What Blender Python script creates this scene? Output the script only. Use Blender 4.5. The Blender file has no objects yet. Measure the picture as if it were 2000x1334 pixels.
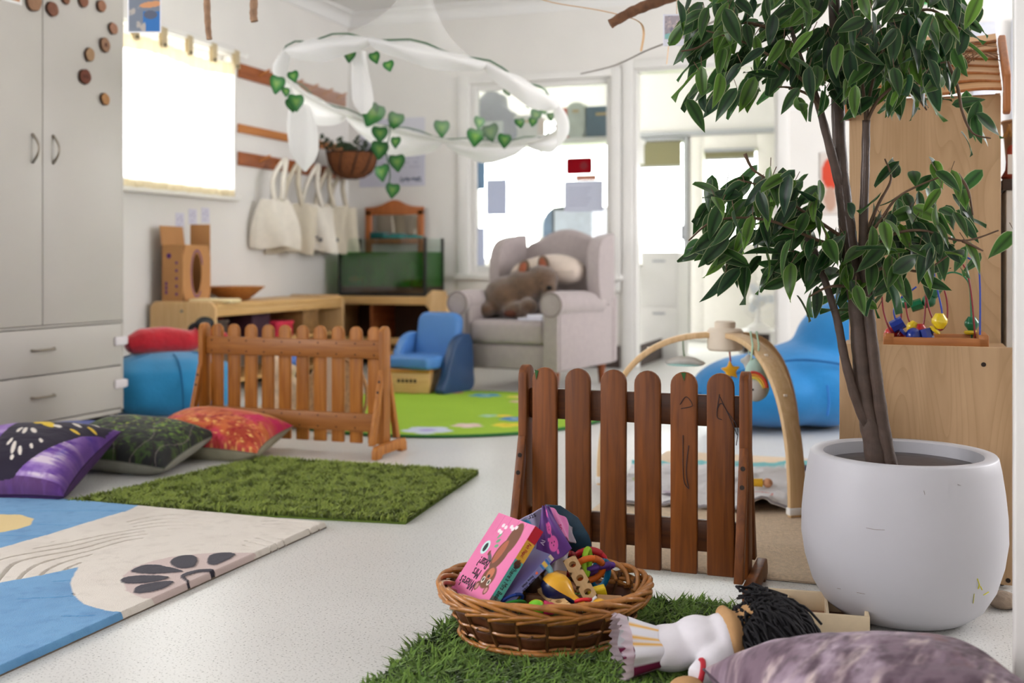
import bpy, bmesh, math, random
import numpy as np
from mathutils import Matrix, Vector, Euler

scene = bpy.context.scene
COL = scene.collection
R = math.radians
# ------------------------------------------------------------------ camera
TH = R(19.7); CT, ST = math.cos(TH), math.sin(TH)
FOC, HOR, EYE = 2150.0, 515.0, 0.75       # focal length (px), horizon row, eye height (m)
cam_data = bpy.data.cameras.new('camera'); cam = bpy.data.objects.new('camera', cam_data); COL.objects.link(cam)
cam.location = (0, 0, EYE); cam.rotation_euler = (R(90), 0, TH)
cam_data.sensor_width = 36.0; cam_data.lens = FOC / 2000 * 36.0
cam_data.shift_y = (HOR - 667.0) / 2000.0
cam_data.clip_start = 0.05
cam_data.dof.use_dof = True; cam_data.dof.focus_distance = 2.35; cam_data.dof.aperture_fstop = 3.2
scene.camera = cam
# ------------------------------------------------------------------ world, light, exposure
SKY = 10.0
scene.cycles.sample_clamp_indirect = 6.0
world = bpy.data.worlds.new('daylight'); scene.world = world; world.use_nodes = True
bg = world.node_tree.nodes['Background']; bg.inputs[0].default_value = (0.985, 0.968, 1.0, 1); bg.inputs[1].default_value = SKY
scene.view_settings.view_transform = 'Standard'; scene.view_settings.look = 'None'
scene.view_settings.gamma = 1.0; scene.view_settings.use_curve_mapping = False
scene.view_settings.exposure = 0.42
def portal(loc, rot, sx, sy):
    l = bpy.data.lights.new('opening_portal', 'AREA'); l.shape = 'RECTANGLE'; l.size = sx; l.size_y = sy
    l.cycles.is_portal = True
    o = bpy.data.objects.new('opening_portal', l); o.location = loc; o.rotation_euler = rot; COL.objects.link(o)
portal((-4.30, 5.2, 1.66), (R(90), 0, R(-90)), 1.8, 1.0)        # curtained window, left wall
portal((-4.30, 0.15, 1.50), (R(90), 0, R(-90)), 2.8, 1.5)       # opening added in the left wall, out of view, for more light
portal((-3.95, 10.80, 1.50), (R(90), 0, R(180)), 2.8, 1.6)      # next room, far windows
portal((0.6, 10.80, 1.60), (R(90), 0, R(180)), 1.3, .9)  # extra opening added out of view to brighten the next room
portal((2.75, 5.0, 1.65), (R(90), 0, R(90)), 2.9, 1.4)          # added opening in the unseen right wall, brightens the room
portal((-0.6, -3.65, 1.7), (R(90), 0, 0), 1.1, .8)            # opening added behind the camera for weak frontal light
# ------------------------------------------------------------------ photogrammetry: photo pixel -> room point
def W(px, py, d):                # d = distance along the viewing axis
    X = (px - 1000) / FOC * d
    return Vector((CT * X - ST * d, ST * X + CT * d, EYE - (py - HOR) / FOC * d))
def G(px, py, z=0.0):            # on a horizontal plane
    return W(px, py, (EYE - z) * FOC / (py - HOR))
def ONX(px, py, x):              # on a plane x = const
    r = (px - 1000) / FOC
    return W(px, py, x / (CT * r - ST))
def ONY(px, py, y):
    r = (px - 1000) / FOC
    return W(px, py, y / (ST * r + CT))
rng = random.Random(7); nr = np.random.default_rng(5)
def lin(c):
    def f(v):
        v = v / 255.0
        return v / 12.92 if v <= 0.04045 else ((v + 0.055) / 1.055) ** 2.4
    return tuple(f(v) for v in c)
def linA(a):
    a = np.asarray(a, float) / 255.0
    return np.where(a <= 0.04045, a / 12.92, ((a + 0.055) / 1.055) ** 2.4)
# ------------------------------------------------------------------ materials
_mats = {}
def _new(name):
    m = bpy.data.materials.new(name); m.use_nodes = True
    nt = m.node_tree; p = nt.nodes['Principled BSDF']
    return m, nt, p
def _bump(nt, p, src, strength, dist=0.002):
    b = nt.nodes.new('ShaderNodeBump'); b.inputs['Strength'].default_value = strength; b.inputs['Distance'].default_value = dist
    nt.links.new(src, b.inputs['Height']); nt.links.new(b.outputs[0], p.inputs['Normal'])
def M(name, col, rough=.55, var=.08, scale=14, bump=0, bscale=160, metal=0, spec=.4, sheen=0, coat=0, bdist=.002, sss=0):
    if name in _mats: return _mats[name]
    m, nt, p = _new(name); c = lin(col)
    tc = nt.nodes.new('ShaderNodeTexCoord')
    n = nt.nodes.new('ShaderNodeTexNoise'); n.inputs['Scale'].default_value = scale; n.inputs['Detail'].default_value = 4
    nt.links.new(tc.outputs['Object'], n.inputs['Vector'])
    r = nt.nodes.new('ShaderNodeValToRGB')
    r.color_ramp.elements[0].position = .3; r.color_ramp.elements[1].position = .7
    r.color_ramp.elements[0].color = tuple(v * (1 - var) for v in c) + (1,)
    r.color_ramp.elements[1].color = tuple(min(1, v * (1 + var)) for v in c) + (1,)
    nt.links.new(n.outputs['Fac'], r.inputs[0]); nt.links.new(r.outputs[0], p.inputs['Base Color'])
    p.inputs['Roughness'].default_value = rough; p.inputs['Metallic'].default_value = metal
    p.inputs['Specular IOR Level'].default_value = spec; p.inputs['Sheen Weight'].default_value = sheen
    p.inputs['Coat Weight'].default_value = coat
    if sss: p.inputs['Subsurface Weight'].default_value = sss; p.inputs['Subsurface Radius'].default_value = (.01, .01, .01)
    if bump:
        n2 = nt.nodes.new('ShaderNodeTexNoise'); n2.inputs['Scale'].default_value = bscale; n2.inputs['Detail'].default_value = 3
        nt.links.new(tc.outputs['Object'], n2.inputs['Vector']); _bump(nt, p, n2.outputs['Fac'], bump, bdist)
    _mats[name] = m; return m
def WOOD(name, c1, c2, axis='z', scale=6, rough=.45, stretch=14, coat=0, bump=.15, rings=0):
    if name in _mats: return _mats[name]
    m, nt, p = _new(name)
    tc = nt.nodes.new('ShaderNodeTexCoord'); oi = nt.nodes.new('ShaderNodeObjectInfo')
    add = nt.nodes.new('ShaderNodeVectorMath'); add.operation = 'ADD'
    mul = nt.nodes.new('ShaderNodeVectorMath'); mul.operation = 'SCALE'; mul.inputs[0].default_value = (7, 5, 9)
    nt.links.new(oi.outputs['Random'], mul.inputs['Scale'])
    nt.links.new(tc.outputs['Object'], add.inputs[0]); nt.links.new(mul.outputs[0], add.inputs[1])
    mp = nt.nodes.new('ShaderNodeMapping')
    s = [stretch] * 3; s['xyz'.index(axis)] = 1.0
    mp.inputs['Scale'].default_value = s
    nt.links.new(add.outputs[0], mp.inputs['Vector'])
    n = nt.nodes.new('ShaderNodeTexNoise'); n.inputs['Scale'].default_value = scale; n.inputs['Detail'].default_value = 6; n.inputs['Distortion'].default_value = .6
    nt.links.new(mp.outputs[0], n.inputs['Vector'])
    src = n.outputs['Fac']
    if rings:
        mp2 = nt.nodes.new('ShaderNodeMapping'); s2 = [3.0] * 3; s2['xyz'.index(axis)] = .45
        mp2.inputs['Scale'].default_value = s2; nt.links.new(add.outputs[0], mp2.inputs['Vector'])
        n3 = nt.nodes.new('ShaderNodeTexNoise'); n3.inputs['Scale'].default_value = 2.2; n3.inputs['Detail'].default_value = 1
        nt.links.new(mp2.outputs[0], n3.inputs['Vector'])
        mm = nt.nodes.new('ShaderNodeMath'); mm.operation = 'MULTIPLY'; mm.inputs[1].default_value = 26
        nt.links.new(n3.outputs['Fac'], mm.inputs[0])
        fr = nt.nodes.new('ShaderNodeMath'); fr.operation = 'FRACT'; nt.links.new(mm.outputs[0], fr.inputs[0])
        pw = nt.nodes.new('ShaderNodeMath'); pw.operation = 'POWER'; pw.inputs[1].default_value = 5; nt.links.new(fr.outputs[0], pw.inputs[0])
        ms = nt.nodes.new('ShaderNodeMath'); ms.operation = 'MULTIPLY'; ms.inputs[1].default_value = -rings; nt.links.new(pw.outputs[0], ms.inputs[0])
        ad = nt.nodes.new('ShaderNodeMath'); ad.operation = 'ADD'; nt.links.new(n.outputs['Fac'], ad.inputs[0]); nt.links.new(ms.outputs[0], ad.inputs[1])
        src = ad.outputs[0]
    r = nt.nodes.new('ShaderNodeValToRGB'); r.color_ramp.elements[0].position = .28; r.color_ramp.elements[1].position = .72
    r.color_ramp.elements[0].color = lin(c1) + (1,); r.color_ramp.elements[1].color = lin(c2) + (1,)
    nt.links.new(src, r.inputs[0])
    hs = nt.nodes.new('ShaderNodeHueSaturation')
    mr = nt.nodes.new('ShaderNodeMapRange'); mr.inputs['To Min'].default_value = .9; mr.inputs['To Max'].default_value = 1.12
    nt.links.new(oi.outputs['Random'], mr.inputs['Value']); nt.links.new(mr.outputs[0], hs.inputs['Value'])
    nt.links.new(r.outputs[0], hs.inputs['Color']); nt.links.new(hs.outputs[0], p.inputs['Base Color'])
    p.inputs['Roughness'].default_value = rough; p.inputs['Coat Weight'].default_value = coat; p.inputs['Specular IOR Level'].default_value = .4
    _bump(nt, p, n.outputs['Fac'], bump, .001)
    _mats[name] = m; return m
def PRINT(name, rough=.7, sheen=0, bump=.0, bscale=300, spec=.3, coat=0, bdist=.001):   # flat print carried by the mesh
    if name in _mats: return _mats[name]
    m, nt, p = _new(name)
    a = nt.nodes.new('ShaderNodeAttribute'); a.attribute_name = 'Col'
    nt.links.new(a.outputs['Color'], p.inputs['Base Color'])
    p.inputs['Roughness'].default_value = rough; p.inputs['Sheen Weight'].default_value = sheen; p.inputs['Specular IOR Level'].default_value = spec
    p.inputs['Coat Weight'].default_value = coat
    if bump:
        tc = nt.nodes.new('ShaderNodeTexCoord'); n2 = nt.nodes.new('ShaderNodeTexNoise'); n2.inputs['Scale'].default_value = bscale
        nt.links.new(tc.outputs['Object'], n2.inputs['Vector']); _bump(nt, p, n2.outputs['Fac'], bump, bdist)
    _mats[name] = m; return m
def SHEER(name, col, trans=.5, alpha=1.0):       # thin cloth that lets light through
    if name in _mats: return _mats[name]
    m, nt, p = _new(name); c = lin(col) + (1,)
    out = nt.nodes['Material Output']
    d = nt.nodes.new('ShaderNodeBsdfDiffuse'); d.inputs[0].default_value = c
    t = nt.nodes.new('ShaderNodeBsdfTranslucent'); t.inputs[0].default_value = c
    mx = nt.nodes.new('ShaderNodeMixShader'); mx.inputs[0].default_value = trans
    nt.links.new(d.outputs[0], mx.inputs[1]); nt.links.new(t.outputs[0], mx.inputs[2])
    last = mx
    if alpha < 1:
        tr = nt.nodes.new('ShaderNodeBsdfTransparent'); m2 = nt.nodes.new('ShaderNodeMixShader'); m2.inputs[0].default_value = alpha
        nt.links.new(tr.outputs[0], m2.inputs[1]); nt.links.new(mx.outputs[0], m2.inputs[2]); last = m2
    nt.links.new(last.outputs[0], out.inputs['Surface'])
    _mats[name] = m; return m
def PANE(name, tint=(255, 255, 255), gloss=.08):
    if name in _mats: return _mats[name]
    m, nt, p = _new(name); out = nt.nodes['Material Output']
    tr = nt.nodes.new('ShaderNodeBsdfTransparent'); tr.inputs[0].default_value = lin(tint) + (1,)
    g = nt.nodes.new('ShaderNodeBsdfGlossy'); g.inputs['Roughness'].default_value = .03
    mx = nt.nodes.new('ShaderNodeMixShader'); mx.inputs[0].default_value = gloss
    nt.links.new(tr.outputs[0], mx.inputs[1]); nt.links.new(g.outputs[0], mx.inputs[2]); nt.links.new(mx.outputs[0], out.inputs['Surface'])
    _mats[name] = m; return m
# ------------------------------------------------------------------ mesh building
RM = {}      # world matrix of every thing / part, by object name
def thing(name, label, cat, loc=(0, 0, 0), rz=0, group=None, mtx=None):
    o = bpy.data.objects.new(name, None); COL.objects.link(o); o.empty_display_size = .05
    m = mtx if mtx is not None else Matrix.Translation(Vector(loc)) @ Matrix.Rotation(rz, 4, 'Z')
    o.matrix_world = m; RM[o.name] = m
    o['label'] = label; o['category'] = cat
    if group: o['group'] = group
    return o
def tag(o, label=None, cat=None, group=None, kind=None):
    if label: o['label'] = label
    if cat: o['category'] = cat
    if group: o['group'] = group
    if kind: o['kind'] = kind
    return o
def struct(o, label=None):
    o['kind'] = 'structure'
    if label: o['label'] = label; 
    return o
def frame(x, y, o=(0, 0, 0)):    # matrix from x axis and y axis
    x = Vector(x).normalized(); z = x.cross(Vector(y)).normalized(); y = z.cross(x)
    m = Matrix((x, y, z)).transposed().to_4x4(); m.translation = Vector(o); return m
class B:
    def __init__(s): s.v = []; s.f = []
    def add(s, vs, fs, mtx=None):
        k = len(s.v)
        if mtx is not None: vs = [mtx @ Vector(p) for p in vs]
        s.v += [tuple(p) for p in vs]; s.f += [tuple(i + k for i in f) for f in fs]; return s
    def box(s, c, d, mtx=None, rz=0):
        x, y, z = (h / 2 for h in d)
        vs = [Vector((i * x, j * y, k * z)) for k in (-1, 1) for j in (-1, 1) for i in (-1, 1)]
        if rz: rm = Matrix.Rotation(rz, 3, 'Z'); vs = [rm @ p for p in vs]
        vs = [p + Vector(c) for p in vs]
        return s.add(vs, [(0, 2, 3, 1), (4, 5, 7, 6), (0, 1, 5, 4), (2, 6, 7, 3), (0, 4, 6, 2), (1, 3, 7, 5)], mtx)
    def bb(s, a, b, mtx=None):   # box from two corners
        return s.box([(p + q) / 2 for p, q in zip(a, b)], [abs(q - p) for p, q in zip(a, b)], mtx)
    def tube(s, pts, r, n=8, closed=False, mtx=None, flat=1.0, caps=True):
        pts = [Vector(p) for p in pts]; N = len(pts)
        rs = list(r) if hasattr(r, '__len__') else [r] * N
        vs = []; up = None
        for i, p in enumerate(pts):
            a = pts[(i - 1) % N] if (closed or i) else p; b = pts[(i + 1) % N] if (closed or i < N - 1) else p
            t = (b - a).normalized()
            if t.length == 0: t = Vector((0, 0, 1))
            if up is None: up = Vector((0, 0, 1)) if abs(t.z) < .9 else Vector((1, 0, 0))
            x = up.cross(t)
            if x.length < 1e-6: x = Vector((1, 0, 0)).cross(t)
            x.normalize(); y = t.cross(x); up = y
            for k in range(n):
                q = 2 * math.pi * k / n
                vs.append(p + x * math.cos(q) * rs[i] + y * math.sin(q) * rs[i] * flat)
        fs = []
        for i in range(N if closed else N - 1):
            j = (i + 1) % N
            for k in range(n):
                l = (k + 1) % n
                fs.append((i * n + k, i * n + l, j * n + l, j * n + k))
        if not closed and caps:
            fs.append(tuple(range(n - 1, -1, -1))); fs.append(tuple(range((N - 1) * n, N * n)))
        return s.add(vs, fs, mtx)
    def lathe(s, prof, n=28, mtx=None, sx=1, sy=1, wob=None, caps=True):
        vs = []; fs = []; P = len(prof)
        for r, z in prof:
            for k in range(n):
                q = 2 * math.pi * k / n; rr = r * (wob(q, z) if wob else 1)
                vs.append((rr * math.cos(q) * sx, rr * math.sin(q) * sy, z))
        for i in range(P - 1):
            for k in range(n):
                l = (k + 1) % n; fs.append((i * n + k, i * n + l, (i + 1) * n + l, (i + 1) * n + k))
        if caps and prof[0][0] > 1e-6: fs.append(tuple(range(n - 1, -1, -1)))
        if caps and prof[-1][0] > 1e-6: fs.append(tuple(range((P - 1) * n, P * n)))
        return s.add(vs, fs, mtx)
    def ell(s, c, r, n=16, m=10, mtx=None, rot=None):
        prof = [(math.sin(math.pi * i / m), -math.cos(math.pi * i / m)) for i in range(m + 1)]
        b = B(); b.lathe(prof, n)
        rm = (rot if rot is not None else Matrix.Identity(3))
        vs = [rm @ Vector((p[0] * r[0], p[1] * r[1], p[2] * r[2])) + Vector(c) for p in b.v]
        return s.add(vs, b.f, mtx)
    def prism(s, out, z0, z1, mtx=None):    # outline (x, y) anticlockwise
        n = len(out)
        vs = [(x, y, z0) for x, y in out] + [(x, y, z1) for x, y in out]
        fs = [tuple(range(n - 1, -1, -1)), tuple(range(n, 2 * n))] + [(i, (i + 1) % n, n + (i + 1) % n, n + i) for i in range(n)]
        return s.add(vs, fs, mtx)
    def obj(s, name, mat, parent=None, world=False, at=None, smooth=40, bevel=0, seg=2, sub=0, solid=0, remesh=0, col=None, label=None):
        me = bpy.data.meshes.new(name)
        v = s.v
        if parent is not None and world:
            inv = RM[parent.name].inverted(); v = [tuple(inv @ Vector(p)) for p in v]
        if at is not None: v = [(p[0] - at[0], p[1] - at[1], p[2] - at[2]) for p in v]
        me.from_pydata(v, [], s.f); me.update()
        o = bpy.data.objects.new(name, me); COL.objects.link(o)
        if mat is not None: me.materials.append(mat)
        if parent is not None: o.parent = parent; RM[o.name] = RM[parent.name]
        else:
            o.location = at or (0, 0, 0); RM[o.name] = Matrix.Translation(o.location)
        if col is not None: set_col(me, col)
        if solid: md = o.modifiers.new('thick', 'SOLIDIFY'); md.thickness = solid; md.offset = 0
        if bevel: md = o.modifiers.new('bevel', 'BEVEL'); md.width = bevel; md.segments = seg; md.limit_method = 'ANGLE'; md.angle_limit = R(40)
        if remesh:
            md = o.modifiers.new('blend', 'REMESH'); md.mode = 'VOXEL'; md.voxel_size = remesh; md.use_smooth_shade = True
            md = o.modifiers.new('smooth', 'SMOOTH'); md.factor = .5; md.iterations = 6
        if sub: md = o.modifiers.new('round', 'SUBSURF'); md.levels = sub; md.render_levels = sub
        if smooth and len(me.polygons):
            me.polygons.foreach_set('use_smooth', [True] * len(me.polygons))
            if smooth < 180 and not bevel: me.set_sharp_from_angle(angle=R(smooth))
        if label: o['label'] = label
        return o
def set_col(me, col):
    a = me.color_attributes.new('Col', 'FLOAT_COLOR', 'POINT')
    c = np.ones((len(me.vertices), 4), np.float32); cc = np.asarray(col); cc = cc.reshape(len(c), -1); c[:, :cc.shape[1]] = cc
    a.data.foreach_set('color', c.ravel())
def npmesh(name, V, F, mat, parent=None, world=False, col=None, smooth=True, at=None):   # V (n,3), F list of arrays (k,3|4)
    V = np.asarray(V, float)
    if parent is not None and world:
        inv = np.array(RM[parent.name].inverted()); V = V @ inv[:3, :3].T + inv[:3, 3]
    if at is not None: V = V - np.array(at)
    me = bpy.data.meshes.new(name)
    loops = np.concatenate([f.ravel() for f in F]); sizes = np.concatenate([np.full(len(f), f.shape[1]) for f in F])
    me.vertices.add(len(V)); me.vertices.foreach_set('co', V.astype(np.float32).ravel())
    me.loops.add(len(loops)); me.loops.foreach_set('vertex_index', loops.astype(np.int32))
    me.polygons.add(len(sizes)); me.polygons.foreach_set('loop_start', np.concatenate([[0], np.cumsum(sizes)[:-1]]).astype(np.int32))
    me.polygons.foreach_set('use_smooth', np.full(len(sizes), smooth))
    me.update(calc_edges=True); me.validate()
    o = bpy.data.objects.new(name, me); COL.objects.link(o); me.materials.append(mat)
    if parent is not None: o.parent = parent; RM[o.name] = RM[parent.name]
    else: o.location = at or (0, 0, 0); RM[o.name] = Matrix.Translation(o.location)
    if col is not None: set_col(me, col)
    return o
def gridF(n, m, off=0, flip=False):      # n rows, m columns
    i = np.arange(n - 1)[:, None] * m + np.arange(m - 1)[None, :]
    q = np.stack([i, i + 1, i + m + 1, i + m], -1).reshape(-1, 4) + off
    return q[:, ::-1] if flip else q
def panel(name, mtx, w, h, fn, mat, parent=None, n=60, m=None, thick=.0, world=True):
    """flat printed sheet w x h; fn(u, v) -> sRGB array; u right, v up"""
    m = m or max(2, int(n * w / h))
    v, u = np.meshgrid(np.linspace(0, 1, n), np.linspace(0, 1, m), indexing='ij')
    P = np.stack([u * w, v * h, np.zeros_like(u)], -1).reshape(-1, 3)
    Mx = np.array(mtx); P = P @ Mx[:3, :3].T + Mx[:3, 3]
    c = linA(fn(u, v)).reshape(-1, 3)
    o = npmesh(name, P, [gridF(n, m)], mat, parent, world and parent is not None, c, True, None if parent is not None else tuple(mtx.translation))
    if thick: md = o.modifiers.new('thick', 'SOLIDIFY'); md.thickness = thick; md.offset = -1
    return o
def text(s, size, mtx, mat, parent, name='lettering', depth=.0004, align='LEFT', sx=1.0):
    cu = bpy.data.curves.new('t', 'FONT'); cu.body = s; cu.size = size; cu.align_x = align; cu.extrude = depth; cu.resolution_u = 3
    t = bpy.data.objects.new('t', cu); COL.objects.link(t)
    dg = bpy.context.evaluated_depsgraph_get(); me = bpy.data.meshes.new_from_object(t.evaluated_get(dg))
    bpy.data.objects.remove(t); bpy.data.curves.remove(cu)
    me.name = name
    mm = (RM[parent.name].inverted() @ mtx) @ Matrix.Diagonal((sx, 1, 1, 1)); me.transform(mm)
    o = bpy.data.objects.new(name, me); COL.objects.link(o); o.parent = parent; me.materials.clear(); me.materials.append(mat)
    RM[o.name] = RM[parent.name]; return o
def share(src, parent=None, mtx=None, name=None):     # a copy of one object that shares its mesh
    c = src.copy(); COL.objects.link(c)
    if parent is not None: c.parent = parent
    if mtx is not None: c.matrix_basis = mtx
    return c
# value noise for prints
_perm = nr.random((64, 64, 3))
def vnoise(x, y, ch=0):
    xi = np.floor(x).astype(int); yi = np.floor(y).astype(int); fx = x - xi; fy = y - yi
    fx = fx * fx * (3 - 2 * fx); fy = fy * fy * (3 - 2 * fy); t = _perm[..., ch]
    g = lambda a, b: t[a % 64, b % 64]
    return (g(xi, yi) * (1 - fx) + g(xi + 1, yi) * fx) * (1 - fy) + (g(xi, yi + 1) * (1 - fx) + g(xi + 1, yi + 1) * fx) * fy
def fbm(x, y, ch=0, o=4):
    s = 0; a = .5
    for k in range(o): s = s + a * vnoise(x * 2 ** k + 17 * k, y * 2 ** k + 9 * k, ch); a *= .5
    return s
def blend(c, mask, col):
    mask = np.clip(mask, 0, 1)[..., None]; return c * (1 - mask) + np.array(col, float) * mask
def flat_col(u, col): return np.ones(u.shape + (3,)) * np.array(col, float)
def eli(u, v, cu, cv, ru, rv, ang=0, soft=.08):     # soft ellipse mask
    a, b = math.cos(ang), math.sin(ang); x = (u - cu) * a + (v - cv) * b; y = -(u - cu) * b + (v - cv) * a
    d = np.sqrt((x / ru) ** 2 + (y / rv) ** 2); return np.clip((1 - d) / soft + .5, 0, 1)
def poly_in(x, y, pts):
    ins = np.zeros(x.shape, bool); n = len(pts)
    for i in range(n):
        x0, y0 = pts[i][:2]; x1, y1 = pts[(i + 1) % n][:2]
        c = ((y0 > y) != (y1 > y)) & (x < (x1 - x0) * (y - y0) / (y1 - y0 + 1e-12) + x0); ins ^= c
    return ins
def smooth_pts(pts, k=6, closed=False):            # Catmull-Rom
    P = [Vector(p) for p in pts]; N = len(P); out = []
    for i in range(N if closed else N - 1):
        p0 = P[(i - 1) % N] if (closed or i) else P[0]; p1 = P[i]; p2 = P[(i + 1) % N]; p3 = P[(i + 2) % N] if (closed or i < N - 2) else P[-1]
        for j in range(k):
            t = j / k
            out.append(.5 * ((2 * p1) + (p2 - p0) * t + (2 * p0 - 5 * p1 + 4 * p2 - p3) * t * t + (3 * p1 - p0 - 3 * p2 + p3) * t ** 3))
    if not closed: out.append(P[-1])
    return out
def rrect(w, h, r, n=5):
    o = []
    for cx, cy, a in ((w / 2 - r, -h / 2 + r, -90), (w / 2 - r, h / 2 - r, 0), (-w / 2 + r, h / 2 - r, 90), (-w / 2 + r, -h / 2 + r, 180)):
        for k in range(n + 1): q = R(a + 90 * k / n); o.append((cx + r * math.cos(q), cy + r * math.sin(q)))
    return o
# ================================================================== the room
XL, YB, ZC = -4.127, 7.71, 2.70
m_wall = M('wall_paint', (231, 228, 223), .75, .02, 3)
m_white = M('white_gloss_paint', (232, 230, 226), .35, .02, 5)
m_ceil = M('ceiling_paint', (233, 232, 230), .8, .015, 2)
m_skirt = M('dark_skirting', (62, 48, 42), .5, .1)
def floor_mat():
    m, nt, p = _new('speckled_vinyl')
    tc = nt.nodes.new('ShaderNodeTexCoord')
    v = nt.nodes.new('ShaderNodeTexNoise'); v.inputs['Scale'].default_value = 210; v.inputs['Detail'].default_value = 2
    nt.links.new(tc.outputs['Object'], v.inputs['Vector'])
    r = nt.nodes.new('ShaderNodeValToRGB'); e = r.color_ramp.elements
    e[0].position = .30; e[0].color = lin((120, 118, 112)) + (1,); e[1].position = .40; e[1].color = lin((220, 219, 215)) + (1,)
    w = r.color_ramp.elements.new(.62); w.color = lin((222, 221, 217)) + (1,); w = r.color_ramp.elements.new(.72); w.color = lin((232, 231, 228)) + (1,)
    nt.links.new(v.outputs['Fac'], r.inputs[0])
    b = nt.nodes.new('ShaderNodeTexNoise'); b.inputs['Scale'].default_value = 3; b.inputs['Detail'].default_value = 5; nt.links.new(tc.outputs['Object'], b.inputs['Vector'])
    r2 = nt.nodes.new('ShaderNodeValToRGB'); r2.color_ramp.elements[0].color = (.86, .86, .86, 1); r2.color_ramp.elements[1].color = (1, 1, 1, 1)
    nt.links.new(b.outputs['Fac'], r2.inputs[0])
    mx = nt.nodes.new('ShaderNodeMix'); mx.data_type = 'RGBA'; mx.blend_type = 'MULTIPLY'; mx.inputs[0].default_value = 1
    nt.links.new(r.outputs[0], mx.inputs[6]); nt.links.new(r2.outputs[0], mx.inputs[7]); nt.links.new(mx.outputs[2], p.inputs['Base Color'])
    r3 = nt.nodes.new('ShaderNodeMapRange'); r3.inputs['To Min'].default_value = .22; r3.inputs['To Max'].default_value = .38
    p.inputs['Roughness'].default_value = .30
    p.inputs['Specular IOR Level'].default_value = .5
    return m
struct(B().bb((-6.0, -3.6, -.05), (2.7, 10.7, 0)).obj('floor', floor_mat(), at=(0, 0, 0), smooth=0))
struct(B().bb((-6.0, -3.6, ZC), (2.7, 10.7, ZC + .05)).obj('ceiling', m_ceil, at=(0, 0, ZC), smooth=0))
def wall(name, along, at, thick, a0, a1, z0, z1, holes, mat=None):
    """wall along 'x' or 'y' with rectangular openings (a0, a1, z0, z1)"""
    b = B()
    def seg(p0, p1, q0, q1):
        if p1 - p0 < 1e-4 or q1 - q0 < 1e-4: return
        if along == 'x': b.bb((p0, at, q0), (p1, at + thick, q1))
        else: b.bb((at, p0, q0), (at + thick, p1, q1))
    cur = a0
    for h in sorted(holes):
        seg(cur, h[0], z0, z1); seg(h[0], h[1], z0, h[2]); seg(h[0], h[1], h[3], z1); cur = h[1]
    seg(cur, a1, z0, z1)
    return struct(b.obj(name, mat or m_wall, at=((a0 if along == 'x' else at), (at if along == 'x' else a0), z0), smooth=0))
W1 = (4.35, 6.08, 1.20, 2.10)
wall('wall_left', 'y', XL - .12, .12, -3.6, YB + .12, 0, ZC, [W1, (-1.2, 1.5, .8, 2.2)])  # second hole: unseen window added to light floor and pot
W2 = (-3.10, -2.00, .69, 2.10); D1 = (-1.835, -.83, 0, 2.14)
wall('wall_back', 'x', YB, .12, XL, 2.7, 0, ZC, [W2, D1])
wall('wall_right', 'y', 2.6, .12, -3.6, 10.7, 0, ZC, [(3.6, 6.4, 1.0, 2.3)])  # hole added out of view to brighten left wall and wardrobe
wall('wall_rear', 'x', -3.6, .12, -4.2, 2.7, 0, ZC, [(-1.1, -.1, 1.35, 2.1)])  # unseen hole added to let light in from behind
# the next room
WA = (-5.3, -2.60, .75, 2.25); DA = (-2.47, -2.03, .12, 1.93); DB = (-1.83, -1.33, .95, 1.82)
wall('wall_far', 'x', 10.6, .12, -6.0, 2.7, 0, ZC, [WA, DA, DB, (0.0, 1.2, 1.2, 2.0)])  # last hole: added beyond view for more light in this room
wall('wall_next_left', 'y', -6.0, .12, YB + .12, 10.7, 0, ZC, [])
# cornice: a cove along the left and the back wall
cove = [(0, 0), (.012, 0), (.02, .02)] + [(.02 + .06 * (1 - math.cos(R(a))), .02 + .06 * math.sin(R(a))) for a in (20, 40, 60, 80)] + [(.10, .085), (.10, .10), (0, .10)]
def cornice(name, p0, p1, inward):
    p0 = Vector(p0); p1 = Vector(p1); inward = Vector(inward); b = B(); n = len(cove)
    vs = [p + inward * a + Vector((0, 0, z)) for p in (p0, p1) for a, z in cove]
    fs = [(i, (i + 1) % n, n + (i + 1) % n, n + i) for i in range(n)] + [tuple(range(n)), tuple(range(2 * n - 1, n - 1, -1))]
    b.add(vs, fs); return struct(b.obj(name, m_ceil, at=tuple(p0), smooth=30))
cornice('trim_1', (XL, -3.4, ZC - .10), (XL, YB, ZC - .10), (1, 0, 0))
cornice('trim_2', (XL, YB, ZC - .10), (2.6, YB, ZC - .10), (0, -1, 0))
def skirting(name, a, b): struct(B().bb(a, b).obj(name, m_skirt, at=a, bevel=.004))
skirting('baseboard_left', (XL, -3.4, 0), (XL + .015, YB, .15))
skirting('baseboard_back', (XL, YB - .015, 0), (D1[0] - .1, YB, .16))
skirting('baseboard_right', (D1[1] + .1, YB - .015, 0), (2.6, YB, .16))
skirting('baseboard_pier', (D1[0] + .003, YB + .13, 0), (D1[0] + .02, YB + 1.3, .16))
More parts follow.
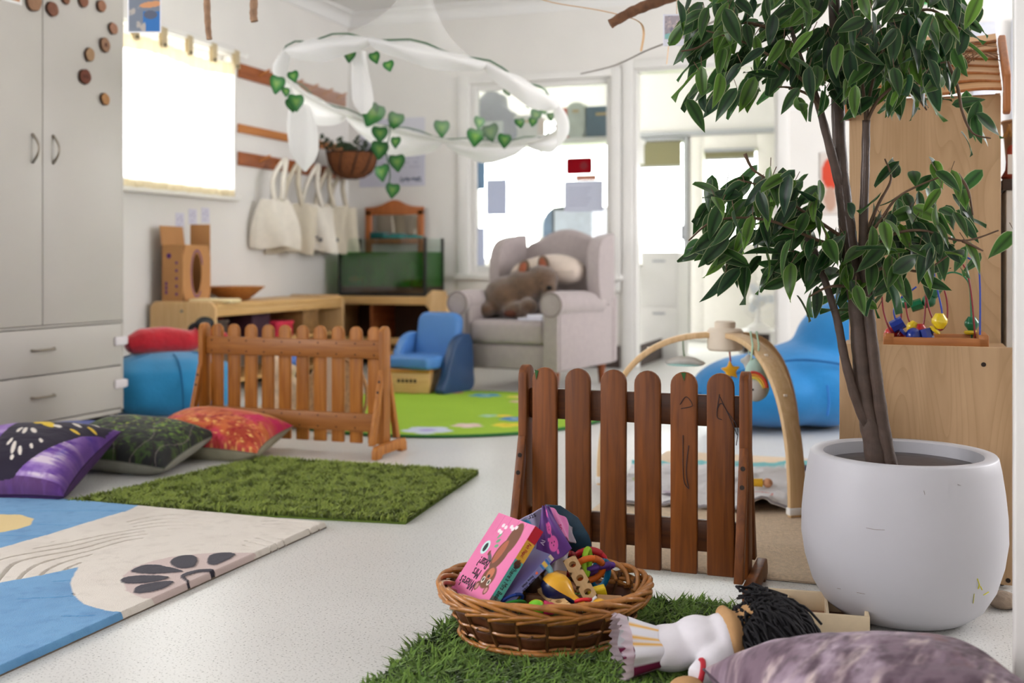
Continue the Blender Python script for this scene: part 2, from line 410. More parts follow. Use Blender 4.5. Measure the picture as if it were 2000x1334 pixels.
# windows -----------------------------------------------------------
m_pane = PANE('window_glass', (250, 252, 250), .05)
m_alu = M('grey_aluminium', (178, 180, 184), .35, .03, metal=.4)
def window(name, along, at, depth, a0, a1, z0, z1, fw, nv=1, nh=1, mat=None, sill=None, pane=True):
    w = bpy.data.objects.new(name, None); COL.objects.link(w); w['kind'] = 'structure'
    loc = Vector(((a0 + a1) / 2, at, z0)) if along == 'x' else Vector((at, (a0 + a1) / 2, z0))
    w.location = loc; RM[w.name] = Matrix.Translation(loc); mat = mat or m_white
    def bx(p0, p1, q0, q1, d0, d1, b):
        if along == 'x': b.bb((p0, at + d0, q0), (p1, at + d1, q1))
        else: b.bb((at + d0, p0, q0), (at + d1, p1, q1))
    d0, d1 = depth
    b = B(); bx(a0, a0 + fw, z0, z1, d0, d1, b); bx(a1 - fw, a1, z0, z1, d0, d1, b); bx(a0 + fw, a1 - fw, z0, z0 + fw, d0, d1, b); bx(a0 + fw, a1 - fw, z1 - fw, z1, d0, d1, b)
    b.obj('window_frame', mat, w, True, bevel=.003)
    dm = (d0 + d1) / 2
    for i in range(1, nv):
        p = a0 + (a1 - a0) * i / nv; b = B(); bx(p - .02, p + .02, z0 + fw, z1 - fw, d0 + .01, d1 - .01, b); b.obj('mullion', mat, w, True, bevel=.002)
    for i in range(1, nh):
        q = z0 + (z1 - z0) * i / nh; b = B(); bx(a0 + fw, a1 - fw, q - .018, q + .018, d0 + .012, d1 - .012, b); b.obj('transom', mat, w, True, bevel=.002)
    if pane:
        for i in range(nv):
            p0 = a0 + (a1 - a0) * i / nv; p1 = a0 + (a1 - a0) * (i + 1) / nv
            for j in range(nh):
                q0 = z0 + (z1 - z0) * j / nh; q1 = z0 + (z1 - z0) * (j + 1) / nh
                b = B(); bx(p0 + .012, p1 - .012, q0 + .012, q1 - .012, dm - .002, dm + .002, b); b.obj('pane', m_pane, w, True, smooth=0)
    return w
window('window_1', 'y', XL, (-.10, -.04), *W1, .05, nv=2)
# surround (architrave) of window_1 and a sill
b = B(); b.bb((XL, W1[0] - .06, W1[3]), (XL + .018, W1[1] + .06, W1[3] + .06)); b.bb((XL, W1[1], W1[2]), (XL + .018, W1[1] + .06, W1[3])); b.bb((XL, W1[0] - .06, W1[2]), (XL + .018, W1[0], W1[3]))
b.bb((XL, W1[0] - .08, W1[2] - .045), (XL + .05, W1[1] + .08, W1[2] - .01)); struct(b.obj('trim_3', m_white, at=(XL, W1[0], W1[2]), bevel=.004))
w2 = window('window_2', 'x', YB, (.03, .09), *W2, .045)
b = B()
for p0, p1, q0, q1 in ((W2[0] - .09, W2[0], W2[2] - .05, W2[3] + .06), (W2[1], W2[1] + .075, W2[2] - .05, W2[3] + .06), (W2[0], W2[1], W2[3], W2[3] + .06)):
    b.bb((p0, YB - .02, q0), (p1, YB, q1))
b.bb((W2[0] - .11, YB - .06, W2[2] - .06), (W2[1] + .09, YB + .03, W2[2] - .02)); b.bb((W2[0] - .09, YB - .02, W2[2] - .14), (W2[1] + .07, YB, W2[2] - .06))
struct(b.obj('trim_4', m_white, at=(W2[0], YB, W2[2]), bevel=.004))
b = B()
for p0, p1, q0, q1 in ((D1[0] - .08, D1[0], 0, D1[3] + .07), (D1[1], D1[1] + .08, 0, D1[3] + .07), (D1[0], D1[1], D1[3], D1[3] + .07)):
    b.bb((p0, YB - .022, q0), (p1, YB - .001, q1))
for p0, p1, q0, q1 in ((D1[0], D1[0] + .02, 0, D1[3]), (D1[1] - .02, D1[1], 0, D1[3]), (D1[0] + .02, D1[1] - .02, D1[3] - .02, D1[3])):
    b.bb((p0, YB, q0), (p1, YB + .12, q1))
struct(b.obj('trim_5', m_white, at=(D1[0], YB, 0), bevel=.004))
window('window_3', 'x', 10.6, (.03, .09), *WA, .06, nv=3, mat=m_white)
# far glazed door (aluminium) and white door with a glass light
def far_door(name, a0, a1, g, mat, inset):
    w = bpy.data.objects.new(name, None); COL.objects.link(w); w['kind'] = 'structure'; w.location = ((a0 + a1) / 2, 10.58, 0); RM[w.name] = Matrix.Translation(w.location)
    y0, y1 = 10.56 - inset, 10.599
    b = B(); b.bb((a0, y0, .01), (g[0], y1, 1.98)); b.bb((g[1], y0, .01), (a1, y1, 1.98)); b.bb((g[0], y0, .01), (g[1], y1, g[2])); b.bb((g[0], y0, g[3]), (g[1], y1, 1.98))
    b.obj('door_leaf', mat, w, True, bevel=.004)
    B().bb((g[0], 10.60, g[2]), (g[1], 10.606, g[3])).obj('pane', m_pane, w, True, smooth=0)
    h = B(); h.tube([(a1 - .05, y0 - .05, .98), (a1 - .05, y0 - .05, 1.12)], .012); h.tube([(a1 - .05, y0, 1.0), (a1 - .05, y0 - .05, 1.0)], .008); h.tube([(a1 - .05, y0, 1.1), (a1 - .05, y0 - .05, 1.1)], .008)
    h.obj('door_handle', M('dark_handle', (60, 62, 66), .35, metal=.6), w, True)
    return w
far_door('door_1', -2.52, -1.98, DA, m_alu, .0)
far_door('door_2', -1.95, -1.15, DB, M('cream_door', (232, 228, 220), .5, .02), .0)
m_blind = SHEER('olive_roller_blind', (150, 145, 116), .35)
for a0, a1, z0, nm in ((DA[0] + .01, DA[1] - .01, 1.70, 'olive grey roller blind at the top of the glazed far door'), (DB[0] + .01, DB[1] - .01, 1.755, 'short olive roller blind above the glass of the cream far door')):
    t = thing('roller_blind', nm, 'blind', ((a0 + a1) / 2, 10.53, z0), group='roller blinds in the next room')
    B().bb((a0, 10.545, z0), (a1, 10.549, z0 + (.25 if a0 < -2.2 else .07))).obj('cloth', m_blind, t, True, smooth=0)
    B().tube([(a0, 10.535, z0 + (.255 if a0 < -2.2 else .075)), (a1, 10.535, z0 + (.255 if a0 < -2.2 else .075))], .016).obj('roller', m_alu, t, True); B().bb((a0, 10.54, z0 - .02), (a1, 10.554, z0)).obj('bottom_rail', m_alu, t, True)
struct(B().bb((-2.56, 10.55, 1.985), (-1.1, 10.6, 2.03)).obj('trim_6', m_alu, at=(-2.56, 10.55, 1.985)))
# outdoors: lawn and a hedge seen through the far glass
struct(B().bb((-14, 11.0, -.35), (10, 30, -.3)).obj('lawn', M('lawn', (120, 140, 70), .9, .2, 3), at=(-2, 12, -.35), smooth=0), 'sunlit lawn outside the far windows')
# ================================================================== left side: wardrobe, window, rails, bags
m_lam = M('white_laminate', (194, 189, 180), .38, .02, 4, spec=.4)
m_metal = M('brushed_nickel', (150, 140, 126), .35, .05, metal=.85)
m_dark = M('dark_gap', (24, 20, 18), .8)
XF = -3.43; Y0, Y1 = 3.20, 4.215; ZT = 2.05; KZ = .058
wd = thing('wardrobe', 'tall white laminate wardrobe with two doors above two wide drawers', 'wardrobe', (XF - .32, 3.7, 0))
b = B(); b.bb((XF - .62, Y0, KZ), (XF - .02, Y0 + .018, ZT)); b.bb((XF - .62, Y1 - .018, KZ), (XF, Y1, ZT)); b.bb((XF - .62, Y0, ZT - .018), (XF, Y1, ZT))
b.bb((XF - .62, Y0, KZ), (XF, Y1, KZ + .02)); b.bb((XF - .62, Y0, KZ), (XF - .60, Y1, ZT)); b.bb((XF - .60, Y0, .478), (XF, Y1, .487)); b.obj('carcass', m_lam, wd, True, bevel=.0015)
B().bb((XF - .58, Y0 + .02, 0), (XF - .06, Y1 - .02, KZ)).obj('plinth', m_dark, wd, True)
YM = ONX(82, 500, XF).y
for a, c in ((Y0 + .003, YM - .0025), (YM + .0025, Y1 - .021)):
    d = B().bb((XF - .018, a, .490), (XF + .004, c, ZT - .006)).obj('door', m_lam, wd, True, bevel=.002)
    hy = (c - .035) if a < YM - .1 else (a + .065)
    hz = (ONX(62, 262, XF).z, ONX(62, 318, XF).z) if a < YM - .1 else (ONX(104, 265, XF).z, ONX(104, 320, XF).z)
    if a < YM - .1: hy = ONX(62, 290, XF).y
    else: hy = ONX(102, 290, XF).y
    pts = [(XF + .004 + .034 * math.sin(math.pi * k / 12), hy, hz[0] + (hz[1] - hz[0]) * k / 12) for k in range(13)]
    h = B().tube(pts, [.0075 - .003 * math.sin(math.pi * k / 12) for k in range(13)], 10, flat=.8)
    h.obj('handle', m_metal, d, True)
for z0, z1 in ((.282, .474), (.084, .277)):
    d = B().bb((XF - .018, Y0 + .012, z0), (XF + .004, Y1 - .021, z1)).obj('drawer', m_lam, wd, True, bevel=.002)
    cz = (z0 + z1) / 2 + .01; ya, yb = ONX(60, 690, XF).y, ONX(102, 690, XF).y
    h = B(); h.tube(smooth_pts([(XF + .003, ya, cz), (XF + .022, ya + .006, cz), (XF + .027, (ya + yb) / 2, cz), (XF + .022, yb - .006, cz), (XF + .003, yb, cz)], 5), .0055, 8); h.obj('handle', m_metal, d, True)
    l = B(); l.bb((XF + .004, Y1 - .07, cz - .015), (XF + .016, Y1 + .004, cz + .025)); l.bb((XF - .05, Y1 + .001, cz - .012), (XF + .016, Y1 + .014, cz + .022)); l.obj('child_lock', M('frosted_plastic', (226, 220, 222), .3, .02), d, True, bevel=.004)
# wooden slices stuck on the doors
sl = [(63, 3, 18, (150, 112, 84), 'large pale wood slice at the top edge of the left wardrobe door'), (99, 18, 14, (122, 78, 58), 'dark red-brown wood slice just right of the wardrobe door gap'), (125, -2, 10, (128, 84, 60), 'wood slice cut off by the top edge above the dark slice'),
      (160, 1, 13, (136, 88, 66), 'brown wood slice touching the top of the right wardrobe door'), (195, 12, 12, (150, 106, 80), 'tan wood slice high near the wardrobe corner'), (218, 56, 12, (160, 116, 92), 'pinkish wood slice nearest the wardrobe right edge'),
      (202, 88, 14, (150, 114, 88), 'wood slice with a dark heart and ring bark'), (172, 107, 13, (164, 130, 96), 'pale yellowish wood slice left of the ringed slice'), (163, 150, 15, (112, 62, 44), 'darkest wood slice with a scribbled name on it'), (202, 194, 12, (172, 124, 78), 'lowest wood slice, honey coloured, on the right wardrobe door')]
for i, (px, py, r, c, lb) in enumerate(sl):
    p = ONX(px, py, XF + .004); rad = r * .00235; ph = i * 1.7
    t = thing('wood_slice', lb, 'wood slice', p, group='wood slices on the wardrobe')
    mt = frame((0, 1, 0), (0, 0, 1), (0, 0, 0))
    wob = lambda q, z: 1 + .05 * math.sin(2 * q + ph) + .03 * math.sin(5 * q + 2 * ph)
    B().lathe([(rad * .9, .0005), (rad, .003), (rad, .011), (rad * .94, .0135)], 22, mt, wob=wob).obj('bark', M('bark%d' % (i % 3), tuple(int(v * .55) for v in c), .9, .2, 60, bump=.5, bscale=200), t)
    B().lathe([(rad * .93, .0137), (rad * .9, .0145), (0, .0145)], 22, mt, wob=wob).obj('cut_face', M('slice%d' % i, c, .75, .14, 45), t)
    if i == 6: B().lathe([(rad * .3, .0146), (rad * .25, .0152), (0, .0152)], 14, mt).obj('heart', M('heartwood', (96, 60, 44), .8), t)
    if i == 8:
        k = B(); 
        for q in range(6): k.tube([mt @ Vector((-rad * .6 + q * rad * .2, (-.25 if q % 2 else .28) * rad, .0148)), mt @ Vector((-rad * .45 + q * rad * .2, (.2 if q % 2 else -.15) * rad, .0148))], .0009, 5)
        k.obj('writing', m_dark, t)
# printed photo taped at the top of the left door
def photo_fn(seed, base, cols, border=.06):
    def fn(u, v):
        c = flat_col(u, base)
        for k, cc in enumerate(cols):
            n = fbm(u * 5 + seed + k * 7, v * 5 + seed * 2 + k * 3, k % 3); c = blend(c, (n - .48) * 9, cc)
        m = (u < border) | (u > 1 - border) | (v < border) | (v > 1 - border); return blend(c, m.astype(float), (238, 236, 232))
    return fn
m_print = PRINT('glossy_print', .35)
p = ONX(43, 11, XF + .006)
tag(panel('photo_print', frame((0, 1, 0), (0, 0, 1), p - Vector((0, .21, 0))), .21, .2, photo_fn(3, (186, 120, 70), [(120, 70, 40)]), m_print, thick=.001), 'photo print with brown lower edge taped to the left wardrobe door', 'photo')
# curtain on the left window ------------------------------------------
m_cur = SHEER('white_voile', (246, 246, 244), .62, .75)
m_tab = SHEER('cream_curtain_hem', (214, 200, 168), .35)
zt, zb = 2.0, 1.185
def zr(y): return 2.085
cu = thing('curtain', 'thin white tab-top curtain glowing in front of the left window', 'curtain', (XL + .09, 5.5, zb))
n, m = 22, 150; ys = np.linspace(4.55, 6.06, m)
V = []
for i in range(n):
    z = zb + (2.02 - zb) * i / (n - 1)
    for j, y in enumerate(ys):
        V.append((XL + .075 + .016 * math.sin(y * 38 + .5 * math.sin(i * .15)) * (.5 + .5 * (1 - i / n)) + .006 * math.sin(y * 91), y, z + .012 * math.sin(y * 7.5) * (i > n - 4)))
npmesh('cloth', V, [gridF(n, m)], m_cur, cu, True)
V2 = [(v[0] + .004, v[1], v[2]) for v in V[-3 * m:]]; npmesh('top_hem', V2, [gridF(3, m)], m_tab, cu, True)
V2 = [(v[0] + .003, v[1], v[2] - .005) for v in V[:2 * m]]; npmesh('bottom_hem', V2, [gridF(2, m)], m_tab, cu, True)
for k in range(6):
    y = 4.80 + k * .245; t = B()
    for x in (XL + .068, XL + .09): t.bb((x, y, 2.0), (x + .003, y + .05, 2.115))
    t.bb((XL + .068, y, 2.112), (XL + .093, y + .05, 2.116)); t.obj('tab', m_tab, cu, True, smooth=0)
    B().ell((XL + .095, y + .025, 2.015), (.006, .009, .009), 10, 6).obj('button', m_dark, cu, True)
ro = thing('curtain_rod', 'slim white rod carrying the tab-top curtain', 'curtain rod', (XL + .08, 5.4, 2.1))
B().tube([(XL + .08, 4.7, 2.105), (XL + .08, 6.16, 2.105)], .008, 10).obj('rod', m_white, ro, True)
B().tube([(XL, 6.13, 2.105), (XL + .08, 6.13, 2.105)], .007).obj('bracket', m_white, ro, True); B().tube([(XL, 4.73, 2.105), (XL + .08, 4.73, 2.105)], .007).obj('bracket', m_white, ro, True)
B().ell((XL + .08, 6.17, 2.105), (.016, .016, .016), 12, 8).obj('finial', m_white, ro, True)
# wooden rails ---------------------------------------------------------
m_rail = WOOD('stained_rail', (126, 66, 30), (164, 94, 50), 'y', 4, .45)
m_rail2 = WOOD('orange_rail', (168, 100, 46), (196, 128, 66), 'y', 4, .45)
m_peg = WOOD('peg_wood', (176, 104, 50), (200, 130, 70), 'x', 8, .45)
pegY = {}
for z0, z1, mt, lb, pg in ((1.971, 2.065, m_rail, 'highest dark wooden peg rail on the left wall', 6), (1.611, 1.667, m_rail2, 'narrow honey-orange wooden rail on the left wall, without pegs', 0), (1.396, 1.485, m_rail, 'lowest dark wooden peg rail holding the cloth bags', 6)):
    t = thing('coat_rail', lb, 'coat rail', (XL, 6.9, z0), group='wooden rails on the left wall')
    B().bb((XL, 6.184, z0), (XL + .02, 7.64, z1)).obj('board', mt, t, True, bevel=.003)
    for k in range(pg):
        y = 6.42 + k * .215
        B().tube([(XL + .018, y, (z0 + z1) / 2), (XL + .10, y, (z0 + z1) / 2 + .035)], [.011, .008], 10).obj('peg', m_peg, t, True)
# cloth tote bags -------------------------------------------------------
m_cal = M('calico', (222, 215, 202), .85, .05, 20, bump=.3, bscale=400, sheen=.2)
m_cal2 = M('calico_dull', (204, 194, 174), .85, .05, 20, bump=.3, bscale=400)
m_ink = M('faded_print', (70, 66, 74), .8, .3, 60)
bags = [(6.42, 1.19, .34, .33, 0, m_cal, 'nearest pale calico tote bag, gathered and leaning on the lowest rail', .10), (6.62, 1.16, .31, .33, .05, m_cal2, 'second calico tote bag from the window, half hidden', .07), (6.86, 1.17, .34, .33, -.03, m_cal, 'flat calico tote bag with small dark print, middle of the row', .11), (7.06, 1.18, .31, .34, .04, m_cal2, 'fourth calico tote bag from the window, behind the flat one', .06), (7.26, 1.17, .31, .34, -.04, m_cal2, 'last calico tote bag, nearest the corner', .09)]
for i, (y, ztop, w, h, lean, mt, lb, x) in enumerate(bags):
    t = thing('tote_bag', lb, 'bag', (XL + .04 + w * .5 * math.sin(R(48)) , y, ztop - h), R(-48), group='cloth bags on the peg rail')
    n, m = 14, 16
    F = []; V = []
    for side in (0, 1):
        for a in range(n):
            v = a / (n - 1)
            for k in range(m):
                u = k / (m - 1) * 2 - 1
                belly = (.035 if side else -.03) * (1 - u ** 4) * math.sin(math.pi * min(1, .15 + v * .8)) 
                wid = w * (.5 if i else .5 - .22 * v ** 2) * (1 + .06 * math.sin(3 * v + i))
                V.append((belly + .012 * math.sin(u * 6 + i * 2 + v * 3) * (1 - v * .3), u * wid + lean * (v - .5) - (.02 if i == 0 else 0), v * h - .012 * u * u + .01 * math.sin(u * 4 + i)))
        F.append(gridF(n, m, side * n * m, side == 1))
    npmesh('bag_body', V, F, mt, t)
    zpeg = 1.455 - (ztop - h)
    for s, xx in ((-.03, .02), (.03, -.02)):
        pts = smooth_pts([(xx * .5, -w * .22 + (.05 if i == 0 else 0), h - .02), (xx * .5, -.035, (h + zpeg) / 2), (-.06, .06, zpeg + .005), (xx * .5, .035, (h + zpeg) / 2), (xx * .5, w * .22 - (.05 if i == 0 else 0), h - .02)], 5)
        B().tube(pts, .016, 6, flat=.2).obj('strap', mt, t, smooth=180)
    if i in (2, 3):
        k = B()
        for q in range(4): k.bb((.037, -w * .25 + q * .03 + .02 * i, h * .2 + .012 * (q % 3)), (.038, -w * .25 + q * .03 + .02 * i + .022, h * .2 + .012 * (q % 3) + .014 + .012 * (q % 2)))
        k.obj('printed_mark', m_ink, t, smooth=0)
# small printed notes on the wall under the window
for px, py, lb in ((351, 432, 'small pale printed note, lowest left of three on the left wall'), (376, 424, 'small pale printed note in the middle of the three on the left wall'), (401, 421, 'small pale printed note on the left wall nearest the bags')):
    p = ONX(px, py, XL + .002)
    def note(u, v):
        c = flat_col(u, (214, 212, 226)); return blend(c, eli(u, v, .5, .5, .3, .33) * (fbm(u * 6, v * 6) > .5), (150, 140, 180))
    tag(panel('wall_note', frame((0, 1, 0), (0, 0, 1), p - Vector((0, .04, .045))), .085, .095, note, m_print, n=20, thick=.0008), lb, 'note', 'notes under the window')
# hanging coir basket with trailing plant in the corner
hp = W(688, 318, 8.05)
t = thing('hanging_planter', 'round coir hanging basket with dark twiggy plant in the wall corner', 'planter', hp - Vector((0, 0, .12)))
m_coir = M('coir', (112, 66, 36), .95, .25, 50, bump=.8, bscale=120)
B().lathe([(0, 0), (.09, .012), (.15, .06), (.178, .13), (.186, .19), (.17, .19), (.16, .14), (0, .13)], 30).obj('coir_liner', m_coir, t)
m_wire = M('black_wire', (34, 30, 28), .5, metal=.5)
for k in range(10):
    q = k * math.pi / 5; B().tube(smooth_pts([(.03 * math.cos(q), .03 * math.sin(q), 0), (.155 * math.cos(q + .2), .155 * math.sin(q + .2), .06), (.19 * math.cos(q + .4), .19 * math.sin(q + .4), .19)], 4), .004, 6).obj('wire', m_wire, t)
B().tube([(.19 * math.cos(q), .19 * math.sin(q), .19) for q in np.linspace(0, 2 * math.pi, 30)[:-1]], .005, 6, closed=True).obj('rim_wire', m_wire, t)
B().tube(smooth_pts([(-.19, 0, .19), (-.26, 0, .28), (XL - hp.x + .01, 0, .16)], 4), .008, 6).obj('wall_bracket', m_wire, t)
m_dkleaf = M('dark_leaf', (44, 62, 38), .6, .3, 30)
for k in range(14):
    q = rng.uniform(0, 6.28); L = rng.uniform(.1, .24); p0 = Vector((.08 * math.cos(q), .08 * math.sin(q), .15)); p1 = p0 + Vector((math.cos(q) * L * .7, math.sin(q) * L * .7, L * .65)); p2 = p1 + Vector((math.cos(q) * .07, math.sin(q) * .07, -.04))
    s = B().tube(smooth_pts([p0, p1, p2], 4), .0035, 5).obj('stem', m_dkleaf, t)
    lf = B()
    for w in range(5):
        c = p0.lerp(p1, .45 + .14 * w); lf.ell(c + Vector((rng.uniform(-.03, .03), rng.uniform(-.03, .03), .01)), (.03, .016, .006), 8, 5, rot=Euler((rng.uniform(-1, 1), rng.uniform(-1, 1), rng.uniform(0, 6))).to_matrix())
    lf.obj('foliage', m_dkleaf, s, smooth=180)
# ================================================================== back corner: shelves, fish tank, mirror, poster
m_ply = WOOD('birch_ply', (206, 160, 98), (222, 182, 122), 'y', 5, .4, rings=.12)
m_plyx = WOOD('birch_ply_x', (206, 160, 98), (222, 182, 122), 'x', 5, .4, rings=.12)
m_plyz = WOOD('birch_ply_z', (214, 172, 116), (226, 188, 134), 'z', 5, .4, rings=.12)
SX, SY0, SY1, SZ = -3.655, 5.27, 6.76, .525
sa = thing('low_shelf', 'long low birch shelf with rounded ends along the left wall', 'shelf', (-3.88, 6.0, 0))
w = SX - XL - .03; cxs = (SX + XL + .03) / 2
for y in (SY0, SY1):
    B().prism(rrect(w, SZ + .01, .05), -.011, .011, frame((1, 0, 0), (0, 0, 1), (cxs, y, (SZ + .01) / 2))).obj('end_panel', m_plyz, sa, True, bevel=.004)
B().tube([(cxs, SY0 - .011, SZ - .045), (cxs, SY0 - .016, SZ - .045)], .009, 12).obj('screw_cap', m_metal, sa, True)
B().bb((XL + .03, SY0 + .011, SZ - .03), (SX, SY1 - .011, SZ - .002)).obj('top_board', m_ply, sa, True, bevel=.003)
B().bb((SX - .02, SY0 + .011, SZ - .075), (SX - .004, SY1 - .011, SZ - .03)).obj('front_rail', m_ply, sa, True, bevel=.003)
for z in (.06, .27): B().bb((XL + .03, SY0 + .011, z), (SX - .02, SY1 - .011, z + .018)).obj('shelf_board', m_ply, sa, True)
B().bb((XL + .03, SY0 + .011, .05), (XL + .042, SY1 - .011, SZ - .03)).obj('back_board', M('shelf_back', (150, 136, 120), .7), sa, True)
# what stands inside the low shelf
ITEM = [('ball', 5.55, (150, 58, 34), 'rusty red ball inside the low shelf'), ('box', 5.40, (60, 48, 40), 'small dark picture box at the near end of the low shelf'), ('box', 5.85, (58, 26, 42), 'dark plum toy box inside the low shelf'), ('box', 6.12, (196, 30, 60), 'crimson tray inside the low shelf'), ('box', 6.45, (150, 112, 66), 'brown cardboard puzzle box at the far end of the low shelf')]
for kd, y, c, lb in ITEM:
    mt = M('item_%d_%d' % (c[0], c[2]), c, .6, .25, 25)
    if kd == 'ball':
        t = thing('toy_ball', lb, 'ball', (-3.85, y, .288)); B().ell((0, 0, .075), (.075, .075, .075), 20, 14).obj('ball_skin', mt, t, smooth=180); B().tube([(.0755 * math.cos(q), 0, .075 + .0755 * math.sin(q)) for q in np.linspace(0, 6.2, 24)], .002, 5).obj('seam', m_dark, t)
    else:
        h = {5.40: .12, 5.85: .16, 6.12: .08, 6.45: .15}[y]; t = thing('toy_box', lb, 'box', (-3.86, y, .288)); B().box((0, 0, h / 2), (.26, .20, h)).obj('box_body', mt, t, bevel=.006)
        B().box((0, 0, h + .006), (.27, .21, .02)).obj('lid', M('item_lid_%d' % c[0], tuple(min(255, v + 20) for v in c), .6, .3, 25), t, bevel=.004)
# shelf along the back wall
BX0, BX1, BY = -4.04, -3.13, 7.24; BZ = .512
sb = thing('low_shelf', 'short birch shelf under the fish tank along the back wall', 'shelf', (-3.6, 7.45, 0))
B().bb((BX0, BY, BZ - .06), (BX1, YB - .02, BZ)).obj('top_board', m_plyx, sb, True, bevel=.004)
for x in (BX0 + .01, BX1 - .01): B().bb((x - .01, BY + .01, 0), (x + .01, YB - .02, BZ - .06)).obj('side_panel', m_plyz, sb, True, bevel=.003)
B().bb((BX0 + .02, BY + .01, .08), (BX1 - .02, YB - .02, .11)).obj('shelf_board', m_plyx, sb, True, bevel=.003)
B().bb((BX0 + .02, BY + .012, .16), (BX1 - .02, BY + .03, .21)).obj('front_rail', m_plyx, sb, True, bevel=.003)
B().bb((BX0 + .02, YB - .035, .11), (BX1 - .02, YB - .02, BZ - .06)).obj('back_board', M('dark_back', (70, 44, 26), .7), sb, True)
B().bb((-3.72, BY + .05, .11), (-3.70, YB - .05, BZ - .06)).obj('divider', m_rail, sb, True)
op = [(0, 0), (.20, 0), (.20, .56), (.10, .565), (.055, .53), (.045, .46), (.075, .43), (.07, .39), (.03, .36), (.02, .31), (.05, .24), (.06, .1)]
o = thing('wavy_panel', 'pale plywood panel with a wavy cut edge left of the armchair', 'panel', (-3.21, 7.05, 0))
B().prism([(p.x, p.y) for p in smooth_pts([(a, c, 0) for a, c in op[:1]] + [(a, c, 0) for a, c in op[1:]], 1)], -.012, .012, frame((1, 0, 0), (0, 0, 1))).obj('board', m_plyz, o, bevel=.003)
B().bb((.02, .0, 0), (.18, .16, .02)).obj('foot', m_plyz, o, bevel=.003)
# fish tank -------------------------------------------------------------
TX0, TX1, TY0, TY1, TZ0, TZ1 = -3.985, -3.272, 7.29, 7.62, BZ, BZ + .425
ft = thing('fish_tank', 'glass fish tank of murky green water on the back shelf', 'fish tank', ((TX0 + TX1) / 2, 7.45, BZ))
m_gl = PANE('tank_glass', (248, 252, 250), .05)
for a, c in (((TX0, TY0, TZ0 + .02), (TX1, TY0 + .006, TZ1)), ((TX0, TY1 - .006, TZ0 + .02), (TX1, TY1, TZ1)), ((TX0, TY0 + .006, TZ0 + .02), (TX0 + .006, TY1 - .006, TZ1)), ((TX1 - .006, TY0 + .006, TZ0 + .02), (TX1, TY1 - .006, TZ1))):
    B().bb(a, c).obj('glass_side', m_gl, ft, True, smooth=0)
m_blk = M('black_silicone', (26, 27, 28), .5)
for x, y in ((TX0, TY0), (TX1 - .02, TY0), (TX0, TY1 - .014), (TX1 - .02, TY1 - .014)): B().bb((x, y - .002, TZ0), (x + .02, y + .014, TZ1 + .004)).obj('corner_seal', m_blk, ft, True)
B().bb((TX0 - .003, TY0 - .003, TZ0), (TX1 + .003, TY1 + .003, TZ0 + .022)).obj('base', m_blk, ft, True)
B().bb((TX0 + .008, TY0 + .008, TZ0 + .023), (TX1 - .008, TY1 - .008, TZ0 + .07)).obj('gravel', M('brown_gravel', (62, 40, 28), .9, .4, 90, bump=.8, bscale=90), ft, True)
def water_mat():
    m, nt, p = _new('murky_water'); out = nt.nodes['Material Output']
    tr = nt.nodes.new('ShaderNodeBsdfTransparent'); tr.inputs[0].default_value = (.36, .74, .28, 1)
    d = nt.nodes.new('ShaderNodeBsdfPrincipled'); d.inputs['Roughness'].default_value = .1; d.inputs['Base Color'].default_value = lin((48, 112, 36)) + (1,)
    tc = nt.nodes.new('ShaderNodeTexCoord'); n = nt.nodes.new('ShaderNodeTexNoise'); n.inputs['Scale'].default_value = 9; nt.links.new(tc.outputs['Object'], n.inputs['Vector'])
    mr = nt.nodes.new('ShaderNodeMapRange'); mr.inputs['To Min'].default_value = .2; mr.inputs['To Max'].default_value = .75; nt.links.new(n.outputs['Fac'], mr.inputs['Value'])
    mx = nt.nodes.new('ShaderNodeMixShader'); nt.links.new(mr.outputs[0], mx.inputs[0]); nt.links.new(tr.outputs[0], mx.inputs[1]); nt.links.new(d.outputs[0], mx.inputs[2]); nt.links.new(mx.outputs[0], out.inputs['Surface'])
    return m
B().bb((TX0 + .0075, TY0 + .0075, TZ0 + .07), (TX1 - .0075, TY1 - .0075, TZ0 + .325)).obj('water', water_mat(), ft, True, smooth=0)
m_weed = M('water_weed', (70, 130, 50), .6, .3, 40); m_algae = M('algae', (40, 70, 30), .8, .3, 20)
for k in range(16):
    x = TX0 + .09 + rng.random() * .52; y = TY0 + .06 + rng.random() * .2; h = rng.uniform(.08, .22)
    B().tube(smooth_pts([(x, y, TZ0 + .07), (x + .02, y, TZ0 + .07 + h * .5), (x + rng.uniform(-.04, .04), y, TZ0 + .07 + h)], 4), [.014] * 8 + [.004], 6, flat=.4).obj('water_plant', m_weed, ft, True)
fi = thing('goldfish', 'orange goldfish low on the left inside the fish tank', 'fish', (TX0 + .10, TY0 + .05, TZ0 + .12))
m_fish = M('goldfish_skin', (222, 104, 24), .35, .15, 40)
B().ell((0, 0, 0), (.045, .015, .022), 14, 10).ell((.035, 0, .004), (.02, .009, .012), 10, 6).obj('body', m_fish, fi, remesh=.004, smooth=180)
B().prism([(.045, 0), (.085, .028), (.075, 0), (.085, -.026)], -.002, .002, frame((1, 0, 0), (0, 0, 1))).obj('tail', m_fish, fi); B().prism([(-.01, .018), (.025, .018), (.02, .036)], -.0015, .0015, frame((1, 0, 0), (0, 0, 1))).obj('fin', m_fish, fi)
# things lying on the tank
t = thing('tank_lid', 'teal plastic lid lying across the open fish tank', 'lid', ((TX0 + TX1) / 2, 7.5, TZ1))
m_teal = M('teal_plastic', (32, 128, 124), .4)
B().bb((-.18, -.05, .004), (.22, .06, .022)).obj('tray', m_teal, t, bevel=.006); B().bb((-.18, -.05, .0), (-.06, .05, .05)).obj('feeder', M('dark_teal_plastic', (10, 84, 84), .4), t, bevel=.008); B().bb((-.02, -.04, .0), (.06, .05, .04)).obj('filter_head', M('dark_teal_plastic', (10, 84, 84), .4), t, bevel=.008)
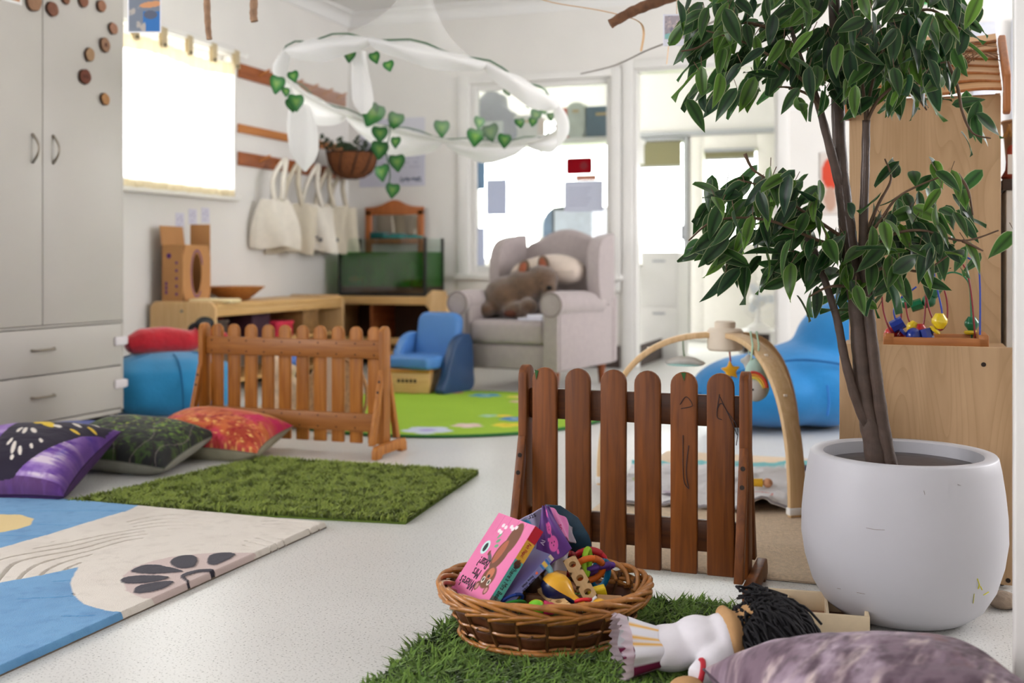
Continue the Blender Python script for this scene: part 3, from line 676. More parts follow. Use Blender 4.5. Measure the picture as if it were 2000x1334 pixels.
# mirror in an arched wooden frame
mx0, mx1 = -3.945, -3.452; mz1 = 1.245
mi = thing('mirror', 'wooden framed mirror with an arched top standing behind the fish tank', 'mirror', (-3.7, 7.66, BZ))
y0, y1 = 7.64, 7.665
m_mf = WOOD('mirror_frame', (160, 88, 40), (188, 112, 58), 'z', 5, .4)
for x in (mx0, mx1 - .05): B().bb((x, y0, BZ), (x + .05, y1, 1.16)).obj('frame_post', m_mf, mi, True, bevel=.004)
W0 = mx1 - mx0; top = [(0, 0), (W0, 0), (W0, .06)] + [(W0 - W0 * k / 20, .06 + .055 * math.exp(-((k / 20 - .5) / .2) ** 2)) for k in range(1, 20)] + [(0, .06)]
B().prism(top, -.0125, .0125, frame((1, 0, 0), (0, 0, 1), (mx0, (y0 + y1) / 2, 1.125))).obj('arched_top', m_mf, mi, True, bevel=.003)
B().bb((mx0 + .05, y0, .90), (mx1 - .05, y1, .95)).obj('bottom_rail', m_mf, mi, True, bevel=.003)
mg, nt, p = _new('silver_mirror'); p.inputs['Metallic'].default_value = 1; p.inputs['Roughness'].default_value = .06; p.inputs['Base Color'].default_value = (.8, .8, .8, 1)
B().bb((mx0 + .045, y1 - .008, .93), (mx1 - .045, y1 - .003, 1.14)).obj('mirror_glass', mg, mi, True, smooth=0)
# poster on the back wall
def poster(u, v):
    c = flat_col(u, (208, 208, 222)); c = blend(c, ((v > .82) & (u < .5)).astype(float) * .5, (186, 186, 210))
    ln = (np.sin(v * 95) > .45) & (fbm(u * 22, np.floor(v * 15) * 3.1) > .46) & (v > .22) & (v < .82) & (u > .08) & (u < .92); c = blend(c, ln * .28, (120, 118, 150))
    return blend(c, ((v > .06) & (v < .13) & (u > .62) & (u < .95) & (fbm(u * 40, v * 40) > .42)).astype(float) * .75, (70, 80, 110))
pa, pb = ONY(702, 366, YB - .003), ONY(830, 228, YB - .003)
tag(panel('wall_poster', frame((1, 0, 0), (0, 0, 1), pa), pb.x - pa.x, pb.z - pa.z, poster, m_print, n=120, thick=.001), 'pale lavender printed poster on the back wall above the mirror', 'poster')
# picnic things on the shelf: cardboard box, bowl, board -----------------
bxp = (-3.985, 5.45, SZ)
cb = thing('cardboard_box', 'open brown cardboard box with an oval window and purple print', 'box', bxp, R(4))
m_card = M('cardboard', (190, 138, 88), .85, .06, 8); m_card2 = M('cardboard_inside', (140, 96, 58), .9); m_pur = M('purple_print', (96, 52, 120), .8)
bw, bd, bh = .135, .30, .335
def oval_wall():
    b = B(); n = 24; ov = [(.05 * math.cos(2 * math.pi * k / n), .12 * math.sin(2 * math.pi * k / n)) for k in range(n)]
    rc = []
    for x, z in ov:
        s = 1 / max(abs(x) / (bd / 2), abs(z) / (bh / 2)); rc.append((x * s, z * s))
    vs = [(0, x, bh / 2 + z) for x, z in ov] + [(0, x, bh / 2 + z) for x, z in rc]; fs = [(k, (k + 1) % n, n + (k + 1) % n, n + k) for k in range(n)]
    # square corners
    return b.add(vs, fs)
ow = oval_wall(); b = B().add([(bw / 2, y, z) for _, y, z in ow.v], ow.f)
for sy in (-1, 1):
    for z in (0, bh): pass
b.obj('window_wall', m_card, cb, solid=.004, smooth=0)
B().bb((-bw / 2, -bd / 2, 0), (bw / 2, -bd / 2 + .004, bh)).obj('end_wall', m_card, cb); B().bb((-bw / 2, bd / 2 - .004, 0), (bw / 2, bd / 2, bh)).obj('end_wall', m_card, cb)
B().bb((-bw / 2, -bd / 2, 0), (-bw / 2 + .004, bd / 2, bh)).obj('rear_wall', m_card2, cb); B().bb((-bw / 2, -bd / 2, 0), (bw / 2, bd / 2, .004)).obj('bottom', m_card2, cb)
B().bb((-bw / 2, -bd / 2 + .002, 0), (-bw / 2 + .003, bd / 2 - .06, .12), Matrix.Translation((-.002, 0, bh)) @ Matrix.Rotation(R(-8), 4, 'Y')).obj('flap', m_card, cb); B().bb((-bw / 2, bd / 2 - .003, 0), (bw / 2, bd / 2, .125), Matrix.Translation((0, 0, bh))).obj('flap', m_card, cb)
B().tube([(bw / 2 + .003, .062 * math.cos(q), bh / 2 + .135 * math.sin(q)) for q in np.linspace(.4, 5.4, 30)], .005, 6, flat=.3).obj('printed_arrow_ring', m_pur, cb)
k = B(); k.lathe([(.016, 0), (0, .002)], 12, frame((1, 0, 0), (0, 0, 1), (-.02, -bd / 2 - .0012, .27)))
for q in range(5): k.lathe([(.009, 0), (0, .002)], 10, frame((1, 0, 0), (0, 0, 1), (.03, -bd / 2 - .0012, .05 + .045 * q)))
for q in range(3): k.bb((-.045, -bd / 2 - .001, .05 + .025 * q), (-.03, -bd / 2, .07 + .025 * q))
k.obj('printed_symbols', m_pur, cb)
bo = thing('wooden_bowl', 'wide shallow wooden bowl on the low shelf beside the cardboard box', 'bowl', W(458, 586, 6.85) * 1.0)
bo.location.z = SZ; RM[bo.name] = Matrix.Translation(bo.location)
m_bowl = WOOD('bowl_wood', (150, 92, 44), (192, 132, 72), 'x', 6, .4)
B().lathe([(0, 0), (.075, 0), (.09, .004), (.18, .075), (.186, .082), (.178, .081), (.085, .018), (0, .014)], 40).obj('bowl_body', m_bowl, bo, smooth=50); B().tube([(.183 * math.cos(q), .183 * math.sin(q), .081) for q in np.linspace(0, 2 * math.pi, 41)[:-1]], .004, 6, closed=True).obj('rim', m_bowl, bo)
ch = W(392, 585, 6.2); t = thing('chopping_board', 'thin pale wooden board lying on the near end of the low shelf', 'board', (ch.x - .01, SY0 + .13, SZ), R(8))
B().prism(rrect(.27, .16, .03), 0, .022).obj('board', M('pale_board', (232, 210, 160), .5), t, bevel=.006); B().prism(rrect(.25, .14, .025), .022, .0235).obj('board_face', M('pale_board_face', (238, 220, 176), .5), t, smooth=0)

# ================================================================== armchair
m_up = M('mauve_grey_linen', (168, 156, 154), .85, .05, 30, bump=.25, bscale=500, sheen=.25)
m_pipe = M('mauve_piping', (138, 126, 124), .85)
m_leg = WOOD('chair_leg', (120, 60, 24), (150, 80, 36), 'z', 6, .35)
AC = (-2.14, 6.44, 0); AR = R(-10)
ac = thing('armchair', 'mauve-grey upholstered wing armchair with rolled arms', 'armchair', AC, AR)
hw, hd = .36, .40
for x, y in ((-.30, -.34), (.30, -.34), (-.28, .33), (.28, .33)): B().lathe([(.016, 0), (.026, .1), (.03, .14)], 14, Matrix.Translation((x, y, 0))).obj('leg', m_leg, ac)
B().bb((-hw + .11, -hd + .02, .13), (hw - .11, hd - .06, .275)).obj('seat_base', m_up, ac, bevel=.015)
B().bb((-hw + .11, -hd + .0, .277), (hw - .11, .2, .415)).obj('seat_cushion', m_up, ac, bevel=.035, seg=4)
for s in (-1, 1):
    arm = B(); x0, x1 = s * (hw - .115), s * (hw + .0); arm.bb((min(x0, x1), -hd + .01, .13), (max(x0, x1), hd - .07, .52)); a = arm.obj('arm_panel', m_up, ac, bevel=.012)
    cx = s * (hw - .045); r = .073
    B().tube([(cx, -hd - .005, .515), (cx, -.3, .52), (cx, 0, .515), (cx, .2, .50)], [r, r, r * .98, r * .9], 24).obj('arm_roll', m_up, a, bevel=.012)
    B().tube([(cx + r * .93 * math.cos(q), -hd - .025, .515 + r * .93 * math.sin(q)) for q in np.linspace(-1.3 if s < 0 else -1.8, 4.4 if s < 0 else 4.9, 30)] , .005, 6).obj('arm_piping', m_pipe, a)
    fr_ = [(cx - s * .052 * 0 - .043, .13), (cx + .043, .13), (cx + .043, .455)] + [(cx + r * 1.04 * math.cos(q), .515 + r * 1.04 * math.sin(q)) for q in np.linspace(-.9, math.pi + .9, 26)] + [(cx - .043, .455)]
    B().prism(fr_, -.012, .012, Matrix.Translation((0, -hd - .012, 0)) @ frame((1, 0, 0), (0, 0, 1))).obj('arm_front', m_up, a, bevel=.006)
    wg = [(.03, .50), (.12, .50), (.17, .58), (.19, .70), (.175, .82), (.12, .89), (.03, .92), (-.08, .93), (-.12, .90), (-.12, .50)]
    mtx = Matrix.Translation((s * (hw - .035), .25, 0)) @ Matrix.Rotation(R(s * 7), 4, 'Z')
    pts = [(p.x, p.y) for p in smooth_pts([(-a_, z_, 0) for a_, z_ in wg], 4, True)]
    B().prism(pts, -.04, .04, mtx @ frame((0, 1, 0), (0, 0, 1))).obj('wing', m_up, ac, bevel=.028, seg=4)
bk = [(-.29, .40), (.29, .40), (.30, .7), (.29, .90)] + [(.29 - .58 * k / 14, .90 + .10 * math.sin(math.pi * k / 14) ** 1.5) for k in range(1, 14)] + [(-.29, .90), (-.30, .7)]
B().prism(bk, -.07, .07, Matrix.Translation((0, .31, 0)) @ Matrix.Rotation(R(-8), 4, 'X') @ Matrix.Translation((0, 0, -.02)) @ frame((1, 0, 0), (0, 0, 1))).obj('back_rest', m_up, ac, bevel=.04, seg=4)
B().bb((-hw + .0, .33, .13), (hw, .41, .55)).obj('rear_panel', m_up, ac, bevel=.02)
# bolster pillow
am = Matrix.Translation(AC) @ Matrix.Rotation(AR, 4, 'Z')
p = am @ Vector((.02, .10, .70)); t = thing('bolster_pillow', 'cream bolster pillow lying against the armchair back', 'pillow', p, AR)
xs = np.linspace(-.245, .245, 18)
B().tube([(x, -.015 * math.cos(x * 9), .012 * math.sin(x * 14 + 1) + x * .05) for x in xs], [.02 + .085 * (1 - abs(x / .25) ** 3.2) ** .5 for x in xs], 20, flat=.9).obj('cover', M('cream_linen', (206, 190, 176), .85, .05, 30, bump=.3, bscale=300, sheen=.2), t, smooth=180)
B().tube([(x, -.1 * (1 - abs(x / .25) ** 3.2) ** .5 - .012, .0) for x in xs[1:-1]], .004, 6).obj('seam', M('cream_seam', (180, 164, 150), .85), t)
# plush wombat on the seat
p = am @ Vector((-.06, -.05, .42)); t = thing('plush_wombat', 'brown plush wombat slumped on the armchair against the bolster', 'plush toy', p, AR)
m_fur = M('brown_fur', (96, 70, 48), .95, .25, 40, bump=1, bscale=220, sheen=.6, bdist=.006)
b = B(); b.ell((-.10, -.05, .13), (.15, .13, .125)).ell((.02, -.02, .19), (.14, .12, .115)).ell((.12, 0, .225), (.10, .10, .10)).ell((.175, -.03, .18), (.055, .06, .06))
b.ell((-.18, -.15, .05), (.06, .07, .05)).ell((.10, -.14, .07), (.065, .06, .055)).ell((-.20, .02, .1), (.07, .1, .09)).ell((.03, -.15, .05), (.1, .04, .05)); b.obj('body', m_fur, t, remesh=.013, smooth=180)
m_in = M('ear_inside', (150, 84, 60), .9)
for c, rz in (((.03, -.07, .30), .4), ((.13, -.0, .325), -.2)):
    e = B().ell(c, (.042, .018, .058), 12, 8, rot=Euler((0, rz, 0)).to_matrix()).obj('ear', m_fur, t, smooth=180)
    B().ell((c[0], c[1] - .011, c[2]), (.027, .010, .042), 10, 6, rot=Euler((0, rz, 0)).to_matrix()).obj('ear_lining', m_in, e, smooth=180)
B().ell((.205, -.07, .185), (.022, .016, .016), 10, 6).obj('nose', m_dark, t); B().ell((.16, -.083, .215), (.009, .006, .009), 8, 6).obj('eye', m_blk, t)
B().ell((.0, -.18, .03), (.045, .03, .022), 12, 8).obj('paw', M('paw_brown', (92, 52, 38), .9), t)
p = am @ Vector((.13, -.28, .417)); t = thing('folded_cloth', 'small folded white cloth on the front of the armchair seat', 'cloth', p, AR)
B().prism(rrect(.17, .12, .02), 0, .014).obj('lower_fold', M('white_cloth', (226, 226, 236), .8), t, bevel=.005); B().prism(rrect(.12, .10, .02), .014, .034, Matrix.Translation((.03, .0, 0))).obj('upper_fold', M('white_cloth', (226, 226, 236), .8), t, bevel=.005)
# ================================================================== green round rug
gr = thing('round_rug', 'round lime-green rug printed with pale flowers in front of the armchair', 'rug', (-2.20, 5.13, 0))
RR = .845; n, m = 60, 240
rr, qq = np.meshgrid(np.linspace(0, RR, n), np.linspace(0, 2 * math.pi, m), indexing='ij')
X, Y = rr * np.cos(qq), rr * np.sin(qq); Z = .012 + 0 * X
c = flat_col(X, (150, 186, 52)); c = blend(c, (fbm(X * 6, Y * 6) - .4) * .8, (138, 172, 44))
def flower(c, wx, wy, r, col, core):
    lx, ly = wx - gr.location.x, wy - gr.location.y
    for k in range(5): c = blend(c, eli(X, Y, lx + r * .6 * math.cos(k * 1.257), ly + r * .6 * math.sin(k * 1.257), r * .45, r * .45), col)
    return blend(c, eli(X, Y, lx, ly, r * .3, r * .3), core)
for px, py, r, col, core in ((835, 840, .11, (196, 204, 220), (170, 160, 210)), (913, 831, .07, (216, 190, 180), (230, 210, 200)), (990, 830, .07, (218, 200, 60), (200, 180, 40)), (1005, 818, .07, (80, 130, 180), (160, 180, 190)), (955, 812, .05, (150, 190, 150), (190, 200, 180)), (948, 772, .09, (90, 150, 170), (150, 190, 190)), (985, 812, .04, (220, 190, 60), (220, 190, 60)), (1010, 775, .06, (216, 206, 80), (220, 200, 170)), (890, 767, .05, (180, 130, 90), (190, 150, 100)), (812, 767, .05, (176, 120, 90), (190, 150, 100)), (670, 775, .06, (200, 190, 170), (220, 200, 190)), (650, 800, .05, (190, 160, 150), (210, 190, 180)), (1012, 784, .05, (200, 170, 140), (210, 190, 170))):
    g = G(px, py, .012); c = flower(c, g.x, g.y, r, col, core)
c = blend(c, (rr > RR - .018).astype(float), (60, 120, 50))
npmesh('rug_face', np.stack([X, Y, Z], -1).reshape(-1, 3), [gridF(n, m)], PRINT('printed_rug', .95, bump=.6, bscale=350, bdist=.003), gr, False, linA(c).reshape(-1, 3))
B().lathe([(RR - .002, .001), (RR + .004, .004), (RR + .003, .011), (RR - .004, .013)], 120, caps=False).obj('bound_edge', M('green_binding', (44, 104, 48), .9), gr)
# ================================================================== blue child seat on a wooden box
bc = W(822, 757, 6.42)
t = thing('storage_box', 'low wooden step box under the blue child seat', 'box', (bc.x - .03, bc.y, .013), R(8))
B().bb((-.16, -.17, 0), (.13, .15, .115)).obj('box_body', m_plyx, t, bevel=.004); B().bb((-.165, -.175, .115), (.135, .155, .135)).obj('lid', WOOD('box_lid', (180, 120, 50), (200, 140, 66), 'x', 5, .4), t, bevel=.004)
k = B()
for q in range(5): k.bb((-.06 + q * .024, -.1715, .06), (-.045 + q * .024, -.1695, .08))
k.obj('stamped_mark', m_dark, t, smooth=0)
t = thing('child_seat', 'blue moulded plastic child seat with curved side arms beside the armchair', 'chair', (bc.x + .03, bc.y, .013), R(78))
m_bl = M('blue_vinyl', (76, 128, 192), .45, .04); m_bld = M('navy_vinyl', (38, 66, 104), .45, .05)
B().bb((-.19, -.15, .136), (.10, .15, .21)).obj('seat', m_bl, t, bevel=.022, seg=4)
B().prism(rrect(.30, .30, .06), -.035, .035, Matrix.Translation((.135, 0, .30)) @ Matrix.Rotation(R(10), 4, 'Y') @ frame((0, 1, 0), (0, 0, 1))).obj('backrest', m_bl, t, bevel=.025, seg=4)
side = [(-.12, 0), (.17, 0), (.19, .12), (.17, .30), (.12, .33), (.03, .30), (-.03, .22), (-.08, .10)]
for y in (-.185, .185):
    B().prism([(p.x, p.y) for p in smooth_pts([(a, z, 0) for a, z in side], 4, True)], -.03, .03, Matrix.Translation((0, y, 0)) @ frame((1, 0, 0), (0, 0, 1))).obj('side_arm', m_bld if y < 0 else m_bl, t, bevel=.02, seg=3)
# ================================================================== left beanbag with red plush
def beanbag(name, label, loc, prof, mat, sx, sy, seed, rz=0, extra=None):
    t = thing(name, label, 'beanbag', loc, rz)
    def wob(q, z): return 1 + .045 * math.sin(3 * q + seed) + .03 * math.sin(5 * q + 2 * seed + z * 9) + .018 * math.sin(11 * q + z * 23)
    bb_ = B().lathe(prof, 64, None, sx, sy, wob)
    if extra: extra(bb_)
    return t, bb_
m_bean = M('turquoise_canvas', (34, 134, 186), .75, .1, 6, bump=.35, bscale=60, sheen=.2, bdist=.006)
t, b_ = beanbag('beanbag', 'turquoise beanbag between the wardrobe and the low shelf', (-3.56, 4.72, 0), [(0, 0), (.27, .0), (.335, .06), (.345, .14), (.31, .22), (.22, .275), (.12, .295), (0, .30)], m_bean, 1, 1, 1.0)
b_.obj('cover', m_bean, t, remesh=.02, smooth=180)
for k in range(6):
    q = k * 1.05 + .3; B().tube([(.35 * math.cos(q) * math.cos(a) ** .5 * (1 + .02), .35 * math.sin(q) * math.cos(a) ** .5 * 1.02, .03 + .265 * math.sin(a)) for a in np.linspace(0, 1.45, 10)], .004, 5).obj('seam', M('turquoise_seam', (20, 96, 142), .8), t)
t = thing('plush_dog', 'long red plush toy with black ear lying on the left beanbag', 'plush toy', (-3.60, 4.74, .285), R(60), None, Matrix.Translation((-3.60, 4.74, .285)) @ Matrix.Rotation(R(60), 4, 'Z') @ Matrix.Diagonal((1, .8, .8, 1)))
m_red = M('red_velour', (190, 14, 34), .8, .15, 14, bump=.6, bscale=30, sheen=.5, bdist=.01)
b = B(); b.tube([(-.20, 0, .06), (-.12, 0, .085), (0, .01, .09), (.12, 0, .075), (.18, 0, .075)], [.05, .085, .088, .075, .06], 18); b.ell((.23, 0, .11), (.085, .075, .075)).ell((.30, -.01, .095), (.05, .04, .04)); b.obj('body', m_red, t, remesh=.012, smooth=180)
B().tube(smooth_pts([(-.21, .03, .09), (-.26, .04, .12), (-.27, .04, .165)], 4), [.022] * 8 + [.018], 10).obj('tail', m_red, t)
B().ell((.20, -.05, .185), (.055, .025, .05), 14, 8).obj('ear', m_blk, t); B().ell((.20, .07, .15), (.05, .02, .045), 14, 8).obj('ear', m_blk, t)
# soft toys on the floor behind the far fence
t = thing('rag_doll', 'cream rag doll slumped on the floor behind the far picket fence', 'doll', (-2.72, 4.45, 0))
m_cream = M('cream_fleece', (214, 190, 160), .9, .2, 30, bump=.8, bscale=90, bdist=.006)
B().ell((0, 0, .12), (.10, .09, .12)).ell((.0, -.02, .27), (.075, .07, .075)).ell((.08, -.1, .05), (.05, .1, .045)).ell((-.08, -.1, .05), (.05, .1, .045)).obj('body', m_cream, t, remesh=.012, smooth=180)
B().ell((.0, .0, .30), (.08, .075, .05), 14, 8).obj('cap', M('blue_check', (86, 122, 190), .8, .3, 60), t, smooth=180)
t = thing('woven_tray', 'round pale woven tray leaning behind the middle of the far fence', 'tray', (-2.42, 4.42, .0), R(-10))
B().lathe([(0, 0), (.15, .004), (.165, .03), (.155, .03), (.145, .012), (0, .01)], 30, Matrix.Translation((0, 0, .165)) @ Matrix.Rotation(R(78), 4, 'X')).obj('tray_body', M('pale_wicker', (196, 160, 120), .8, .25, 60, bump=.7, bscale=120), t)
B().tube([(.165 * math.cos(q), 0.0, .165 + .163 * math.sin(q)) for q in np.linspace(0, 6.283, 33)[:-1]], .008, 6, closed=True).obj('rim', M('wicker_rim', (170, 128, 88), .8, .25, 60), t)
t = thing('canvas_scarf', 'pale striped cloth hanging over the far fence between two pickets', 'cloth', (-2.32, 4.2, 0))
pts = np.array([(-.05 + .1 * j / 5, .012 * math.sin(j * 2 + i * .3), .02 + .4 * i / 13) for i in range(14) for j in range(6)]); npmesh('cloth', pts, [gridF(14, 6)], SHEER('striped_cotton', (222, 204, 186), .3), t)
# ================================================================== canopy
CX, CY = -2.15, 4.753
cp = thing('net_canopy', 'white gauze bed canopy with swagged ring hanging from the ceiling', 'canopy', (CX, CY, 1.53))
m_net = SHEER('white_gauze', (240, 240, 238), .5, .20); m_sw = SHEER('white_voile_swag', (246, 245, 243), .4)
# the hoop hangs tilted: these two level axes say which way
ax = Vector((CT, ST, 0)); ay = Vector((-ST, CT, 0)); RD = .655
def hoop(q, dr=0, dz=0):       # q=0 right, q=90deg near side
    return ax * ((RD + dr) * math.cos(q)) + ay * (-(RD + dr) * math.sin(q)) + Vector((0, 0, .115 * math.sin(q) - .115 * math.cos(q) + dz))
NQ = 72
B().tube([hoop(2 * math.pi * k / NQ) for k in range(NQ)], .011, 8, closed=True).obj('hoop', m_white, cp)
# gauze cone
V = []; nl = 24
apex = Vector((.02, 0, 1.16))
for i in range(nl):
    t_ = (i / (nl - 1)) ** 1.5; f = (1 - t_) ** 5.0 * .97 + .02
    for k in range(NQ + 1):
        q = 2 * math.pi * k / NQ; h = hoop(q)
        p = Vector((h.x * f, h.y * f, h.z * (1 - t_) + apex.z * t_)) + apex * 0
        p *= 1; p += Vector((math.cos(q * 9) * .012 * f, math.sin(q * 9) * .012 * f, 0)); V.append(p)
npmesh('gauze', [tuple(v) for v in V], [gridF(nl, NQ + 1)], m_net, cp)
B().tube([(.02, 0, 1.14), (.02, 0, ZC - 1.53)], .012, 8).obj('hanger', m_white, cp)
# swags: fabric drooping between ties around the hoop
ties = [R(a) for a in (20, 62, 105, 150, 188, 228, 275, 320, 380)]
drops = [.07, .06, .07, .10, .12, .13, .09, .09]
for a, c_, dp in zip(ties[:-1], ties[1:], drops):
    V = []; nk, ns = 26, 9
    for i in range(ns):
        s_ = i / (ns - 1)
        for k in range(nk):
            u = k / (nk - 1); q = a + (c_ - a) * u; sag = math.sin(math.pi * u) ** .7
            ang = s_ * math.pi * 1.15
            rad = .02 + .025 * sag
            V.append(tuple(hoop(q, rad * math.sin(ang) * (.9 + .1 * math.sin(u * 9)), .018 - (.025 + dp * sag) * s_ + .004 * math.sin(u * 13 + s_ * 5))))
    o = npmesh('swag', V, [gridF(ns, nk)], m_sw, cp)
    V = [tuple(Vector(v) + Vector((0, 0, .0)) + hoop(0) * 0) for v in V]
for px, top_, bot, d, w0, w1 in ((588, 205, 335, 5.25, .05, .075), (702, 100, 222, 4.75, .035, .04)):
    p0 = W(px - 3, top_, d) - Vector((CX, CY, 1.53)); p1 = W(px + 8, bot, d) - Vector((CX, CY, 1.53))
    pts = [p0.lerp(p1, k / 9) for k in range(10)]
    if w0 > .04: rs = [.045, .055, .062, .068, .07, .07, .066, .055, .034, .004]
    else: rs = [.03, .03, .033, .036, .04, .042, .044, .044, .036, .012]
    V = []
    for i, p in enumerate(pts):
        for k in range(25):
            q = 2 * math.pi * k / 24; r_ = rs[i] * (1 + .12 * math.sin(5 * q + i * .2)); V.append(tuple(p + ax * (r_ * math.cos(q)) + ay * (r_ * .6 * math.sin(q))))
    npmesh('tail', V, [gridF(10, 25)], m_sw, cp)
# ivy garland on the canopy: every leaf a part
iv = thing('ivy_garland', 'artificial variegated ivy garland wound along the canopy hoop', 'garland', (CX, CY, 1.53))
def ivy_mesh():
    out = [(0, 0), (.35, -.06), (.52, .18), (.46, .5), (.22, .82), (0, 1.05), (-.22, .82), (-.46, .5), (-.52, .18), (-.35, -.06)]
    pts = smooth_pts([(x, y, 0) for x, y in out], 2, True); vs = [(0, .4, .06)] + [(p.x, p.y, -.10 * p.x * p.x) for p in pts]; n = len(pts)
    inner = [(.6 * p.x, .4 + .6 * (p.y - .4), .03) for p in pts]; vs += inner
    fs = [(0, 1 + n + k, 1 + n + (k + 1) % n) for k in range(n)] + [(1 + n + k, 1 + k, 1 + (k + 1) % n, 1 + n + (k + 1) % n) for k in range(n)]
    col = [lin((132, 170, 84))] + [lin((34, 92, 46))] * n + [lin((58, 122, 58))] * n
    return vs, fs, col
def leafmat(name, tr=.35):
    m, nt, p = _new(name); out = nt.nodes['Material Output']
    a = nt.nodes.new('ShaderNodeAttribute'); a.attribute_name = 'Col'; oi = nt.nodes.new('ShaderNodeObjectInfo')
    hs = nt.nodes.new('ShaderNodeHueSaturation'); mr = nt.nodes.new('ShaderNodeMapRange'); mr.inputs['To Min'].default_value = .75; mr.inputs['To Max'].default_value = 1.4
    nt.links.new(oi.outputs['Random'], mr.inputs['Value']); nt.links.new(mr.outputs[0], hs.inputs['Value']); nt.links.new(a.outputs['Color'], hs.inputs['Color']); nt.links.new(hs.outputs[0], p.inputs['Base Color'])
    p.inputs['Roughness'].default_value = .4
    t = nt.nodes.new('ShaderNodeBsdfTranslucent'); nt.links.new(hs.outputs[0], t.inputs[0]); mx = nt.nodes.new('ShaderNodeMixShader'); mx.inputs[0].default_value = tr
    nt.links.new(p.outputs[0], mx.inputs[1]); nt.links.new(t.outputs[0], mx.inputs[2]); nt.links.new(mx.outputs[0], out.inputs['Surface'])
    return m
vs, fs, col = ivy_mesh(); iv0 = B().add(vs, fs).obj('leaf', leafmat('ivy_leaf'), iv, col=col, smooth=180)
IV = [(543, 165, 5.0, 34), (570, 150, 5.0, 22), (578, 200, 5.05, 32), (568, 205, 5.05, 26), (735, 225, 5.7, 46), (722, 218, 5.7, 34), (776, 236, 5.75, 32), (742, 263, 5.7, 32), (743, 293, 5.7, 34), (773, 278, 5.7, 22), (774, 318, 5.7, 32), (744, 338, 5.7, 32), (768, 372, 5.7, 28), (863, 251, 5.78, 32), (683, 108, 4.65, 26), (729, 113, 4.6, 22), (757, 130, 4.6, 22), (990, 180, 5.2, 18), (1030, 202, 5.3, 18), (1050, 226, 5.3, 24), (1042, 238, 5.3, 18), (1014, 241, 5.4, 20), (938, 240, 5.7, 24), (930, 268, 5.7, 34), (955, 260, 5.7, 34), (986, 275, 5.6, 28), (1060, 215, 5.2, 18), (558, 180, 5.0, 20), (1075, 228, 5.2, 16)]
first = True; ivp = []
for px, py, d, s in IV:
    p = W(px, py - s * .45, d) - Vector((CX, CY, 1.53)); sc_ = s / FOC * d
    face = Vector((ST, -CT, 0)) + Vector((rng.uniform(-.6, .6), rng.uniform(-.6, .6), rng.uniform(-.1, .5)))
    down = Vector((rng.uniform(-.4, .4), rng.uniform(-.3, .3), -1)); x_ = down.cross(face)
    mt = frame(x_, down, p) @ Matrix.Scale(sc_, 4)
    if first: iv0.matrix_basis = mt; first = False
    else: share(iv0, iv, mt)
    ivp.append(p)
vine = B(); vine.tube([W(758 + 4 * math.sin(k), 232 + k * 14, 5.7) - Vector((CX, CY, 1.53)) for k in range(11)], .0035, 5); vine.tube([hoop(2 * math.pi * k / 60, .012 * math.sin(k * 1.3), .02 + .012 * math.cos(k * 1.3)) for k in range(60)], .004, 5, closed=True)
vine.obj('vine', M('ivy_vine', (52, 96, 60), .6), iv)
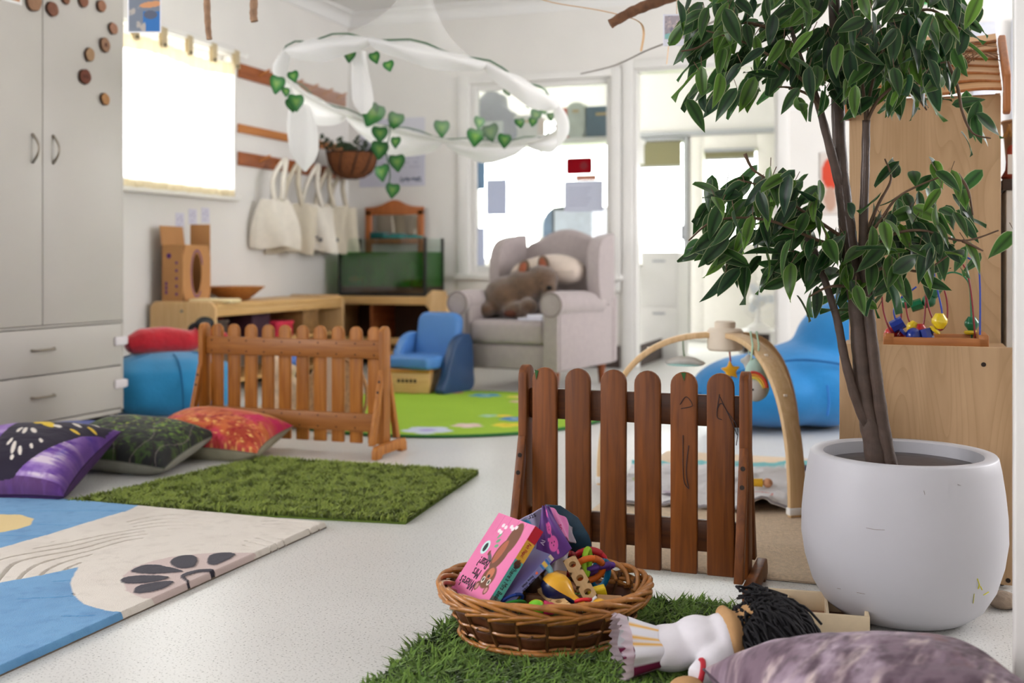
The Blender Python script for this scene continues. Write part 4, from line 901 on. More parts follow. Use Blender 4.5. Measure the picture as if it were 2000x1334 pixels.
# ================================================================== picket fences
m_pk = WOOD('picket_teak', (86, 42, 8), (128, 70, 18), 'z', 5, .5, 16)
m_pkx = WOOD('picket_teak_rail', (64, 31, 7), (96, 51, 14), 'x', 5, .42, 16)
m_ph = WOOD('picket_honey', (146, 84, 26), (188, 122, 48), 'z', 5, .5, 16)
m_phx = WOOD('picket_honey_rail', (150, 90, 36), (180, 116, 54), 'x', 5, .42, 16)
m_scr = M('dark_screw', (40, 30, 24), .4, metal=.6)
def picket(w, h, t):
    n = 10; out = [(-w / 2, 0), (w / 2, 0), (w / 2, h - w / 2)] + [(w / 2 * math.cos(math.pi * k / n), h - w / 2 + w / 2 * math.sin(math.pi * k / n)) for k in range(1, n)] + [(-w / 2, h - w / 2)]
    return B().prism(out, -t / 2, t / 2, frame((1, 0, 0), (0, 0, 1)))
def fence(label, x0, x1, y, npk, pw, rail_front, mv, mh, legs, rz=0):
    L = x1 - x0; f = thing('picket_fence', label, 'fence', ((x0 + x1) / 2, y, 0), rz, 'small wooden play fences')
    rs = -1 if rail_front else 1; pt = .016; H = .50
    for z0, z1 in ((.375, .447), (.085, .157)):
        r = B().bb((-L / 2 + .011, -.009, z0), (L / 2 - .011, .009, z1)).obj('rail', mh, f, bevel=.003); 
        if rail_front:
            for i in range(npk):
                x = -L / 2 + L * (i + .5) / npk
                for z in (z0 + .014, z1 - .014): B().lathe([(.0035, 0), (.0035, .0015), (0, .002)], 8, Matrix.Translation((x, -.009, z)) @ Matrix.Rotation(R(90), 4, 'X')).obj('screw', m_scr, r)
    p0 = None; m_ = .0115
    for i in range(npk):
        span = L - 2 * m_; gap = (span - npk * pw) / (npk if rail_front else npk - 1 + 1.0)
        x = -L / 2 + m_ + gap * .5 + pw / 2 + i * (pw + gap)
        yy = .009 + pt / 2 if rail_front else -.009 - pt / 2
        h = H - .036
        if p0 is None: p0 = picket(pw, h, pt).obj('picket', mv, f, bevel=.003); p0.matrix_basis = Matrix.Translation((x, yy, .036))
        else: share(p0, f, Matrix.Translation((x, yy, .036)) @ Matrix.Rotation(R(rng.uniform(-.25, .25)), 4, 'Y'))
    dl = .125
    for s in (-1, 1):
        X = s * L / 2
        n = 8; pw_ = .062
        ou = [(-pw_ / 2, .035), (pw_ / 2, .035), (pw_ / 2, H + .004 - pw_ / 2)] + [(pw_ / 2 * math.cos(math.pi * k / n), H + .004 - pw_ / 2 + pw_ / 2 * math.sin(math.pi * k / n)) for k in range(1, n)] + [(-pw_ / 2, H + .004 - pw_ / 2)]
        B().prism(ou, -.011, .011, Matrix.Translation((X, 0, 0)) @ frame((0, 1, 0), (0, 0, 1))).obj('post', mv, f, bevel=.003)
        ft = [(-dl - .01, 0), (-dl + .035, 0), (-dl + .045, .012), (dl - .045, .012), (dl - .035, 0), (dl + .01, 0), (dl + .01, .03), (dl - .005, .05), (-dl + .005, .05), (-dl - .01, .03)]
        B().prism(ft, -.012, .012, Matrix.Translation((X + s * .022, 0, 0)) @ frame((0, 1, 0), (0, 0, 1))).obj('foot', mv, f, bevel=.003)
        for e in (-1, 1):
            br = [(e * (dl - .002), .05), (e * (dl - .034), .05), (e * .030, .275), (e * .034, .335)]
            if e < 0: br = br[::-1]
            k = B().prism(br, -.010, .010, Matrix.Translation((X, 0, 0)) @ frame((0, 1, 0), (0, 0, 1))).obj('brace', mv, f, bevel=.002)
            dz = Vector((0, e * (dl - .036), -.285)).normalized(); nrm = Vector((0, e * .285, dl - .036)).normalized()
            for q in (.16, .30):
                c = Vector((X, e * (.034 + (dl - .036) * q), .335 - .285 * q)) ; B().tube([c - nrm * .001, c + nrm * .0012], .0055, 10).obj('screw', m_scr, k)
    return f
FF = fence('dark teak picket play fence of six slats beside the toy basket', -.875, -.345, 2.548, 6, .062, False, m_pk, m_pkx, None, 0)
MF = fence('honey-brown picket play fence of ten slats at the back of the green shag rug', -2.765, -1.93, 3.905, 10, .054, True, m_ph, m_phx, None, R(0))
m_scrib = M('pencil_scribble', (52, 40, 42), .7); m_gpaint = M('green_paint_smear', (36, 84, 30), .6)
def onfence(px, py, dy=-.0262): return ONY(px, py, 2.548 + dy)
b = B()
for pts in ([(1406, 775), (1418, 800), (1440, 835), (1438, 870)], [(1400, 800), (1412, 790), (1440, 850)], [(1345, 870), (1340, 920), (1345, 955)], [(1346, 955), (1335, 935), (1334, 850)], [(1328, 790), (1340, 775), (1352, 792), (1330, 798)], [(1405, 770), (1400, 812), (1410, 820)]):
    b.tube(smooth_pts([onfence(x, y) for x, y in pts], 5), .0009, 5)
b.obj('scribble', m_scrib, FF, True)
for pts in ([(1330, 728), (1340, 728), (1336, 744)], [(1044, 722), (1052, 724), (1047, 742)]): B().add([onfence(x, y) for x, y in pts] + [onfence(x, y, -.0255) for x, y in pts], [(0, 1, 2), (0, 3, 4, 1), (1, 4, 5, 2), (2, 5, 3, 0)]).obj('paint_smear', m_gpaint, FF, True)

g = W(742, 868, 4.36); k = B().bb((.438, -.02, .012), (.4395, .015, .034)).obj('maker_sticker', M('grey_sticker', (120, 130, 140), .5, .3, 80), MF)
# ================================================================== shag rugs
def shag(name, label, corners, n, L, wd, cols, seed, lean=1.0, zb=.006):
    """corners: four (x, y) going round; pile strands over the quad"""
    r_ = np.random.default_rng(seed); c = np.array(corners, float); ctr = c.mean(0)
    t = thing(name, label, 'rug', (ctr[0], ctr[1], 0)); k = [tuple(p - ctr) for p in c]
    a = sum(k[i][0] * k[(i + 1) % 4][1] - k[(i + 1) % 4][0] * k[i][1] for i in range(4))
    if a < 0: k = k[::-1]
    B().prism(k, .0, zb).obj('backing', M(name + '_backing%d' % seed, cols[0], .95), t, smooth=0)
    u, v = r_.random(n), r_.random(n); k = np.array(k)
    P = ((1 - u) * (1 - v))[:, None] * k[0] + (u * (1 - v))[:, None] * k[1] + (u * v)[:, None] * k[2] + ((1 - u) * v)[:, None] * k[3]
    cl = fbm(P[:, 0] * 26 + 40, P[:, 1] * 26 + 40, 0, 2); ang = r_.random(n) * 6.283 * .55 + cl * 14
    ln = L * (.6 + .6 * r_.random(n)) * (.75 + .5 * fbm(P[:, 0] * 9 + 11, P[:, 1] * 9 + 5, 1, 2))
    d = np.stack([np.cos(ang), np.sin(ang)], -1); s = np.stack([-d[:, 1], d[:, 0]], -1)
    le = lean * (.25 + .75 * r_.random(n)) * ln
    V = np.zeros((n, 5, 3)); zz = zb - .001
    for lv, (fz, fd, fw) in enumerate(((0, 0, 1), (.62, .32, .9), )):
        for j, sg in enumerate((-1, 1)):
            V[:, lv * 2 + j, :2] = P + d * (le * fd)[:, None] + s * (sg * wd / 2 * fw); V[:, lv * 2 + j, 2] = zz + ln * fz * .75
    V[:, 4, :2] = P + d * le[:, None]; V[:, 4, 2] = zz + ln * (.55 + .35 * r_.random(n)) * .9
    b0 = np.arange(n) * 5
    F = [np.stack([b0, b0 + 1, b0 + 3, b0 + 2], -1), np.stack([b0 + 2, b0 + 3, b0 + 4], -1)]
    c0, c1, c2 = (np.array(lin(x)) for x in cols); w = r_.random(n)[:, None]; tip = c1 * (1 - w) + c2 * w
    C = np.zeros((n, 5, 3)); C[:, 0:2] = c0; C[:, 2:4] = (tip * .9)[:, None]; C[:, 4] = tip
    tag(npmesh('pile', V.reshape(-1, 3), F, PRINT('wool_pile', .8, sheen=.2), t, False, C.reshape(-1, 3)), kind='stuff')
    return t
gc = [G(510, 895, .01), G(934, 922, .01), G(792, 1018, .01), G(128, 982, .01)]
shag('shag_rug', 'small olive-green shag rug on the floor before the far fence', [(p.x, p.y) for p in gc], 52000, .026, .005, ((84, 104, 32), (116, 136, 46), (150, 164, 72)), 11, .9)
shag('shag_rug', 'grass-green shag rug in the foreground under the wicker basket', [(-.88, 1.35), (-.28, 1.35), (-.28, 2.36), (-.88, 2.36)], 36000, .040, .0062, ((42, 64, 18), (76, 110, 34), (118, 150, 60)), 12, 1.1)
# ================================================================== cream and blue animal rug
rx0, rx1, ry0, ry1 = -3.30, -1.548, 1.15, 2.765
rg = thing('animal_rug', 'tufted blue rug with a cream animal and dark paw pads', 'rug', ((rx0 + rx1) / 2, (ry0 + ry1) / 2, 0))
n, m = 520, 560
Y, X = np.meshgrid(np.linspace(ry0, ry1, n), np.linspace(rx0, rx1, m), indexing='ij')
def gpts(pp): return [tuple(G(x, y, .014))[:2] for x, y in pp]
body = gpts([(290, 980), (249, 1000), (180, 1020), (100, 1045), (0, 1073), (-140, 1112), (-180, 1170), (-120, 1166), (0, 1141), (80, 1127), (152, 1111), (137, 1140), (143, 1165), (165, 1184), (205, 1196), (262, 1202), (700, 1045), (700, 975)])
paw = gpts([(240, 1128), (262, 1110), (300, 1098), (350, 1088), (420, 1082), (500, 1083), (470, 1104), (400, 1140), (330, 1172), (280, 1172), (246, 1158)])
yel = gpts([(-80, 1030), (-40, 1012), (0, 1007), (40, 1008), (66, 1016), (60, 1028), (30, 1037), (0, 1043), (-50, 1050)])
pads = [gpts([(256, 1121), (275, 1110), (305, 1108), (335, 1114), (356, 1121), (330, 1124), (290, 1126)]), gpts([(235, 1139), (250, 1131), (290, 1129), (328, 1131), (318, 1138), (290, 1143), (250, 1145)]), gpts([(260, 1161), (268, 1150), (300, 1143), (337, 1140), (330, 1150), (300, 1160), (272, 1164)]), gpts([(333, 1101), (345, 1092), (375, 1089), (386, 1099), (378, 1112), (350, 1115), (336, 1108)]), gpts([(405, 1100), (412, 1088), (440, 1084), (460, 1087), (445, 1098), (420, 1108), (408, 1107)])]
arc = gpts([(372, 1147), (358, 1137), (352, 1131), (360, 1124), (385, 1118), (415, 1117), (421, 1122), (410, 1122), (388, 1123), (366, 1129), (362, 1134), (374, 1143)])
jx = X + .006 * (fbm(X * 30, Y * 30) - .5); jy = Y + .006 * (fbm(X * 30 + 9, Y * 30 + 4) - .5)
mb = poly_in(jx, jy, body); mp_ = poly_in(jx, jy, paw); my = poly_in(jx, jy, yel); md_ = np.zeros_like(mb)
for p_ in pads: md_ |= poly_in(jx, jy, [tuple(q)[:2] for q in smooth_pts([(a, c_, 0) for a, c_ in p_], 4, True)])
md_ |= poly_in(jx, jy, [tuple(q)[:2] for q in smooth_pts([(a, c_, 0) for a, c_ in arc], 3, True)])
c = flat_col(X, (104, 158, 202)); c = blend(c, (fbm(X * 9, Y * 9) - .42) * 1.6, (80, 132, 180)); c = blend(c, (fbm(X * 45, Y * 45, 2) - .5) * 1.4, (74, 126, 176)); c = blend(c, (fbm(X * 3, Y * 14, 1) - .5) * .8, (128, 174, 210))
cr = flat_col(X, (222, 214, 203)); cr = blend(cr, (fbm(X * 8, Y * 8, 2) - .42) * 1.6, (204, 194, 182)); cr = blend(cr, (fbm(X * 40, Y * 40, 1) - .5) * 1.5, (196, 187, 175)); c[mb] = cr[mb]
c[mp_ & mb] = (204, 184, 178); c[my] = (226, 200, 140)
hgt = .018 + .0012 * (fbm(X * 60, Y * 60) - .5)
# carved lines in the cream pile
q = np.hypot(X - G(330, 1130).x, (Y - G(330, 1130).y)); w_ = q * 24 + 5 * fbm(X * 3.3, Y * 3.3, 1, 2); gv = np.abs(w_ - np.round(w_)); brk = fbm(X * 5, Y * 5, 2, 2) > .36
gro = (gv < .085) & mb & ~mp_ & brk & (q > .22)
hgt = np.where(gro, hgt - .009, hgt)
w2_ = (Y * 3 - X * 1.2 + .6 * fbm(X * 2, Y * 2)) * 2.2; g2 = (np.abs(w2_ - np.round(w2_)) < .016) & ~mb & ~my & (fbm(X * 4, Y * 4, 1, 2) > .44); hgt = np.where(g2, hgt - .004, hgt)
c[md_] = (42, 38, 52); hgt = np.where(md_, hgt + .003, hgt)
ed = (np.minimum(np.minimum(X - rx0, rx1 - X), np.minimum(Y - ry0, ry1 - Y))); hgt = hgt - .014 * np.clip(1 - ed / .007, 0, 1) ** 2
npmesh('tufted_face', np.stack([X, Y, hgt], -1).reshape(-1, 3), [gridF(n, m)], PRINT('tufted_wool', .95, sheen=.15, bump=.5, bscale=420, bdist=.003), rg, True, linA(c).reshape(-1, 3))
B().bb((rx0 + .001, ry0 + .001, 0), (rx1 - .001, ry1 - .001, .005)).obj('backing', M('rug_backing', (120, 108, 96), .95), rg, True, smooth=0)
# ================================================================== cushions
def cushion(label, loc, w, d, h, rz, fn, tilt=(0, 0), n=130, mat=None, under=(150, 150, 140), puff=.5, name='floor_cushion', crease=.3):
    t = thing(name, label, 'cushion', loc, rz, None, Matrix.Translation(Vector(loc)) @ Matrix.Rotation(rz, 4, 'Z') @ Euler((tilt[0], tilt[1], 0)).to_matrix().to_4x4())
    v, u = np.meshgrid(np.linspace(-1, 1, n), np.linspace(-1, 1, n), indexing='ij')
    pf = np.clip((1 - np.abs(u) ** 2.6) * (1 - np.abs(v) ** 2.6), 0, 1) ** puff
    X = w / 2 * u * (1 - .10 * (1 - v * v) * np.abs(u) ** 3); Yy = d / 2 * v * (1 - .10 * (1 - u * u) * np.abs(v) ** 3)
    wr = crease * .02 * (fbm(u * 2.5 + w * 90, v * 6 + 3) - .5) * pf + crease * .012 * np.sin((u * v) * 18 + u * 5) * np.clip(np.maximum(np.abs(u), np.abs(v)) - .5, 0, 1) * pf
    base = h * .40
    Zt = base + h * .60 * pf + wr; Zb = base - h * .40 * np.clip(pf * 1.5, 0, 1)
    npmesh('front_cover', np.stack([X, Yy, Zt], -1).reshape(-1, 3), [gridF(n, n)], mat or PRINT('cotton_print', .75, sheen=.1, bump=.2, bscale=300), t, False, linA(fn((u + 1) / 2, (v + 1) / 2)).reshape(-1, 3))
    s = 4; sl_ = np.s_[::s]; uu = u[:, :]; 
    npmesh('back_cover', np.stack([X, Yy, Zb], -1).reshape(-1, 3), [gridF(n, n, 0, True)], M('cushion_back_%d_%d' % (under[0], under[2]), under, .85, .12, 20), t)
    ring = [(X[0, i], Yy[0, i], base) for i in range(0, n, 5)] + [(X[i, -1], Yy[i, -1], base) for i in range(0, n, 5)] + [(X[-1, -1 - i], Yy[-1, -1 - i], base) for i in range(0, n, 5)] + [(X[-1 - i, 0], Yy[-1 - i, 0], base) for i in range(0, n, 5)]
    B().tube(ring, .0022, 5, closed=True).obj('seam', M('cushion_seam_%d' % under[0], tuple(int(v_ * .7) for v_ in under), .85), t)
    return t
def butterfly(u, v):
    # violet blossoms with a dark monarch wing: yellow cell, white spots
    c = flat_col(u, (160, 128, 194)); c = blend(c, (fbm(u * 6, v * 6) - .45) * 4, (206, 188, 220)); c = blend(c, (fbm(u * 8 + 9, v * 8, 1) - .50) * 5, (96, 56, 152)); c = blend(c, (fbm(u * 9 + 3, v * 9 + 8, 2) - .56) * 6, (66, 48, 166))
    c = blend(c, (v < .07).astype(float) * .8, (72, 36, 84)); c = blend(c, (fbm(u * 5 + 40, v * 22, 1) - .46) * 5 * np.clip((u - .55) * 4, 0, 1), (222, 206, 222)); c = blend(c, np.clip((u - .86) * 8, 0, 1) * .8, (70, 30, 110)); c = blend(c, (fbm(u * 30, v * 9, 2) - .5) * 2, (120, 80, 160))
    # wing polygon
    wing = [(.36, .99), (.38, .62), (.42, .26), (.52, .03), (.66, .05), (.78, .34), (.90, .62), (.99, .80), (.97, .99)]
    mw = poly_in(u, v, wing); c[mw] = (30, 22, 44)
    for cu, cv, ru, rv, a in ((.52, .86, .055, .12, .35), (.60, .76, .035, .12, .75), (.56, .93, .05, .05, 0)): c = blend(c, eli(u, v, cu, cv, ru, rv, a) * mw, (224, 190, 48))
    for cu, cv, ru, rv, a in ((.475, .62, .014, .05, .1), (.52, .60, .014, .07, .3), (.58, .60, .016, .06, .6), (.50, .42, .012, .05, .1), (.56, .34, .014, .09, .3), (.62, .30, .012, .06, .4), (.67, .36, .01, .035, .5), (.70, .44, .011, .035, .6), (.60, .22, .012, .03, .3), (.70, .70, .02, .04, 1.0), (.80, .78, .018, .05, 1.0), (.74, .88, .02, .07, 1.2), (.86, .90, .016, .06, 1.2)): c = blend(c, eli(u, v, cu, cv, ru, rv, a) * mw, (226, 218, 208))
    for cu, cv, a in ((.84, .66, 1.1), (.91, .78, 1.1)): c = blend(c, eli(u, v, cu, cv, .014, .05, a) * mw, (226, 190, 60))
    ln = np.abs(u - .16 - .5 * (v - .5) ** 2 - .1 * v); c = blend(c, (ln < .006).astype(float), (150, 40, 60))
    return c
def forest(u, v):
    c = flat_col(u, (30, 32, 32)); f = fbm(u * 18, v * 18, 0, 5)
    c = blend(c, (f - .46) * 6, (54, 74, 34)); c = blend(c, (fbm(u * 30 + 4, v * 30, 1, 4) - .52) * 8 * eli(u, v, .5, .6, .52, .45, 0, .7), (96, 128, 42)); c = blend(c, (fbm(u * 38 + 7, v * 38 + 5, 2, 3) - .55) * 9 * eli(u, v, .52, .72, .38, .32, 0, .7), (160, 172, 50))
    c = blend(c, (fbm(u * 24 + 31, v * 24, 0, 4) - .55) * 8, (24, 24, 30)); c = blend(c, eli(u, v, .18, .80, .18, .18, .5, .6) * .7, (108, 100, 112))
    for k in range(9):
        x = .08 + .105 * k; ln = np.abs(u - x - .05 * np.sin(v * 9 + k * 2) - .03 * fbm(v * 12, u * 0 + k)); c = blend(c, (ln < .004 + .003 * (k % 2)).astype(float) * .75, (34, 24, 26) if k % 2 else (120, 108, 104))
    return c
def abstract(u, v):
    a = fbm(u * 5, v * 9, 0, 5); b_ = fbm(u * 9 + 8, v * 7 + 2, 1, 5)
    c = flat_col(u, (204, 104, 54)); c = blend(c, (a - .46) * 5, (206, 60, 86)); c = blend(c, (b_ - .50) * 5, (166, 58, 36)); c = blend(c, (v - .60 + .6 * (a - .5)) * 3, (228, 178, 96)); c = blend(c, (fbm(u * 6 + 20, v * 6, 2, 4) - .52) * 7 * (v > .4), (210, 46, 96))
    c = blend(c, (fbm(u * 34, v * 34, 1, 3) - .50) * 5 * np.clip((.5 - v) * 6, 0, 1), (236, 186, 104)); c = blend(c, (fbm(u * 26 + 5, v * 20, 2, 3) - .55) * 6 * np.clip((.62 - v) * 6, 0, 1), (150, 20, 30)); c = blend(c, (np.sin(u * 60 + 8 * a) > .7) * .25 * ((v > .3) & (v < .55)), (240, 170, 120)); return c
def stone(u, v):
    w = u * .8 - v * .6; x = u * .6 + v * .8
    a = fbm(x * 5, w * 12, 0, 5); b_ = fbm(x * 8 + 3, w * 20 + 6, 1, 5); s_ = fbm(x * 4, w * 7 + 9, 2, 4)
    c = flat_col(u, (122, 100, 114)); c = blend(c, (a - .44) * 3.5, (176, 156, 172)); c = blend(c, (b_ - .48) * 4, (84, 62, 76)); c = blend(c, (s_ - .50) * 3.5, (124, 70, 66)); c = blend(c, (fbm(x * 6 + 2, w * 26, 2, 4) - .50) * 4, (206, 186, 184)); c = blend(c, (fbm(x * 16, w * 44, 0, 3) - .50) * 2.5, (78, 62, 72)); return c
def plain_blue(u, v): return blend(flat_col(u, (70, 84, 158)), (fbm(u * 5, v * 5) - .4) * .8, (52, 64, 134))
pc = G(75, 948)
cushion('purple cushion printed with a dark monarch butterfly wing', (-2.76, 2.90, .022), .50, .46, .17, R(16), butterfly, under=(70, 40, 92), tilt=(R(17), R(-2)), n=170)
cushion('cushion printed with a dark green forest scene and grey back', (-2.69, 3.36, .03), .48, .40, .14, R(8), forest, under=(150, 150, 138), tilt=(R(9), R(4)), n=170)
cushion('orange and crimson abstract print cushion against the far fence', (-2.55, 3.685, .02), .52, .30, .155, R(4), abstract, n=170, tilt=(R(12), R(2)), under=(168, 164, 140))
cushion('plain indigo cushion half hidden before the wardrobe plinth', (-3.06, 3.46, 0), .44, .42, .13, R(30), plain_blue, under=(50, 62, 130))
cushion('big purple-grey cushion with a rock print in the right foreground', (-.015, 1.715, .0), .47, .46, .18, R(22), stone, n=150, under=(120, 100, 116), crease=.5)
# ================================================================== wicker basket and its toys
bkp = W(1064, 1145, 2.172); BK = Vector((bkp.x, bkp.y, .02))
ba = thing('wicker_basket', 'oval brown wicker basket full of toys on the foreground shag rug', 'basket', BK, TH)
m_wk = M('willow', (172, 112, 52), .38, .25, 60, bump=.3, bscale=300, coat=.3); m_wkd = M('dark_willow', (94, 58, 28), .5, .25, 60, bump=.3, bscale=300); m_band = M('brown_leather_band', (92, 52, 30), .45, .2, 25, bump=.3, bscale=150)
AX, AY, HB = .196, .165, .095
def bell(q, z, dr=0):     # point on the basket wall, z in 0..HB
    f = .74 + .26 * (max(0, z) / HB) ** .75
    return Vector(((AX * f + dr) * math.cos(q), (AY * f + dr) * math.sin(q), z))
NS = 20
for k in range(NS):
    q = 2 * math.pi * k / NS; B().tube([bell(q, z, 0) for z in np.linspace(.004, HB, 6)], .0042, 6).obj('stake', m_wkd, ba)
for z0, z1, ph in ((.016, .040, 0), (.046, .070, math.pi)):
    V = []; n = 160
    for z in np.linspace(z0, z1, 4):
        for k in range(n + 1): q = 2 * math.pi * k / n; V.append(tuple(bell(q, z, .006 * math.sin(q * NS / 2 + ph))))
    o = npmesh('woven_band', V, [gridF(4, n + 1)], m_band, ba); md = o.modifiers.new('t', 'SOLIDIFY'); md.thickness = .002
for z, ph, rr_ in ((.012, 0, .0034), (.0425, math.pi, .003), (.0455, 0, .003), (.073, math.pi, .0034), (.078, 0, .0034), (.083, math.pi, .0036)):
    n = 150; B().tube([bell(2 * math.pi * k / n, z, .0065 * math.sin(2 * math.pi * k / n * NS / 2 + ph)) for k in range(n)], rr_, 6, closed=True).obj('woven_cane', m_wk, ba)
n = 120; B().tube([bell(2 * math.pi * k / n, .044 + .003 * math.sin(k * 2.1), .007 * math.sin(2 * math.pi * k / n * NS / 2) + .003 * math.cos(k * 2.1)) for k in range(n)], .0022, 5, closed=True).obj('twisted_cord', m_wkd, ba)
# braided rim and foot: single canes that each dive under their neighbours
def rimcane(k, N, span, z0, up, out0, out1, rad):
    q0 = 2 * math.pi * k / N; pts = []
    for j in range(15):
        s = j / 14; q = q0 + span * s; pts.append(bell(q, z0 + up * (math.sin(math.pi * s * .95 + .1)) , out0 + (out1 - out0) * s + .008 * math.sin(math.pi * s)))
    return B().tube(smooth_pts(pts, 1), [rad * (.8 + .25 * math.sin(math.pi * j / 14)) for j in range(15)], 8)
for k in range(22): rimcane(k, 22, R(62), HB - .014, .026, -.015, .013, .0052).obj('rim_cane', m_wk, ba, smooth=180)
for k in range(22): rimcane(k + .5, 22, R(52), HB - .024, .016, .012, .0, .0048).obj('rim_cane', m_wk, ba, smooth=180)
for k in range(18): rimcane(k, 18, R(48), .002, .007, .004, .010, .0045).obj('foot_cane', m_wk, ba, smooth=180)
B().lathe([(0, .004), (1, .004), (1, .008), (0, .008)], 40, Matrix.Diagonal((AX * .74, AY * .74, 1, 1))).obj('base', m_wkd, ba)
BM = Matrix.Translation(BK) @ Matrix.Rotation(TH, 4, 'Z')
# ---- pink board book, upside down, leaning out of the basket
def Wt(px, py, d): return W(px, py, d - .113)
def cam_pt(xc, yc, z): return Vector((CT * xc - ST * yc, ST * xc + CT * yc, z))
C_ = W(946, 1188, 2.045); D_ = W(880, 1150, 2.20); Bk = W(1043, 1030, 2.10)
xb = (D_ - C_); S = .178; ex = xb.normalized(); up_ = (C_ - Bk); ey = (up_ - ex * up_.dot(ex)).normalized(); 
bm = frame(ex, ey, C_ - ey * S)                  # book: x from spine outward, y up the book (points down here), z out of the cover
pb_ = thing('picture_book', 'pink board book with a bear on its cover leaning upside down in the basket', 'book', None, 0, None, bm)
def cover(u, v):
    c = flat_col(u, (228, 120, 168)); c = blend(c, (fbm(u * 3, v * 3) - .45) * 1.2, (216, 100, 152)); c = blend(c, ((u % .2) < .008) * (v < .22) * .5, (170, 60, 110))
    br = (112, 66, 46)
    c = blend(c, eli(u, v, .30, .22, .13, .20), br); c = blend(c, eli(u, v, .36, .42, .14, .20, -.2), br); c = blend(c, eli(u, v, .40, .40, .07, .15, -.2), (170, 92, 64))
    c = blend(c, eli(u, v, .56, .50, .09, .028, -.5), (96, 84, 92)); c = blend(c, eli(u, v, .63, .46, .03, .03), br)
    c = blend(c, eli(u, v, .32, .70, .145, .135), br)
    for x in (.20, .45): c = blend(c, eli(u, v, x, .83, .05, .055), br); c = blend(c, eli(u, v, x, .835, .03, .035), (198, 130, 130))
    c = blend(c, eli(u, v, .32, .655, .075, .07), (190, 110, 76)); c = blend(c, eli(u, v, .32, .69, .032, .022), (40, 30, 34))
    for x in (.245, .395): c = blend(c, eli(u, v, x, .745, .034, .038), (236, 226, 210)); c = blend(c, eli(u, v, x, .745, .02, .024), (30, 24, 28))
    c = blend(c, eli(u, v, .80, .42, .085, .085), (190, 226, 222)); c = blend(c, eli(u, v, .80, .42, .045, .055), (20, 40, 44))
    for x, y, a in ((.60, .30, .4), (.64, .24, .9), (.57, .36, .2)): c = blend(c, eli(u, v, x, y, .045, .022, a), (108, 160, 120))
    for x, y in ((.70, .12), (.72, .19), (.62, .13), (.66, .20), (.50, .10), (.44, .12), (.38, .09)): c = blend(c, eli(u, v, x, y, .035, .025), (240, 226, 232))
    return c
m_cov = PRINT('laminated_cover', .22, coat=.4)
panel('front_cover', bm @ Matrix.Translation((0, 0, .0006)), S * .96, S, cover, m_cov, pb_, n=110)
B().bb((.0, .0, -.020), (S * .96, S, .0)).obj('page_block', M('book_pages_pink', (206, 96, 140), .6), pb_, bevel=.001)
def spine(u, v):
    c = flat_col(u, (84, 176, 166)); c = blend(c, (v < .17).astype(float), (190, 30, 44)); c = blend(c, ((v >= .17) & (v < .40)).astype(float), (222, 170, 52)); c = blend(c, (v > .84).astype(float), (120, 130, 124)); c = blend(c, eli(u, v, .5, .44, .35, .05), (92, 56, 40)); return c
panel('spine', bm @ frame((0, 0, 1), (0, 1, 0), (-.0006, 0, -.020)), .0206, S, spine, m_cov, pb_, n=80, m=12)
m_tx = M('dark_ink', (38, 28, 40), .5)
for s_, y_ in (("Where's", .80), ('Mrs', .665), ('Bear?', .53)):
    text(s_, .030, bm @ Matrix.Translation((.082 + (.01 if s_ == 'Mrs' else 0), S * y_ - .0, .001)), m_tx, pb_, sx=.72)
text("Where's Mrs Bear?", .0145, bm @ frame((0, 1, 0), (0, 0, -1), (-.0011, S * .44, -.005)), m_tx, pb_, sx=.72)
text("Felt Flaps!", .0105, bm @ frame((0, 1, 0), (0, 0, -1), (-.0011, S * .185, -.006)), M('red_ink', (180, 30, 40), .5), pb_, sx=.72)
# ---- lavender book behind it
C2 = W(972, 1192, 2.055); D2 = W(906, 1156, 2.21); B2 = W(1085, 1085, 2.09)
ex2 = (D2 - C2).normalized(); u2 = (C2 - B2); ey2 = (u2 - ex2 * u2.dot(ex2)).normalized(); L2 = .145; bm2 = frame(ex2, ey2, C2 - ey2 * L2)
lb = thing('picture_book', 'lavender book with a striped spine end behind the pink book', 'book', None, 0, None, bm2)
B().bb((0, 0, -.012), (.13, L2, 0)).obj('page_block', M('lavender_cover', (118, 122, 178), .45, .08), lb, bevel=.001)
def sp2(u, v):
    c = flat_col(u, (128, 132, 188)); c = blend(c, (v < .05).astype(float), (206, 196, 176)); c = blend(c, ((v > .08) & (v < .11)).astype(float), (40, 120, 190)); c = blend(c, ((v > .12) & (v < .17)).astype(float), (232, 200, 90)); c = blend(c, ((v > .18) & (v < .21)).astype(float), (40, 120, 190)); return blend(c, eli(u, v, .5, .30, .2, .018), (220, 100, 60))
panel('spine', bm2 @ frame((0, 0, 1), (0, 1, 0), (-.0006, 0, -.012)), .0124, L2, sp2, m_cov, lb, n=80, m=10)
text('Fiona Watt', .0065, bm2 @ frame((0, 1, 0), (0, 0, -1), (-.0011, L2 * .36, -.002)), m_tx, lb); text('Rachel Wells', .0065, bm2 @ frame((0, 1, 0), (0, 0, -1), (-.0011, L2 * .36, -.0085)), m_tx, lb)
